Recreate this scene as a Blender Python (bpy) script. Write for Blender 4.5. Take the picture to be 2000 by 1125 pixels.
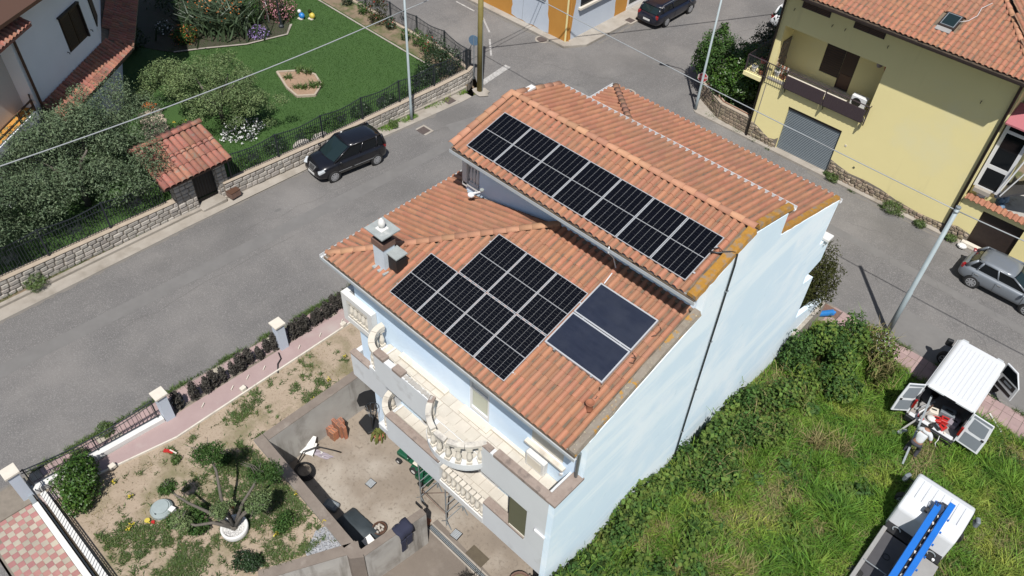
import bpy, bmesh, math, random
import numpy as np
from mathutils import Vector, Matrix, Euler

random.seed(7)
rng = np.random.default_rng(11)
for o in list(bpy.data.objects):
    bpy.data.objects.remove(o)
scene = bpy.context.scene
C = scene.collection
R = math.radians
PI = math.pi

# ------------------------------------------------------------------ camera, sky, sun, exposure
cam_data = bpy.data.cameras.new('camera')
cam_data.sensor_width = 36.0
cam_data.lens = 28.323
cam_data.clip_start = 0.1
cam_data.clip_end = 2000
cam = bpy.data.objects.new('camera', cam_data)
C.objects.link(cam)
yaw, pitch, roll = R(131.0426), R(45.8574), R(3.2109)
fw = Vector((math.cos(yaw) * math.cos(pitch), math.sin(yaw) * math.cos(pitch), -math.sin(pitch)))
rt0 = Vector((math.sin(yaw), -math.cos(yaw), 0))
up0 = rt0.cross(fw)
rt = rt0 * math.cos(roll) + up0 * math.sin(roll)
up = -rt0 * math.sin(roll) + up0 * math.cos(roll)
mw = Matrix((rt, up, -fw)).transposed().to_4x4()
mw.translation = Vector((14.4156, -15.7519, 25.9242))
cam.matrix_world = mw
scene.camera = cam

SUN = Vector((-0.335, 0.37, -0.867)).normalized()      # the way the light travels
world = bpy.data.worlds.new('World')
scene.world = world
world.use_nodes = True
wn = world.node_tree.nodes
wl = world.node_tree.links
wn.clear()
wo = wn.new('ShaderNodeOutputWorld')
bg = wn.new('ShaderNodeBackground')
sky = wn.new('ShaderNodeTexSky')
sky.sky_type = 'NISHITA'
sky.sun_disc = False
sky.sun_elevation = math.asin(-SUN.z)
sky.sun_rotation = math.atan2(-SUN.x, -SUN.y)
sky.air_density = 1.0
sky.dust_density = 1.2
bg.inputs['Strength'].default_value = 0.062
wl.new(sky.outputs[0], bg.inputs[0])
wl.new(bg.outputs[0], wo.inputs[0])

sl = bpy.data.lights.new('sun', 'SUN')
sl.energy = 4.3
sl.angle = R(0.53)
sl.color = (1.0, 0.965, 0.92)
so = bpy.data.objects.new('sun', sl)
so.rotation_euler = SUN.to_track_quat('-Z', 'Y').to_euler()
so.location = (20, -24, 55)
C.objects.link(so)

scene.view_settings.view_transform = 'Standard'
scene.view_settings.look = 'None'
scene.view_settings.exposure = 0.5
scene.view_settings.gamma = 1.0
scene.view_settings.use_curve_mapping = False

# ------------------------------------------------------------------ helpers
def gz(y):
    """street level: flat at the crossing, climbing towards -y"""
    return 0.055 * max(0.0, 12.0 - y)

def lot_z(y):
    return gz(y) + 0.045 * max(0.0, 8.0 - y)

def tag(o, label=None, cat=None, group=None, kind=None):
    if label: o['label'] = label
    if cat: o['category'] = cat
    if group: o['group'] = group
    if kind: o['kind'] = kind
    return o

def thing(name, label, cat, loc=(0, 0, 0), rz=0.0, group=None, rx=0.0):
    o = bpy.data.objects.new(name, None)
    o.empty_display_size = 0.3
    C.objects.link(o)
    o.location = loc
    o.rotation_euler = (rx, 0, rz)
    return tag(o, label, cat, group)

def world_loc(o):
    v = Vector((0, 0, 0))
    while o is not None:
        v += o.location
        o = o.parent
    return v

class MB:
    """collects simple shapes; build() links them as ONE mesh object"""
    def __init__(s):
        s.v, s.f, s.m = [], [], []
    def add(s, vs, fs, mi=0):
        n = len(s.v)
        s.v += [tuple(v) for v in vs]
        s.f += [tuple(i + n for i in f) for f in fs]
        s.m += [mi] * len(fs)
        return s
    def hexa(s, p, mi=0):
        return s.add(p, [(0, 3, 2, 1), (4, 5, 6, 7), (0, 1, 5, 4), (1, 2, 6, 5), (2, 3, 7, 6), (3, 0, 4, 7)], mi)
    def box(s, x0, x1, y0, y1, z0, z1, mi=0):
        return s.hexa([(x0, y0, z0), (x1, y0, z0), (x1, y1, z0), (x0, y1, z0),
                       (x0, y0, z1), (x1, y0, z1), (x1, y1, z1), (x0, y1, z1)], mi)
    def obox(s, c, size, rot=None, mi=0):
        """box centred at c; rot is an angle about z or a matrix"""
        hx, hy, hz = size[0] / 2, size[1] / 2, size[2] / 2
        M3 = Matrix.Rotation(rot, 3, 'Z') if isinstance(rot, (int, float)) else (rot or Matrix.Identity(3))
        c = Vector(c)
        P = [c + M3 @ Vector(q) for q in [(-hx, -hy, -hz), (hx, -hy, -hz), (hx, hy, -hz), (-hx, hy, -hz),
                                          (-hx, -hy, hz), (hx, -hy, hz), (hx, hy, hz), (-hx, hy, hz)]]
        return s.hexa(P, mi)
    def beam(s, a, b, w, h, mi=0, upv=(0, 0, 1)):
        a, b = Vector(a), Vector(b)
        d = (b - a).normalized()
        side = d.cross(Vector(upv))
        if side.length < 1e-4: side = Vector((1, 0, 0))
        side.normalize()
        u = side.cross(d)
        P = []
        for q in (a, b):
            P += [q - side * w / 2 - u * h / 2, q + side * w / 2 - u * h / 2, q + side * w / 2 + u * h / 2, q - side * w / 2 + u * h / 2]
        return s.hexa(P, mi)
    def tube(s, pts, r, seg=6, mi=0, caps=True):
        pts = [Vector(p) for p in pts]
        rr = r if isinstance(r, (list, tuple)) else [r] * len(pts)
        vs, fs = [], []
        prev = None
        for i, p in enumerate(pts):
            d = (pts[min(i + 1, len(pts) - 1)] - pts[max(i - 1, 0)]).normalized()
            if prev is None:
                a = d.orthogonal().normalized()
            else:
                a = prev - d * prev.dot(d)
                if a.length < 1e-5: a = d.orthogonal()
                a.normalize()
            prev = a
            b = d.cross(a)
            for k in range(seg):
                t = 2 * PI * k / seg
                vs.append(p + (a * math.cos(t) + b * math.sin(t)) * rr[i])
        for i in range(len(pts) - 1):
            for k in range(seg):
                fs.append((i * seg + k, i * seg + (k + 1) % seg, (i + 1) * seg + (k + 1) % seg, (i + 1) * seg + k))
        if caps:
            fs.append(tuple(range(seg - 1, -1, -1)))
            fs.append(tuple((len(pts) - 1) * seg + k for k in range(seg)))
        return s.add(vs, fs, mi)
    def lathe(s, prof, c, seg=12, mi=0, axis='z'):
        vs, fs = [], []
        cx, cy, cz = c
        for r, h in prof:
            for k in range(seg):
                t = 2 * PI * k / seg
                a, b = r * math.cos(t), r * math.sin(t)
                if axis == 'z': vs.append((cx + a, cy + b, cz + h))
                elif axis == 'y': vs.append((cx + b, cy + h, cz + a))
                else: vs.append((cx + h, cy + a, cz + b))
        n = len(prof)
        for i in range(n - 1):
            for k in range(seg):
                fs.append((i * seg + k, i * seg + (k + 1) % seg, (i + 1) * seg + (k + 1) % seg, (i + 1) * seg + k))
        fs.append(tuple(range(seg - 1, -1, -1)))
        fs.append(tuple((n - 1) * seg + k for k in range(seg)))
        return s.add(vs, fs, mi)
    def prism(s, poly, axis, a, b, mi=0):
        """poly: 2-D outline; axis x -> (y,z), y -> (x,z), z -> (x,y)"""
        def P(q, d):
            if axis == 'x': return (d, q[0], q[1])
            if axis == 'y': return (q[0], d, q[1])
            return (q[0], q[1], d)
        n = len(poly)
        vs = [P(q, a) for q in poly] + [P(q, b) for q in poly]
        fs = [tuple(range(n - 1, -1, -1)), tuple(range(n, 2 * n))]
        fs += [(i, (i + 1) % n, n + (i + 1) % n, n + i) for i in range(n)]
        return s.add(vs, fs, mi)
    def ball(s, c, r, seg=10, rings=6, mi=0):
        rx, ry, rz = r if isinstance(r, (tuple, list)) else (r, r, r)
        vs = [(c[0], c[1], c[2] - rz)]
        for i in range(1, rings):
            t = PI * i / rings
            for k in range(seg):
                p = 2 * PI * k / seg
                vs.append((c[0] + rx * math.sin(t) * math.cos(p), c[1] + ry * math.sin(t) * math.sin(p), c[2] - rz * math.cos(t)))
        vs.append((c[0], c[1], c[2] + rz))
        fs = []
        for k in range(seg):
            fs.append((0, 1 + (k + 1) % seg, 1 + k))
        for i in range(rings - 2):
            for k in range(seg):
                a = 1 + i * seg
                fs.append((a + k, a + (k + 1) % seg, a + seg + (k + 1) % seg, a + seg + k))
        a = 1 + (rings - 2) * seg
        for k in range(seg):
            fs.append((a + k, a + (k + 1) % seg, len(vs) - 1))
        return s.add(vs, fs, mi)
    def mesh(s, name, off=Vector((0, 0, 0)), fix=True):
        me = bpy.data.meshes.new(name)
        ox, oy, oz = off
        me.from_pydata([(x - ox, y - oy, z - oz) for x, y, z in s.v], [], s.f)
        me.polygons.foreach_set('material_index', s.m)
        if fix:
            bm = bmesh.new(); bm.from_mesh(me)
            bmesh.ops.recalc_face_normals(bm, faces=bm.faces)
            bm.to_mesh(me); bm.free()
        return me
    def build(s, name, mats, parent=None, smooth=False, world=True, bev=0.0, seg=1, sub=0):
        me = s.mesh(name, world_loc(parent) if (world and parent) else Vector((0, 0, 0)))
        return link(name, me, mats, parent, smooth, bev, seg, sub)

def link(name, me, mats, parent=None, smooth=False, bev=0.0, seg=1, sub=0):
    for m in (mats if isinstance(mats, (list, tuple)) else [mats]):
        me.materials.append(m)
    if smooth:
        me.polygons.foreach_set('use_smooth', [True] * len(me.polygons))
    o = bpy.data.objects.new(name, me)
    C.objects.link(o)
    if parent: o.parent = parent
    if bev:
        b = o.modifiers.new('bevel', 'BEVEL'); b.width = bev; b.segments = seg
        b.limit_method = 'ANGLE'; b.angle_limit = R(35)
    if sub:
        b = o.modifiers.new('sub', 'SUBSURF'); b.levels = sub; b.render_levels = sub
    return o

def inst(name, me, parent, loc, rot=None, scale=None, mat4=None):
    o = bpy.data.objects.new(name, me)
    C.objects.link(o)
    if parent: o.parent = parent
    if mat4 is not None:
        o.matrix_local = mat4
    else:
        o.location = loc
        if rot is not None: o.rotation_euler = rot
        if scale is not None: o.scale = scale
    return o

def copy_tree(o, parent=None):
    c = o.copy(); C.objects.link(c); c.parent = parent
    for ch in list(o.children):
        copy_tree(ch, c)
    return c

def structure(o):
    o['kind'] = 'structure'
    return o

def stuff(o):
    o['kind'] = 'stuff'
    return o

def arrays_mesh(name, verts, faces_per, mats, parent=None, smooth=False):
    """fast mesh from numpy: verts (n,3), every `faces_per` verts make one polygon"""
    n = len(verts)
    me = bpy.data.meshes.new(name)
    me.vertices.add(n)
    me.vertices.foreach_set('co', verts.astype(np.float32).ravel())
    me.loops.add(n)
    me.loops.foreach_set('vertex_index', np.arange(n, dtype=np.int32))
    k = n // faces_per
    me.polygons.add(k)
    me.polygons.foreach_set('loop_start', np.arange(0, n, faces_per, dtype=np.int32))
    me.polygons.foreach_set('loop_total', np.full(k, faces_per, dtype=np.int32))
    me.update(calc_edges=True)
    return link(name, me, mats, parent, smooth)

def leaf_verts(blobs, n, size, aspect=2.2, shell=0.55, up=0.35, seed=1, droop=0.0):
    r = np.random.default_rng(seed)
    b = np.array(blobs, dtype=float)
    w = (b[:, 3] * b[:, 4] + b[:, 4] * b[:, 5] + b[:, 3] * b[:, 5])
    idx = r.choice(len(b), n, p=w / w.sum())
    d = r.normal(size=(n, 3)); d /= np.linalg.norm(d, axis=1)[:, None]
    # lumpy radius so that the outline is uneven
    ph = r.uniform(0, 6.28, (len(b), 6))
    lump = 1 + 0.16 * np.sin(5 * d[:, 0] + ph[idx, 0]) * np.sin(4 * d[:, 1] + ph[idx, 1]) + 0.14 * np.sin(7 * d[:, 2] + ph[idx, 2] + 3 * d[:, 0]) \
        + 0.10 * np.sin(11 * d[:, 1] + ph[idx, 3]) * np.sin(9 * d[:, 0] + ph[idx, 4])
    rad = (shell + (1 - shell) * r.random(n) ** 0.6) * lump * (1 + 0.10 * (r.random(n) ** 6))
    p = b[idx, :3] + d * b[idx, 3:6] * rad[:, None]
    nor = d * 0.7 + r.normal(size=(n, 3)) * 0.7
    nor[:, 2] += up
    nor /= np.linalg.norm(nor, axis=1)[:, None]
    t = r.normal(size=(n, 3)); t[:, 2] -= droop
    t -= nor * (t * nor).sum(1)[:, None]; t /= np.linalg.norm(t, axis=1)[:, None] + 1e-9
    s = np.cross(nor, t)
    L = size * r.uniform(0.6, 1.35, n)
    W = L / aspect
    a = p - t * L[:, None] / 2
    c = p + t * L[:, None] / 2 - nor * (L * 0.12)[:, None]
    e1 = p + s * W[:, None] / 2 + nor * (L * 0.06)[:, None]
    e2 = p - s * W[:, None] / 2 + nor * (L * 0.06)[:, None]
    return np.stack([a, e1, c, e2], 1).reshape(-1, 3)

def leaves(name, blobs, n, size, mat, parent=None, **k):
    v = leaf_verts(blobs, n, size, **k)
    if parent: v = v - np.array(world_loc(parent))
    return arrays_mesh(name, v, 4, mat, parent)

def vnoise(x, y, s, seed=0):
    """smooth value noise 0..1"""
    r = np.random.default_rng(seed)
    T = r.random((64, 64))
    u, v = np.asarray(x) / s + 100, np.asarray(y) / s + 100
    i, j = np.floor(u).astype(int), np.floor(v).astype(int)
    f, g = u - i, v - j
    f, g = f * f * (3 - 2 * f), g * g * (3 - 2 * g)
    i0, i1, j0, j1 = i % 64, (i + 1) % 64, j % 64, (j + 1) % 64
    return T[i0, j0] * (1 - f) * (1 - g) + T[i1, j0] * f * (1 - g) + T[i0, j1] * (1 - f) * g + T[i1, j1] * f * g

def blade_verts(px, py, pz, h, w, lean=0.5, seed=1):
    """grass blades as bent strips: two triangles a blade"""
    r = np.random.default_rng(seed)
    n = len(px)
    base = np.stack([px, py, pz], 1)
    a = r.uniform(0, 2 * PI, n)
    side = np.stack([np.cos(a), np.sin(a), np.zeros(n)], 1)
    b = r.uniform(0, 2 * PI, n)
    ln = r.uniform(0.1, 1.0, n) * lean
    dirn = np.stack([np.cos(b) * ln, np.sin(b) * ln, np.ones(n)], 1)
    mid = base + dirn * (h * 0.55)[:, None]
    tip = mid + np.stack([np.cos(b) * ln * 2.0, np.sin(b) * ln * 2.0, np.full(n, 0.6)], 1) * (h * 0.5)[:, None]
    ww = w[:, None]
    q1 = np.stack([base - side * ww, base + side * ww, mid + side * ww * 0.8, mid - side * ww * 0.8], 1)
    q2 = np.stack([mid - side * ww * 0.8, mid + side * ww * 0.8, tip, tip + side * 0.001], 1)
    return np.concatenate([q1, q2]).reshape(-1, 3)

def in_poly(px, py, poly):
    px, py = np.asarray(px), np.asarray(py)
    ins = np.zeros(px.shape, bool)
    n = len(poly)
    for i in range(n):
        x1, y1 = poly[i]; x2, y2 = poly[(i + 1) % n]
        c = ((y1 > py) != (y2 > py)) & (px < (x2 - x1) * (py - y1) / (y2 - y1 + 1e-12) + x1)
        ins ^= c
    return ins

def scatter_poly(poly, n, seed=1):
    r = np.random.default_rng(seed)
    xs, ys = [p[0] for p in poly], [p[1] for p in poly]
    x = r.uniform(min(xs), max(xs), n * 3); y = r.uniform(min(ys), max(ys), n * 3)
    k = in_poly(x, y, poly)
    return x[k][:n], y[k][:n]

def patch(name, pts, dz, mat, zf=gz, thick=0.0, parent=None, cuts=(12.0, 8.0)):
    """a sheet of ground with outline pts following the ground level, raised by dz"""
    bm = bmesh.new()
    bm.faces.new([bm.verts.new((x, y, 0)) for x, y in pts])
    for c in cuts:
        bmesh.ops.bisect_plane(bm, geom=bm.verts[:] + bm.edges[:] + bm.faces[:], plane_co=(0, c, 0), plane_no=(0, 1, 0))
    if thick:
        r = bmesh.ops.extrude_face_region(bm, geom=bm.faces[:])
        top = {v for v in r['geom'] if isinstance(v, bmesh.types.BMVert)}
        for v in bm.verts:
            v.co.z = zf(v.co.y) + (dz if v in top else dz - thick)
    else:
        for v in bm.verts:
            v.co.z = zf(v.co.y) + dz
    bmesh.ops.recalc_face_normals(bm, faces=bm.faces)
    if not thick:
        for f in bm.faces:
            if f.normal.z < 0: f.normal_flip()
    bmesh.ops.triangulate(bm, faces=[f for f in bm.faces if len(f.verts) > 4])
    me = bpy.data.meshes.new(name)
    bm.to_mesh(me); bm.free()
    if parent:
        me.transform(Matrix.Translation(-world_loc(parent)))
    return link(name, me, mat, parent)

# ------------------------------------------------------------------ materials
def mat(name, c1, c2=None, scale=4.0, rough=0.8, bump=0.0, bscale=40.0, metal=0.0, c3=None, s3=1.0, t3=(0.55, 0.7), island=0.0,
        detail=6.0, stretch=(1, 1, 1), spec=0.5, coat=0.0, trans=0.0, fine=None, drift=None, streak=None):
    m = bpy.data.materials.new(name)
    m.use_nodes = True
    N, Lk = m.node_tree.nodes, m.node_tree.links
    b = N['Principled BSDF']
    b.inputs['Roughness'].default_value = rough
    b.inputs['Metallic'].default_value = metal
    b.inputs['Specular IOR Level'].default_value = spec
    b.inputs['Coat Weight'].default_value = coat
    b.inputs['Coat Roughness'].default_value = 0.05
    tc = N.new('ShaderNodeTexCoord')
    oi = N.new('ShaderNodeObjectInfo')
    ad = N.new('ShaderNodeVectorMath'); ad.operation = 'MULTIPLY_ADD'
    comb = N.new('ShaderNodeCombineXYZ')
    Lk.new(oi.outputs['Random'], comb.inputs[0]); Lk.new(oi.outputs['Random'], comb.inputs[1]); Lk.new(oi.outputs['Random'], comb.inputs[2])
    ad.inputs[1].default_value = (37.0, 23.0, 11.0)
    Lk.new(comb.outputs[0], ad.inputs[0]); Lk.new(tc.outputs['Object'], ad.inputs[2])
    vec = ad.outputs[0]
    if stretch != (1, 1, 1):
        mp = N.new('ShaderNodeMapping'); mp.inputs['Scale'].default_value = stretch
        Lk.new(vec, mp.inputs[0]); svec = mp.outputs[0]
    else:
        svec = vec
    def noise(sc, dt, v):
        n = N.new('ShaderNodeTexNoise'); n.inputs['Scale'].default_value = sc; n.inputs['Detail'].default_value = dt
        n.inputs['Roughness'].default_value = 0.6
        Lk.new(v, n.inputs['Vector']); return n.outputs['Fac']
    def ramp(fac, lo, hi):
        r = N.new('ShaderNodeMapRange'); r.inputs[1].default_value = lo; r.inputs[2].default_value = hi
        Lk.new(fac, r.inputs[0]); return r.outputs[0]
    def mix(fac, a, bcol):
        x = N.new('ShaderNodeMix'); x.data_type = 'RGBA'
        if fac is not None: Lk.new(fac, x.inputs[0])
        for i, q in ((6, a), (7, bcol)):
            if isinstance(q, tuple): x.inputs[i].default_value = (*q, 1)
            else: Lk.new(q, x.inputs[i])
        return x.outputs[2]
    col = c1
    if c2: col = mix(ramp(noise(scale, detail, svec), 0.3, 0.7), c1, c2)
    if c3: col = mix(ramp(noise(s3, 8.0, vec), t3[0], t3[1]), col, c3)
    if fine:                                       # (colour, scale, lo, hi) small specks
        col = mix(ramp(noise(fine[1], 3.0, vec), fine[2], fine[3]), col, fine[0])
    if drift or streak:
        gp = N.new('ShaderNodeNewGeometry')
    if drift:                                      # (colour, scale, lo, hi) slow changes over the whole roof or wall
        col = mix(ramp(noise(drift[1], 5.0, gp.outputs['Position']), drift[2], drift[3]), col, drift[0])
    if streak:                                     # rain streaks and trowel bands
        mp2 = N.new('ShaderNodeMapping'); mp2.inputs['Scale'].default_value = streak[4]; mp2.inputs['Rotation'].default_value = streak[5]
        Lk.new(gp.outputs['Position'], mp2.inputs[0])
        col = mix(ramp(noise(streak[1], 4.0, mp2.outputs[0]), streak[2], streak[3]), col, streak[0])
    if island:
        g = N.new('ShaderNodeNewGeometry')
        a = N.new('ShaderNodeMath'); a.operation = 'ADD'
        Lk.new(g.outputs['Random Per Island'], a.inputs[0]); Lk.new(oi.outputs['Random'], a.inputs[1])
        f = N.new('ShaderNodeMath'); f.operation = 'FRACT'; Lk.new(a.outputs[0], f.inputs[0])
        mr = N.new('ShaderNodeMapRange'); mr.inputs[3].default_value = 1 - island; mr.inputs[4].default_value = 1 + island
        Lk.new(f.outputs[0], mr.inputs[0])
        h = N.new('ShaderNodeHueSaturation')
        if isinstance(col, tuple): h.inputs['Color'].default_value = (*col, 1)
        else: Lk.new(col, h.inputs['Color'])
        Lk.new(mr.outputs[0], h.inputs['Value'])
        m2 = N.new('ShaderNodeMath'); m2.operation = 'MULTIPLY_ADD'; m2.inputs[1].default_value = 0.035 * min(1, island * 3); m2.inputs[2].default_value = 0.5 - 0.017 * min(1, island * 3)
        w = N.new('ShaderNodeTexWhiteNoise'); w.noise_dimensions = '1D'; Lk.new(f.outputs[0], w.inputs['W'])
        Lk.new(w.outputs['Value'], m2.inputs[0]); Lk.new(m2.outputs[0], h.inputs['Hue'])
        col = h.outputs[0]
    if isinstance(col, tuple): b.inputs['Base Color'].default_value = (*col, 1)
    else: Lk.new(col, b.inputs['Base Color'])
    if bump:
        bp = N.new('ShaderNodeBump'); bp.inputs['Strength'].default_value = bump; bp.inputs['Distance'].default_value = 0.02
        Lk.new(noise(bscale, 5.0, vec), bp.inputs['Height']); Lk.new(bp.outputs[0], b.inputs['Normal'])
    if trans:
        t = N.new('ShaderNodeBsdfTranslucent')
        if isinstance(col, tuple): t.inputs[0].default_value = (*col, 1)
        else: Lk.new(col, t.inputs[0])
        ms = N.new('ShaderNodeMixShader'); ms.inputs[0].default_value = trans
        Lk.new(b.outputs[0], ms.inputs[1]); Lk.new(t.outputs[0], ms.inputs[2])
        Lk.new(ms.outputs[0], N['Material Output'].inputs[0])
    return m

def glass_mat(name, col=(0.02, 0.03, 0.035), rough=0.05):
    return mat(name, col, rough=rough, spec=0.6, coat=0.3)

M = {}
M['asphalt'] = mat('asphalt', (0.136, 0.131, 0.127), (0.112, 0.108, 0.106), 0.9, 0.95, 0.6, 45, c3=(0.185, 0.175, 0.165), s3=0.22, t3=(0.44, 0.72), fine=((0.225, 0.217, 0.208), 24, 0.50, 0.72), stretch=(1.6, 0.35, 1), spec=0.25, drift=((0.108, 0.104, 0.10), .16, .5, .8))
M['asphalt_dark'] = mat('asphalt_dark', (0.096, 0.093, 0.090), (0.078, 0.074, 0.074), 1.2, 0.95, 0.3, 60)
M['crack'] = mat('crack', (0.095, 0.09, 0.086), rough=0.95)
M['dust'] = mat('dust', (0.165, 0.152, 0.135), (0.145, 0.135, 0.122), 3, 0.95, 0.3, 40)
M['oil'] = mat('oil', (0.108, 0.104, 0.10), (0.135, 0.13, 0.126), 2, 0.85)
M['patch'] = mat('patch', (0.132, 0.127, 0.122), (0.155, 0.15, 0.144), 1.6, 0.95, 0.3, 50)
M['concrete'] = mat('concrete', (0.328, 0.300, 0.261), (0.257, 0.230, 0.195), 1.6, 0.9, 0.25, 30, c3=(0.187, 0.164, 0.133), s3=0.7, t3=(0.52, 0.72))
M['concrete_old'] = mat('concrete_old', (0.40, 0.385, 0.355), (0.32, 0.305, 0.28), 1.1, 0.9, 0.3, 25, c3=(0.20, 0.18, 0.158), s3=0.9, t3=(0.52, 0.74), streak=((0.17, 0.155, 0.135), 1.6, .54, .70, (1, 1, .14), (0, 0, 0)))
M['coping'] = mat('coping', (0.189, 0.159, 0.133), (0.141, 0.115, 0.096), 2.0, 0.95, 0.4, 30, c3=(0.244, 0.215, 0.185), s3=1.5)
M['court'] = mat('court', (0.252, 0.211, 0.167), (0.174, 0.144, 0.115), 0.55, 0.9, 0.2, 25, c3=(0.333, 0.300, 0.255), s3=0.35, t3=(0.5, 0.7), fine=((0.148, 0.122, 0.096), 9, 0.55, 0.75))
M['drive'] = mat('drive', (0.159, 0.133, 0.110), (0.122, 0.102, 0.085), 0.8, 0.92, 0.3, 25, c3=(0.200, 0.174, 0.148), s3=0.5)
M['soil'] = mat('soil', (0.325, 0.260, 0.195), (0.265, 0.208, 0.15), 1.6, 0.95, 0.6, 18, c3=(0.155, 0.14, 0.075), s3=0.8, t3=(0.48, 0.68), fine=((0.17, 0.125, 0.085), 14, 0.56, 0.7))
M['earth'] = mat('earth', (0.200, 0.148, 0.100), (0.141, 0.107, 0.070), 2.0, 0.95, 0.5, 20, c3=(0.081, 0.089, 0.0333), s3=1.0, t3=(0.48, 0.62))
M['lotsoil'] = mat('lotsoil', (0.111, 0.126, 0.0370), (0.074, 0.100, 0.0259), 0.9, 0.95, 0.5, 12, c3=(0.185, 0.152, 0.081), s3=0.55, t3=(0.53, 0.7))
M['lawn'] = mat('lawn', (0.034, 0.080, 0.014), (0.026, 0.065, 0.011), 0.6, 0.95, 0.6, 60, fine=((0.055, 0.105, 0.022), 30, 0.5, 0.8))
M['pinktile'] = mat('pinktile', (0.311, 0.222, 0.211), (0.266, 0.189, 0.181), 3, 0.85, 0.15, 40, island=0.10)
M['pinkpath'] = mat('pinkpath', (0.322, 0.240, 0.229), (0.289, 0.211, 0.204), 2, 0.85, 0.15, 40, c3=(0.340, 0.285, 0.266), s3=0.6)
M['redpave'] = mat('redpave', (0.326, 0.159, 0.144), (0.274, 0.133, 0.122), 4, 0.85, 0.2, 40, island=0.15)
M['beigepave'] = mat('beigepave', (0.340, 0.303, 0.240), (0.281, 0.255, 0.207), 4, 0.85, 0.2, 40, island=0.15)
M['white_line'] = mat('white_line', (0.407, 0.400, 0.385), (0.222, 0.215, 0.207), 6, 0.8)
M['tile'] = mat('tile', (0.345, 0.150, 0.086), (0.29, 0.122, 0.07), 3, 0.85, 0.25, 40, island=0.11, c3=(0.22, 0.115, 0.07), s3=2.2, t3=(0.56, 0.76), drift=((0.25, 0.125, 0.08), .4, .45, .75))
M['tile_fresh'] = mat('tile_fresh', (0.350, 0.157, 0.090), (0.305, 0.133, 0.077), 3, 0.85, 0.25, 40, island=0.11, c3=(0.26, 0.135, 0.08), s3=2.2, t3=(0.60, 0.8), drift=((0.275, 0.14, 0.088), .55, .45, .75))
M['tile_ridge'] = mat('tile_ridge', (0.370, 0.196, 0.118), (0.326, 0.159, 0.096), 3, 0.85, 0.15, 40, island=0.18)
M['tile_old'] = mat('tile_old', (0.311, 0.122, 0.081), (0.222, 0.104, 0.074), 7, 0.9, 0.3, 40, island=0.22, c3=(0.185, 0.148, 0.118), s3=6.0, t3=(0.52, 0.68))
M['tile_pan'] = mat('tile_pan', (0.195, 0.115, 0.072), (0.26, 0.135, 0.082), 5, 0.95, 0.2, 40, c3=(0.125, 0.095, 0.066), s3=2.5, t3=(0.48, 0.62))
M['deck'] = mat('deck', (0.148, 0.115, 0.081), (0.192, 0.137, 0.092), 8, 0.95, 0.3, 30, c3=(0.096, 0.078, 0.059), s3=4, t3=(0.45, 0.6))
M['lichen'] = mat('lichen', (0.34, 0.17, 0.022), (0.25, 0.125, 0.02), 9, 0.95, 0.6, 25, c3=(0.20, 0.155, 0.115), s3=4.0, t3=(0.50, 0.62))
M['lichen_grey'] = mat('lichen_grey', (0.222, 0.196, 0.159), (0.170, 0.141, 0.111), 6, 0.95, 0.5, 25, c3=(0.326, 0.178, 0.0370), s3=3.0, t3=(0.57, 0.63), fine=((0.370, 0.333, 0.222), 16, 0.62, 0.7))
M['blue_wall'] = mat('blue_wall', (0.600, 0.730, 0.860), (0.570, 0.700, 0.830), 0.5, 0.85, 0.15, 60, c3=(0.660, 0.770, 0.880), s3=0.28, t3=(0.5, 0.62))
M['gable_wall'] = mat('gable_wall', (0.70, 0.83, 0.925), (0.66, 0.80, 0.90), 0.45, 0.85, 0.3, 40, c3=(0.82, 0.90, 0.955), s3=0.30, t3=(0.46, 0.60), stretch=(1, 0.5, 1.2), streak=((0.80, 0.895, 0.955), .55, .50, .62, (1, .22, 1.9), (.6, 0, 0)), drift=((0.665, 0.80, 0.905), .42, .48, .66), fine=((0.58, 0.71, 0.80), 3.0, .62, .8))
M['grey_wall'] = mat('grey_wall', (0.570, 0.589, 0.598), (0.524, 0.538, 0.547), 0.8, 0.88, 0.2, 50, c3=(0.331, 0.322, 0.313), s3=0.9, t3=(0.56, 0.8), stretch=(1, 1, 0.4))
M['white_paint'] = mat('white_paint', (0.607, 0.607, 0.590), (0.558, 0.549, 0.525), 2, 0.6, 0.05, 40)
M['white_metal'] = mat('white_metal', (0.592, 0.600, 0.608), rough=0.45)
M['cream'] = mat('cream', (0.57, 0.53, 0.455), (0.50, 0.46, 0.395), 3, 0.8, 0.15, 30, c3=(0.36, 0.32, 0.27), s3=2.0, t3=(0.56, 0.75))
M['cream_panel'] = mat('cream_panel', (0.629, 0.582, 0.493), (0.595, 0.544, 0.455), 3, 0.7)
M['terrace'] = mat('terrace', (0.50, 0.465, 0.405), (0.44, 0.405, 0.35), 2.5, 0.8, 0.1, 30, island=0.07, drift=((0.40, 0.37, 0.32), 1.2, .5, .75))
M['grout'] = mat('grout', (0.36, 0.325, 0.275), rough=0.95)
M['parapet_top'] = mat('parapet_top', (0.212, 0.166, 0.140), (0.281, 0.230, 0.196), 5, 0.95, 0.6, 25, c3=(0.136, 0.111, 0.098), s3=3)
M['chimney_blue'] = mat('chimney_blue', (0.52, 0.58, 0.63), (0.44, 0.50, 0.55), 4, 0.9, 0.3, 30)
M['slab_grey'] = mat('slab_grey', (0.30, 0.325, 0.32), (0.23, 0.25, 0.245), 4, 0.85, 0.3, 30, c3=(0.37, 0.385, 0.37), s3=3)
M['rust_brown'] = mat('rust_brown', (0.111, 0.067, 0.052), (0.163, 0.096, 0.070), 6, 0.8, 0.3, 30)
M['black'] = mat('black', (0.0089, 0.0089, 0.0096), rough=0.6)
M['black_plastic'] = mat('black_plastic', (0.0133, 0.0141, 0.0155), rough=0.45)
M['iron'] = mat('iron', (0.0163, 0.0207, 0.0252), rough=0.5)
M['dark_brown'] = mat('dark_brown', (0.0259, 0.0163, 0.0133), (0.0185, 0.0118, 0.0096), 4, 0.6)
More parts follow.
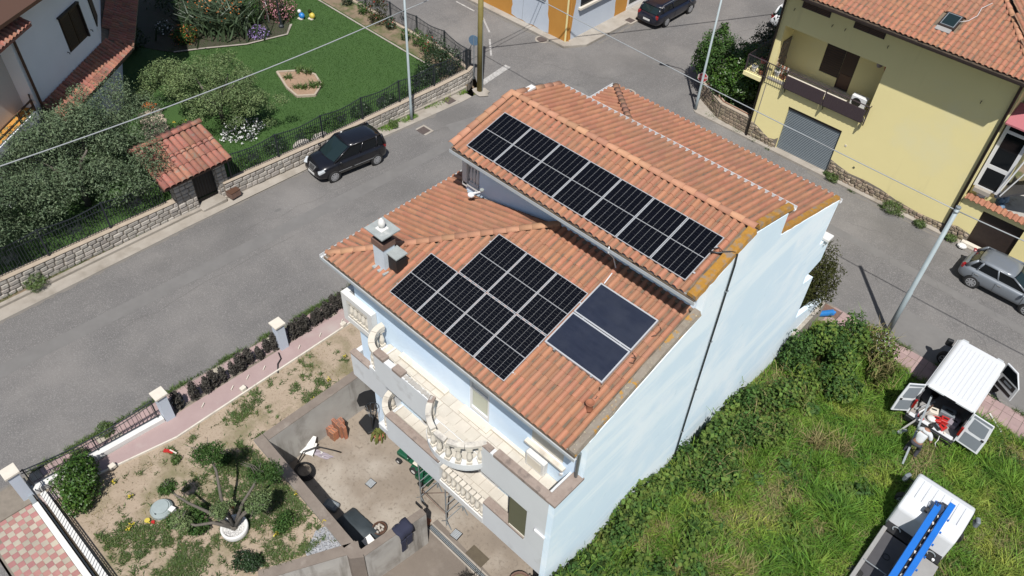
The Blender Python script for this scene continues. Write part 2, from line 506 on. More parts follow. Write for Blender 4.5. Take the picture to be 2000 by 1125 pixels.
M['brown_rail'] = mat('brown_rail', (0.0444, 0.0311, 0.0355), rough=0.5)
M['door_brown'] = mat('door_brown', (0.0333, 0.0148, 0.0096), rough=0.5)
M['alu'] = mat('alu', (0.496, 0.512, 0.528), rough=0.4, metal=0.4)
M['cell'] = mat('cell', (0.0033, 0.0037, 0.0059), (0.0026, 0.0030, 0.0052), 3, 0.3, spec=0.16, island=0.10)
M['backsheet'] = mat('backsheet', (0.222, 0.229, 0.237), rough=0.35)
M['collector'] = mat('collector', (0.014, 0.018, 0.032), (0.020, 0.025, 0.042), 1.5, 0.35, stretch=(1, 4, 1), spec=0.25, drift=((0.03, 0.035, 0.05), .9, .45, .8))
M['galv'] = mat('galv', (0.296, 0.326, 0.340), (0.252, 0.281, 0.296), 3, 0.5, metal=0.5)
M['gutter'] = mat('gutter', (0.400, 0.428, 0.448), (0.336, 0.360, 0.376), 3, 0.5)
M['stone'] = mat('stone', (0.36, 0.325, 0.28), (0.28, 0.265, 0.245), 3, 0.92, 0.6, 18, island=0.22, c3=(0.42, 0.39, 0.34), s3=2, fine=((0.17, 0.155, 0.14), 22, 0.6, 0.74))
M['mortar'] = mat('mortar', (0.20, 0.172, 0.14), (0.15, 0.13, 0.105), 5, 0.95, 0.4, 25)
M['wall_cap'] = mat('wall_cap', (0.368, 0.308, 0.240), (0.304, 0.252, 0.196), 3, 0.95, 0.3, 30)
M['leaf_olive'] = mat('leaf_olive', (0.125, 0.168, 0.092), (0.064, 0.098, 0.050), 1.0, 0.6, island=0.4, trans=0.18, spec=0.3)
M['leaf_olive_grey'] = mat('leaf_olive_grey', (0.165, 0.22, 0.09), (0.085, 0.132, 0.05), 0.9, 0.6, island=0.4, trans=0.2, spec=0.3)
M['leaf_light'] = mat('leaf_light', (0.12, 0.175, 0.035), (0.075, 0.125, 0.025), 1.2, 0.7, island=0.35, trans=0.25, spec=0.2)
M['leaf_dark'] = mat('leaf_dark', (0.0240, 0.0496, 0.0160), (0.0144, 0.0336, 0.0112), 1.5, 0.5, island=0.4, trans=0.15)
M['leaf_citrus'] = mat('leaf_citrus', (0.064, 0.128, 0.0187), (0.0340, 0.078, 0.0127), 1.2, 0.4, island=0.35, trans=0.2)
M['leaf_mid'] = mat('leaf_mid', (0.055, 0.109, 0.0238), (0.0306, 0.070, 0.0161), 1.5, 0.65, island=0.35, trans=0.2, spec=0.25)
M['leaf_ivy'] = mat('leaf_ivy', (0.064, 0.119, 0.0238), (0.0306, 0.072, 0.0170), 0.8, 0.7, island=0.4, trans=0.2, c3=(0.128, 0.145, 0.0340), s3=0.6, spec=0.2)
M['leaf_hedge'] = mat('leaf_hedge', (0.0444, 0.0385, 0.0311), (0.0281, 0.0259, 0.0207), 3, 0.8, island=0.3)
M['leaf_brown'] = mat('leaf_brown', (0.0459, 0.0488, 0.0148), (0.0281, 0.0340, 0.0096), 3, 0.85, island=0.3, trans=0.15, spec=0.1)
M['grass'] = mat('grass', (0.150, 0.265, 0.034), (0.080, 0.175, 0.026), 0.7, 0.6, island=0.4, trans=0.3, c3=(0.31, 0.35, 0.07), s3=0.45, t3=(0.50, 0.70), spec=0.2)
M['grass_dry'] = mat('grass_dry', (0.280, 0.231, 0.119), (0.210, 0.189, 0.073), 0.8, 0.7, island=0.3, trans=0.2, spec=0.2)
M['grass_weed'] = mat('grass_weed', (0.088, 0.136, 0.0320), (0.056, 0.096, 0.0240), 1.5, 0.6, island=0.35, trans=0.2)
M['bark'] = mat('bark', (0.126, 0.111, 0.092), (0.074, 0.065, 0.056), 8, 0.95, 0.6, 25, stretch=(1, 1, 0.3))
M['fl_orange'] = mat('fl_orange', (0.407, 0.118, 0.0222), rough=0.6, island=0.3)
M['fl_pink'] = mat('fl_pink', (0.459, 0.200, 0.237), rough=0.6, island=0.25)
M['fl_purple'] = mat('fl_purple', (0.296, 0.207, 0.459), rough=0.6, island=0.25)
M['fl_yellow'] = mat('fl_yellow', (0.459, 0.370, 0.0296), rough=0.6, island=0.2)
M['fl_white'] = mat('fl_white', (0.533, 0.533, 0.533), rough=0.6, island=0.2)
M['fl_red'] = mat('fl_red', (0.370, 0.0370, 0.0296), rough=0.6)
M['yellow_wall'] = mat('yellow_wall', (0.72, 0.635, 0.315), (0.695, 0.61, 0.30), 0.6, 0.85, 0.15, 60, c3=(0.69, 0.625, 0.35), s3=0.3, streak=((0.61, 0.535, 0.27), 1.6, .60, .85, (1, 1, .12), (0, 0, 0)))
M['rubble'] = mat('rubble', (0.252, 0.200, 0.141), (0.178, 0.141, 0.100), 4, 0.95, 0.7, 12, island=0.3, c3=(0.311, 0.266, 0.207), s3=2.5)
M['shutter'] = mat('shutter', (0.174, 0.204, 0.222), (0.155, 0.181, 0.200), 2, 0.45, metal=0.3)
M['orange_wall'] = mat('orange_wall', (0.444, 0.215, 0.0407), (0.414, 0.192, 0.0333), 1, 0.85, 0.1, 50)
M['paleblue'] = mat('paleblue', (0.448, 0.496, 0.560), (0.424, 0.472, 0.540), 1.5, 0.85, 0.1, 50)
M['house_white'] = mat('house_white', (0.80, 0.81, 0.82), (0.76, 0.77, 0.78), 1, 0.85, 0.15, 50)
M['beige_wall'] = mat('beige_wall', (0.540, 0.495, 0.441), rough=0.85)
M['lilac'] = mat('lilac', (0.425, 0.374, 0.527), rough=0.85)
M['wood'] = mat('wood', (0.074, 0.0370, 0.0222), rough=0.6)
M['terracotta'] = mat('terracotta', (0.281, 0.115, 0.063), (0.222, 0.085, 0.0444), 5, 0.85, 0.2, 30)
M['brick'] = mat('brick', (0.370, 0.152, 0.081), (0.318, 0.126, 0.067), 6, 0.9, 0.3, 30, island=0.15)
M['paint_black'] = mat('paint_black', (0.0059, 0.0059, 0.0081), rough=0.28, spec=0.5, coat=0.6)
M['paint_navy'] = mat('paint_navy', (0.0059, 0.0074, 0.0163), rough=0.28, spec=0.5, coat=0.6)
M['paint_grey'] = mat('paint_grey', (0.170, 0.189, 0.211), rough=0.35, metal=0.25, coat=0.6)
M['paint_white'] = mat('paint_white', (0.548, 0.562, 0.577), (0.525, 0.540, 0.555), 1.2, 0.35, coat=0.4)
M['car_glass'] = mat('car_glass', (0.006, 0.008, 0.010), rough=0.06, spec=0.3)
M['screen_glass'] = mat('screen_glass', (0.012, 0.022, 0.024), rough=0.06, spec=0.4)
M['tyre'] = mat('tyre', (0.0148, 0.0148, 0.0148), rough=0.85)
M['rim'] = mat('rim', (0.429, 0.437, 0.451), rough=0.3, metal=0.6)
M['chrome'] = mat('chrome', (0.518, 0.525, 0.533), rough=0.2, metal=0.8)
M['lamp_clear'] = mat('lamp_clear', (0.407, 0.429, 0.444), rough=0.1, coat=0.6)
M['lamp_red'] = mat('lamp_red', (0.222, 0.0089, 0.0111), rough=0.2, coat=0.6)
M['plate'] = mat('plate', (0.544, 0.544, 0.528), rough=0.5)
M['pole_grey'] = mat('pole_grey', (0.296, 0.348, 0.363), (0.252, 0.296, 0.311), 2, 0.5)
M['pole_green'] = mat('pole_green', (0.222, 0.181, 0.056), (0.174, 0.144, 0.0444), 3, 0.7)
M['cable'] = mat('cable', (0.266, 0.281, 0.289), rough=0.6)
M['blue'] = mat('blue', (0.0111, 0.126, 0.459), (0.0089, 0.111, 0.414), 3, 0.4)
M['blue_plastic'] = mat('blue_plastic', (0.0222, 0.163, 0.444), rough=0.4)
M['red'] = mat('red', (0.370, 0.0185, 0.0163), rough=0.45)
M['bed_grey'] = mat('bed_grey', (0.266, 0.263, 0.255), (0.222, 0.215, 0.207), 2, 0.6, c3=(0.311, 0.244, 0.200), s3=0.8, t3=(0.58, 0.75))
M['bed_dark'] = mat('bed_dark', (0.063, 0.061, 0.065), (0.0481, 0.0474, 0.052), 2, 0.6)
M['door_grey'] = mat('door_grey', (0.148, 0.167, 0.185), rough=0.6)
M['green_toy'] = mat('green_toy', (0.0089, 0.070, 0.0355), rough=0.4)
M['tarp'] = mat('tarp', (0.0385, 0.050, 0.058), (0.0281, 0.0370, 0.0429), 3, 0.6)
M['lilac_sheet'] = mat('lilac_sheet', (0.266, 0.237, 0.266), (0.222, 0.192, 0.222), 3, 0.6)
M['navy_cloth'] = mat('navy_cloth', (0.0163, 0.0192, 0.0407), rough=0.9)
M['skin'] = mat('skin', (0.252, 0.126, 0.081), rough=0.6)
M['hair'] = mat('hair', (0.0089, 0.0067, 0.0059), rough=0.7)
M['shirt'] = mat('shirt', (0.444, 0.459, 0.466), rough=0.9)
M['trousers'] = mat('trousers', (0.0370, 0.0370, 0.0459), rough=0.9)
M['gravel'] = mat('gravel', (0.407, 0.414, 0.429), (0.148, 0.155, 0.170), 18, 0.9, 0.9, 25, fine=((0.059, 0.063, 0.070), 24, 0.52, 0.62))
M['olive_panel'] = mat('olive_panel', (0.107, 0.107, 0.063), (0.100, 0.100, 0.059), 2, 0.7)
M['pebble'] = mat('pebble', (0.459, 0.451, 0.437), rough=0.8, island=0.3)
M['cap_grey'] = mat('cap_grey', (0.266, 0.311, 0.311), (0.229, 0.270, 0.270), 4, 0.8)
M['pink_awning'] = mat('pink_awning', (0.340, 0.111, 0.126), rough=0.8)
M['yellow_plastic'] = mat('yellow_plastic', (0.459, 0.370, 0.059), rough=0.5)
M['cactus'] = mat('cactus', (0.096, 0.111, 0.0222), rough=0.8)
M['sign_red'] = mat('sign_red', (0.311, 0.0222, 0.0259), rough=0.5)
M['sign_blue'] = mat('sign_blue', (0.089, 0.148, 0.222), rough=0.5)
M['iron_cover'] = mat('iron_cover', (0.089, 0.070, 0.063), (0.067, 0.052, 0.0481), 8, 0.8, 0.4, 40)
M['mat_brown'] = mat('mat_brown', (0.096, 0.078, 0.052), (0.074, 0.059, 0.0407), 5, 0.95)

# ------------------------------------------------------------------ ground, streets, pavements
structure(patch('ground', [(-300, -300), (300, -300), (300, 300), (-300, 300)], -1.6, M['earth'], zf=lambda y: 0.055 * max(0, min(60, 12 - y))))
street_pts = [(-14.15, -60), (-6.35, -60), (-6.4, -10.7), (-6.3, -2), (-6.3, 10.4), (-4.6, 12.55), (70, 12.55), (70, 20.85), (-4.3, 20.95),
              (-4.75, 22.0), (-4.9, 80), (-13.3, 80), (-13.45, 22.2), (-14.3, 20.9), (-60, 21.0), (-60, 15.3), (-17.6, 15.3), (-16.2, 14.75), (-14.35, 13.5), (-14.6, 4), (-14.55, -5)]
structure(patch('street', street_pts, 0.0, M['asphalt']))

# left kerb side: concrete gutter, kerb, strip of earth in front of the stone wall
structure(patch('gutter_strip', [(-14.75, -14), (-14.1, -14), (-14.52, -5), (-14.68, 1.5), (-14.45, 7), (-14.33, 12.8), (-15.3, 12.8), (-15.15, 7), (-15.25, 1.5), (-15.15, -5)], 0.02, M['concrete']))
structure(patch('kerb', [(-14.95, -14), (-14.75, -14), (-15.1, -5), (-15.23, 1.5), (-15.16, 13.2), (-15.33, 13.2), (-15.42, 1.5), (-15.3, -5)], 0.13, M['concrete'], thick=0.3))
structure(patch('verge_earth', [(-15.6, -14), (-14.95, -14), (-15.3, -5), (-15.42, 1.5), (-15.33, 13.4), (-15.9, 14.2), (-15.9, 1.5)], 0.07, M['earth'], thick=0.3))
# cross street pavement strips, corner of the orange house
structure(patch('pavement_orange_house', [(-60, 20.95), (-14.35, 20.95), (-13.5, 22.2), (-13.3, 60), (-14.7, 60), (-14.7, 21.45), (-60, 21.45)], 0.12, M['concrete'], thick=0.3))
structure(patch('pavement_yellow_house', [(-4.35, 20.95), (70, 20.85), (70, 21.3), (-1.0, 21.3), (-5.0, 22.6), (-4.8, 22.0)], 0.10, M['concrete'], thick=0.3))
# lane repairs, cracks and worn paint on the road
def strip(name, pts, w, m, dz, zf=gz):
    L, Rr = [], []
    for i, p in enumerate(pts):
        a = Vector(pts[max(i - 1, 0)]); b = Vector(pts[min(i + 1, len(pts) - 1)])
        d = (b - a).normalized(); n = Vector((-d.y, d.x)) * w / 2
        L.append((p[0] + n.x, p[1] + n.y)); Rr.append((p[0] - n.x, p[1] - n.y))
    mb = MB()
    for i in range(len(pts) - 1):
        q = [L[i], L[i + 1], Rr[i + 1], Rr[i]]
        mb.add([(x, y, zf(y) + dz) for x, y in q], [(0, 1, 2, 3)])
    return mb.build(name, m)
structure(strip('stop_line', [(-14.95, 14.2), (-15.25, 16.8)], 0.42, M['white_line'], 0.006))
for a, b in (((-16.8, 16.9), (-18.3, 18.3)), ((-18.9, 18.9), (-20.6, 20.0)), ((-21.6, 20.2), (-23.4, 20.25)), ((-24.5, 20.3), (-26.2, 20.3))):
    structure(strip('road_marking', [a, b], 0.12, M['white_line'], 0.006))
def wander(a, b, n, amp, seed):
    r = random.Random(seed); out = []
    for i in range(n + 1):
        t = i / n
        x = a[0] + (b[0] - a[0]) * t; y = a[1] + (b[1] - a[1]) * t
        k = 0 if i in (0, n) else amp
        out.append((x + r.uniform(-k, k), y + r.uniform(-k, k)))
    return out
for i, (a, b, n, amp, w) in enumerate([((6.5, 18.6), (11.6, 19.9), 16, 0.28, 0.022), ((8.6, 20.2), (9.6, 15.6), 14, 0.25, 0.018), ((10.4, 18.2), (13.0, 16.6), 10, 0.2, 0.02),
        ((7.4, 16.6), (10.2, 18.0), 12, 0.22, 0.018), ((12.2, 17.0), (15.5, 14.6), 12, 0.2, 0.016), ((-13.6, 7.2), (-12.9, 9.6), 9, 0.14, 0.03), ((-16, 17.8), (-9.8, 20.3), 18, 0.24, 0.03),
        ((-12.2, 15.2), (-9.0, 22.5), 16, 0.26, 0.024), ((-10.6, -10.5), (-10.9, -2), 16, 0.12, 0.02), ((-12.6, -3.5), (-12.2, 6), 16, 0.14, 0.018), ((13.4, 18.0), (17.2, 16.1), 14, 0.2, 0.018), ((-9, 24), (-7.2, 33), 16, 0.2, 0.022)]):
    structure(strip('road_crack', wander(a, b, n, amp, i), w * .6, M['crack'], 0.007))
def blot(cx, cy, rx, ry, seed, n=14):
    r = random.Random(seed)
    return [(cx + rx * r.uniform(.75, 1.1) * math.cos(2 * PI * k / n), cy + ry * r.uniform(.75, 1.1) * math.sin(2 * PI * k / n)) for k in range(n)]
structure(patch('road_patch', [(10.9, 12.9), (10.8, 14.9), (18, 14.6), (40, 14.6), (40, 12.9)], 0.005, M['patch']))
structure(patch('road_patch', blot(-10.7, 17.4, 1.5, .9, 3), 0.005, M['patch']))
structure(patch('road_patch', blot(-12.4, 16.6, .35, .3, 5), 0.009, M['asphalt_dark']))
structure(patch('road_patch', [(-13.2, 9.6), (-11.4, 9.2), (-10.2, 12.8), (-12.3, 13.6)], 0.005, M['patch']))

structure(patch('road_patch', [(-11.9, -40), (-11.1, -40), (-11.25, -14), (-11.2, 2), (-11.4, 11), (-11.95, 11), (-11.9, -8)], 0.004, M['patch']))
structure(patch('road_patch', [(2, 17.3), (8, 17.25), (26, 17.0), (26, 17.5), (8, 17.75), (2, 17.8)], 0.004, M['patch']))
for i, (x, y, rx_, ry_2) in enumerate([(-9.8, 1.5, .12, .3), (13.2, 15.6, .18, .12), (-9.0, 24.5, .2, .3), (-12.9, -1.5, .10, .2)]):
    structure(patch('oil_stain', blot(x, y, rx_, ry_2, 60 + i), 0.006, M['oil']))
def ragged_edge(a, b, w, n, seed, side):
    r = random.Random(seed); A = Vector(a); d = Vector(b) - A; nn = Vector((d.y, -d.x)).normalized() * side
    return [tuple(A), tuple(A + d)] + [tuple(A + d * (1 - k / n) + nn * w * .6 * r.uniform(.25, .9)) for k in range(n + 1)]
for i, (a, b, w, sd) in enumerate([((-14.12, -14), (-14.5, -5), .35, 1), ((-14.5, -5), (-14.66, 1.5), .3, 1), ((-14.66, 1.5), (-14.4, 10), .5, 1), ((-6.45, -10.7), (-6.35, -2.5), .3, -1), ((-6.42, -20), (-6.45, -10.7), .35, -1),
        ((8.6, 12.63), (20, 12.63), .4, -1), ((3, 20.83), (14, 20.82), .35, 1), ((-13.25, 23), (-13.25, 34), .4, 1), ((-28, 20.9), (-14.6, 20.85), .4, 1)]):
    structure(patch('road_dust', ragged_edge(a, b, w, 40, 70 + i, sd), 0.005, M['dust']))

# manholes and drain grates in the road
def cover(x, y, r, label, m='iron_cover', square=False, dz=0.012):
    z = gz(y)
    t = thing('manhole_cover', label, 'manhole', (x, y, z + dz))
    a = MB()
    if square: a.box(x - r - .12, x + r + .12, y - r - .12, y + r + .12, z - .05, z + dz)
    else: a.lathe([(r + .12, -.05), (r + .12, dz)], (x, y, z), 20)
    a.build('surround', M['concrete'], t)
    b = MB()
    if square:
        b.box(x - r, x + r, y - r, y + r, z - .04, z + dz + .006)
        for k in range(5):
            q = x - r + (k + .5) * 2 * r / 5
            b.box(q - .015, q + .015, y - r * .8, y + r * .8, z, z + dz + .014)
    else:
        b.lathe([(r, -.04), (r, dz + .006), (r * .8, dz + .006), (r * .78, dz + .012), (0.02, dz + .012)], (x, y, z), 20)
    b.build('lid', M[m], t)
cover(-13.55, 8.3, .28, 'square iron drain grate in the road behind the black people carrier', square=True)
cover(-14.9, 11.5, .3, 'square iron drain grate in the kerb gutter beside the yellow green pole', square=True, dz=.03)
cover(-16.0, 20.75, .34, 'round rusty manhole cover at the corner below the orange house')
cover(-8.3, 19.8, .36, 'round manhole cover in the crossing just beyond the roof edge of the blue house')
cover(-13.55, 26.8, .26, 'square drain grate on the pavement behind the black estate car', square=True, dz=.13)

# right pavement of pink paving tiles in front of the grassy lot
structure(patch('pavement_right_base', [(8.65, 11.35), (60, 11.2), (60, 12.6), (8.4, 12.6)], 0.06, M['mortar'], thick=0.3))
paver = MB().box(-.19, .19, -.19, .19, -.03, .012).mesh('paving_tile')
paver.materials.append(M['pinktile'])
base = bpy.data.objects['pavement_right_base']
k = 0
for i in range(26):
    for j in range(3):
        x = 9.05 + i * .4; y = 11.62 + j * .4
        inst('paving_tile', paver, base, (x, y, gz(y) + .065 + random.uniform(0, .006)), (random.uniform(-.012, .012), random.uniform(-.012, .012), 0))

# the grassy lot
structure(patch('lot', [(8.57, 11.3), (60, 11.2), (60, -60), (8.57, -60)], 0.0, M['lotsoil'], zf=lot_z))

# sidewalk with the pink hedge strip and the garden path along the left street
structure(patch('pavement_left_base', [(-6.4, -60), (-5.35, -60), (-5.35, -11.3), (-5.45, -6.4), (-5.6, -2), (-6.28, -2), (-6.42, -10.7)], 0.10, M['mortar'], thick=0.3))
pt2 = MB().box(-.18, .18, -.18, .18, -.03, .01)
pinks = []
for nm in ('pinktile', 'pinkpath', 'beigepave'):
    me = pt2.mesh('paving_tile'); me.materials.append(M[nm]); pinks.append(me)
pb = bpy.data.objects['pavement_left_base']
for i in range(36):
    for j in range(2):
        y = -2.4 - i * .38; x = -6.16 + j * .38 + (y + 10) * .012
        inst('paving_tile', pinks[(i + j) % 3 if (i // 3) % 2 else (i * 2 + j) % 2], pb, (x, y, gz(y) + .105 + random.uniform(0, .008)), (-.054, 0, 0))
structure(patch('garden_path', [(-5.35, -15.95), (-4.9, -15.95), (-4.85, -14.3), (-4.45, -11.6), (-4.78, -3.2), (-4.85, -1), (-5.55, -1), (-5.45, -6.4), (-5.35, -11.3)], 0.16, M['pinkpath'], thick=0.3))
structure(patch('path_edging', [(-4.90, -14.3), (-4.85, -14.3), (-4.40, -11.6), (-4.73, -3.2), (-4.80, -1), (-4.86, -1), (-4.79, -3.2), (-4.46, -11.6)], 0.20, M['cream'], thick=0.2))
# raised garden, courtyard and driveway
structure(patch('garden_soil', [(-5.35, -15.95), (2.9, -15.95), (2.0, -12.5), (3.4, -9.8), (-2.3, -9.6), (-2.25, -5.2), (-1.2, -5.2), (-1.2, 7), (-5.6, 7), (-5.5, -3)], 0.12, M['soil']))
CF = -0.6                                              # courtyard floor
mb = MB(); mb.box(-2.6, 9.0, -13, -4.3, CF - .3, CF)
structure(mb.build('courtyard_floor', M['court']))
mb = MB(); mb.add([(3.55, -6.62, CF + .006), (3.2, -9.7, CF + .006), (1.9, -12.5, CF + .006), (3.6, -13, CF + .006), (8.6, -13, CF + .006), (8.6, -6.9, CF + .006)], [(0, 1, 2, 3, 4, 5)])
structure(mb.build('driveway', M['drive']))
structure(MB().box(1.9, 9.0, -40, -13, CF - .4, CF - .01).build('driveway_apron', M['drive']))
structure(patch('gravel_patch', blot(2.45, -10.35, .62, .72, 9), 0.135, M['gravel']))

# checkered red and beige paving in front of the gate (bottom left)
mb = MB(); mb.add([(-6.45, -16.1, gz(-16.1) + .03), (-6.25, -17.2, gz(-17.2) + .03), (-4.5, -17.72, gz(-17.7) + .03), (5, -17.72, gz(-17.7) + .03), (5, -16.1, gz(-16.1) + .03)], [(0, 1, 2, 3, 4)])
cb = structure(mb.build('forecourt_base', M['mortar']))
mb = MB(); mb.add([(-6.3, -17.3, 1.46), (-6.3, -40, 1.46), (6, -40, 1.46), (6, -17.8, 1.46), (-4.5, -17.8, 1.46)], [(0, 1, 2, 3, 4)])
structure(mb.build('lane_bottom', M['asphalt']))
cm = []
for nm in ('redpave', 'beigepave'):
    a = MB(); s = .098
    a.box(-s, s, -s, s, -.03, .012)
    me = a.mesh('paving_tile'); me.materials.append(M[nm]); cm.append(me)
for i in range(40):
    for j in range(7):
        x = -6.1 + i * .2; y = -16.36 - j * .2
        if y < -17.0 - (x + 6.1) * .36 and x < -4.4: continue
        inst('paving_tile', cm[(i + j) % 2], cb, (x, y, gz(y) + .035 + random.uniform(0, .005)), (-.054, 0, random.uniform(-.02, .02)))
# one sheet of sky is the world itself; weeds and small growth along the kerbs are added below

# ------------------------------------------------------------------ the light blue house
HX = 8.57                                                # outer face of the tall gable wall
house = thing('light_blue_house', 'light blue three storey house with stepped clay tile roofs carrying solar panels', 'house', (3.5, 0, 0))
T1, T2 = R(14.82), R(14.02)
def wall(name, m, *boxes, parent=None, **k):
    if len(boxes) > 1 and name != 'front_wall':
        return [MB().box(*b).build(name, m, parent or house, **k) for b in boxes][0]
    mb = MB()
    for b in boxes: mb.box(*b)
    return mb.build(name, m, parent or house, **k)
# gable wall, one stepped outline
gab = [(-6.85, -2), (-6.85, 6.98), (-5.74, 6.98), (-5.74, 8.78), (-1.25, 9.97), (-1.25, 11.18), (0.82, 11.74), (2.75, 11.26), (2.75, 10.42), (7.35, 9.10),
       (7.2, 7.15), (8.19, 7.0), (8.20, 5.75), (7.15, 5.6), (7.2, 5.2), (8.15, 4.9), (8.2, 2.55), (10.2, 1.85), (11.2, 1.35), (11.3, -1), (11.3, -2)]
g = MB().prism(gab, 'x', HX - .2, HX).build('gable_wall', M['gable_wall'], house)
# front walls with door and window openings on the terrace floor
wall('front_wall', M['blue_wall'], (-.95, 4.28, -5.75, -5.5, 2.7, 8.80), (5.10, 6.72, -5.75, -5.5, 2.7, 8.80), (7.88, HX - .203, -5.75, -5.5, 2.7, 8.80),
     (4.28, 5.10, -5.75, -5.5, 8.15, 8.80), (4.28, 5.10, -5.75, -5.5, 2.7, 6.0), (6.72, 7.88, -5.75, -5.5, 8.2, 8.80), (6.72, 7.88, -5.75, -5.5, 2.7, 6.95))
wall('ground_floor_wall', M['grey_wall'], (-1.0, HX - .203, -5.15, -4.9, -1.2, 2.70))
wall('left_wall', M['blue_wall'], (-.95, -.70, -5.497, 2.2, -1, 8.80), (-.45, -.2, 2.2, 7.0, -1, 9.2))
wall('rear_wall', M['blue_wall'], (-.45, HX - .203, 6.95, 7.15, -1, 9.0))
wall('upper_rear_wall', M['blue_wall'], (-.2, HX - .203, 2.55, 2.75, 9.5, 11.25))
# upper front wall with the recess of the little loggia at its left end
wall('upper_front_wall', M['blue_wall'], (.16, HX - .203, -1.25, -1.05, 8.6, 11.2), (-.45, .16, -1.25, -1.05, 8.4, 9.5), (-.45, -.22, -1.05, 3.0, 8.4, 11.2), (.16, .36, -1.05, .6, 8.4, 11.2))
lw = MB().box(-.53, -.33, -1.34, -1.16, 9.35, 10.55).box(-.6, -.26, -1.42, -1.1, 10.55, 10.63).build('loggia_pillar', M['white_paint'], house)
MB().box(-.5, .2, -1.34, -1.12, 9.42, 9.5).build('loggia_sill', M['white_paint'], house)
MB().box(-.3, .2, -1.30, -1.14, 10.36, 10.46).build('loggia_rail', M['slab_grey'], house)
bal_prof = [(.085, 0), (.085, .07), (.055, .09), (.05, .13), (.085, .25), (.095, .33), (.075, .43), (.045, .56), (.04, .66), (.06, .70), (.08, .73), (.08, .80)]
def bal_mesh(h, s=1.0):
    return [(r * s, z * h / .8) for r, z in bal_prof]
def square_baluster(h=.8, s=1.0):
    """turned bottle between two square blocks"""
    mb = MB()
    mb.box(-.085 * s, .085 * s, -.085 * s, .085 * s, 0, .13 * h)
    mb.lathe([(.06 * s, .13 * h), (.085 * s, .3 * h), (.09 * s, .4 * h), (.065 * s, .56 * h), (.042 * s, .72 * h), (.062 * s, .84 * h)], (0, 0, 0), 10)
    mb.box(-.085 * s, .085 * s, -.085 * s, .085 * s, .84 * h, h)
    return mb
bm_cream = square_baluster().mesh('baluster'); bm_cream.materials.append(M['cream']); bm_cream.polygons.foreach_set('use_smooth', [False] * len(bm_cream.polygons))
bm_grey = square_baluster(.86, .8).mesh('baluster'); bm_grey.materials.append(M['white_paint'])
def put(name, me, parent, loc, rz=0, rx=0):
    return inst(name, me, parent, Vector(loc) - world_loc(parent), (rx, 0, rz))
for k in range(3):
    put('baluster', bm_grey, house, (-.21 + k * .14, -1.23, 9.5))
# small antenna bracket and lamp on the loggia wall are separate things further down

# round grille window under the upper eave
w = MB().lathe([(.36, 0), (.36, -.05), (.27, -.05), (.27, 0)], (2.95, -1.25, 10.62), 24, axis='y').build('round_window', M['cream'], house)
MB().lathe([(.27, .0), (.27, -.02)], (2.95, -1.25, 10.62), 24, axis='y').build('pane', M['black'], w)
gb = MB()
for k in range(4):
    t = k * PI / 4
    gb.beam((2.95 - .27 * math.cos(t), -1.275, 10.62 - .27 * math.sin(t)), (2.95 + .27 * math.cos(t), -1.275, 10.62 + .27 * math.sin(t)), .03, .02)
gb.build('grille', M['white_metal'], w)

# floors of the two front balconies
wall('terrace_slab', M['grey_wall'], (.9, HX - .203, -6.82, -5.75, 5.72, 5.985))
wall('balcony_slab', M['grey_wall'], (1.0, HX - .203, -6.82, -5.75, 2.72, 2.985))
def arc(cx, cy, r, a0, a1, n):
    return [(cx + r * math.cos(R(a0 + (a1 - a0) * k / n)), cy + r * math.sin(R(a0 + (a1 - a0) * k / n))) for k in range(n + 1)]
# bulge of the terrace between x 3.75 and 5.87
BC = (4.81, -6.30); BR = 1.20
M['cap_stone'] = mat('cap_stone', (0.56, 0.53, 0.47), (0.45, 0.42, 0.37), 4, 0.9, .4, 25, c3=(0.25, 0.235, 0.22), s3=3, t3=(.52, .7))
bow = arc(BC[0], BC[1], BR, 206, 334, 18)
MB().prism(bow, 'z', 5.72, 5.983).build('bow_slab', M['grey_wall'], house)
MB().prism(arc(BC[0], BC[1], BR + .035, 201, 339, 18) + arc(BC[0], BC[1], BR - .15, 339, 201, 18), 'z', 5.84, 6.06).build('bow_kerb', M['grey_wall'], house)
tsl = MB().box(.95, HX - .21, -6.66, -5.752, 5.986, 5.992).build('terrace_floor', M['grout'], house)
tl = MB().box(-.19, .19, -.19, .19, 0, .012).mesh('floor_tile'); tl.materials.append(M['terrace'])
tl2 = MB().box(-.19, .19, -.12, .12, 0, .012).mesh('floor_tile'); tl2.materials.append(M['terrace'])
for i in range(18):
    for j in range(2):
        x = 1.2 + i * .4 + (.2 if j else 0)
        if x > 8.15: continue
        put('floor_tile', tl, tsl, (x, -5.95 - j * .4, 5.993 + random.uniform(0, .003)))
    if i < 18: put('floor_tile', tl2, tsl, (1.2 + i * .4, -6.56, 5.993))
for i in range(4):
    for j in range(1):
        put('floor_tile', tl, tsl, (4.2 + i * .4, -6.9, 5.993))
    if 0 < i < 3: put('floor_tile', tl2, tsl, (4.2 + i * .4, -7.22, 5.993))
bsl = MB().box(1.05, HX - .21, -6.66, -5.752, 2.986, 2.992).build('balcony_floor', M['grout'], house)
for i in range(18):
    for j in range(2):
        x = 1.3 + i * .4 + (.2 if j else 0)
        if x > 8.15: continue
        put('floor_tile', tl, bsl, (x, -5.95 - j * .4, 2.993 + random.uniform(0, .003)))
    put('floor_tile', tl2, bsl, (1.3 + i * .4, -6.56, 2.993))
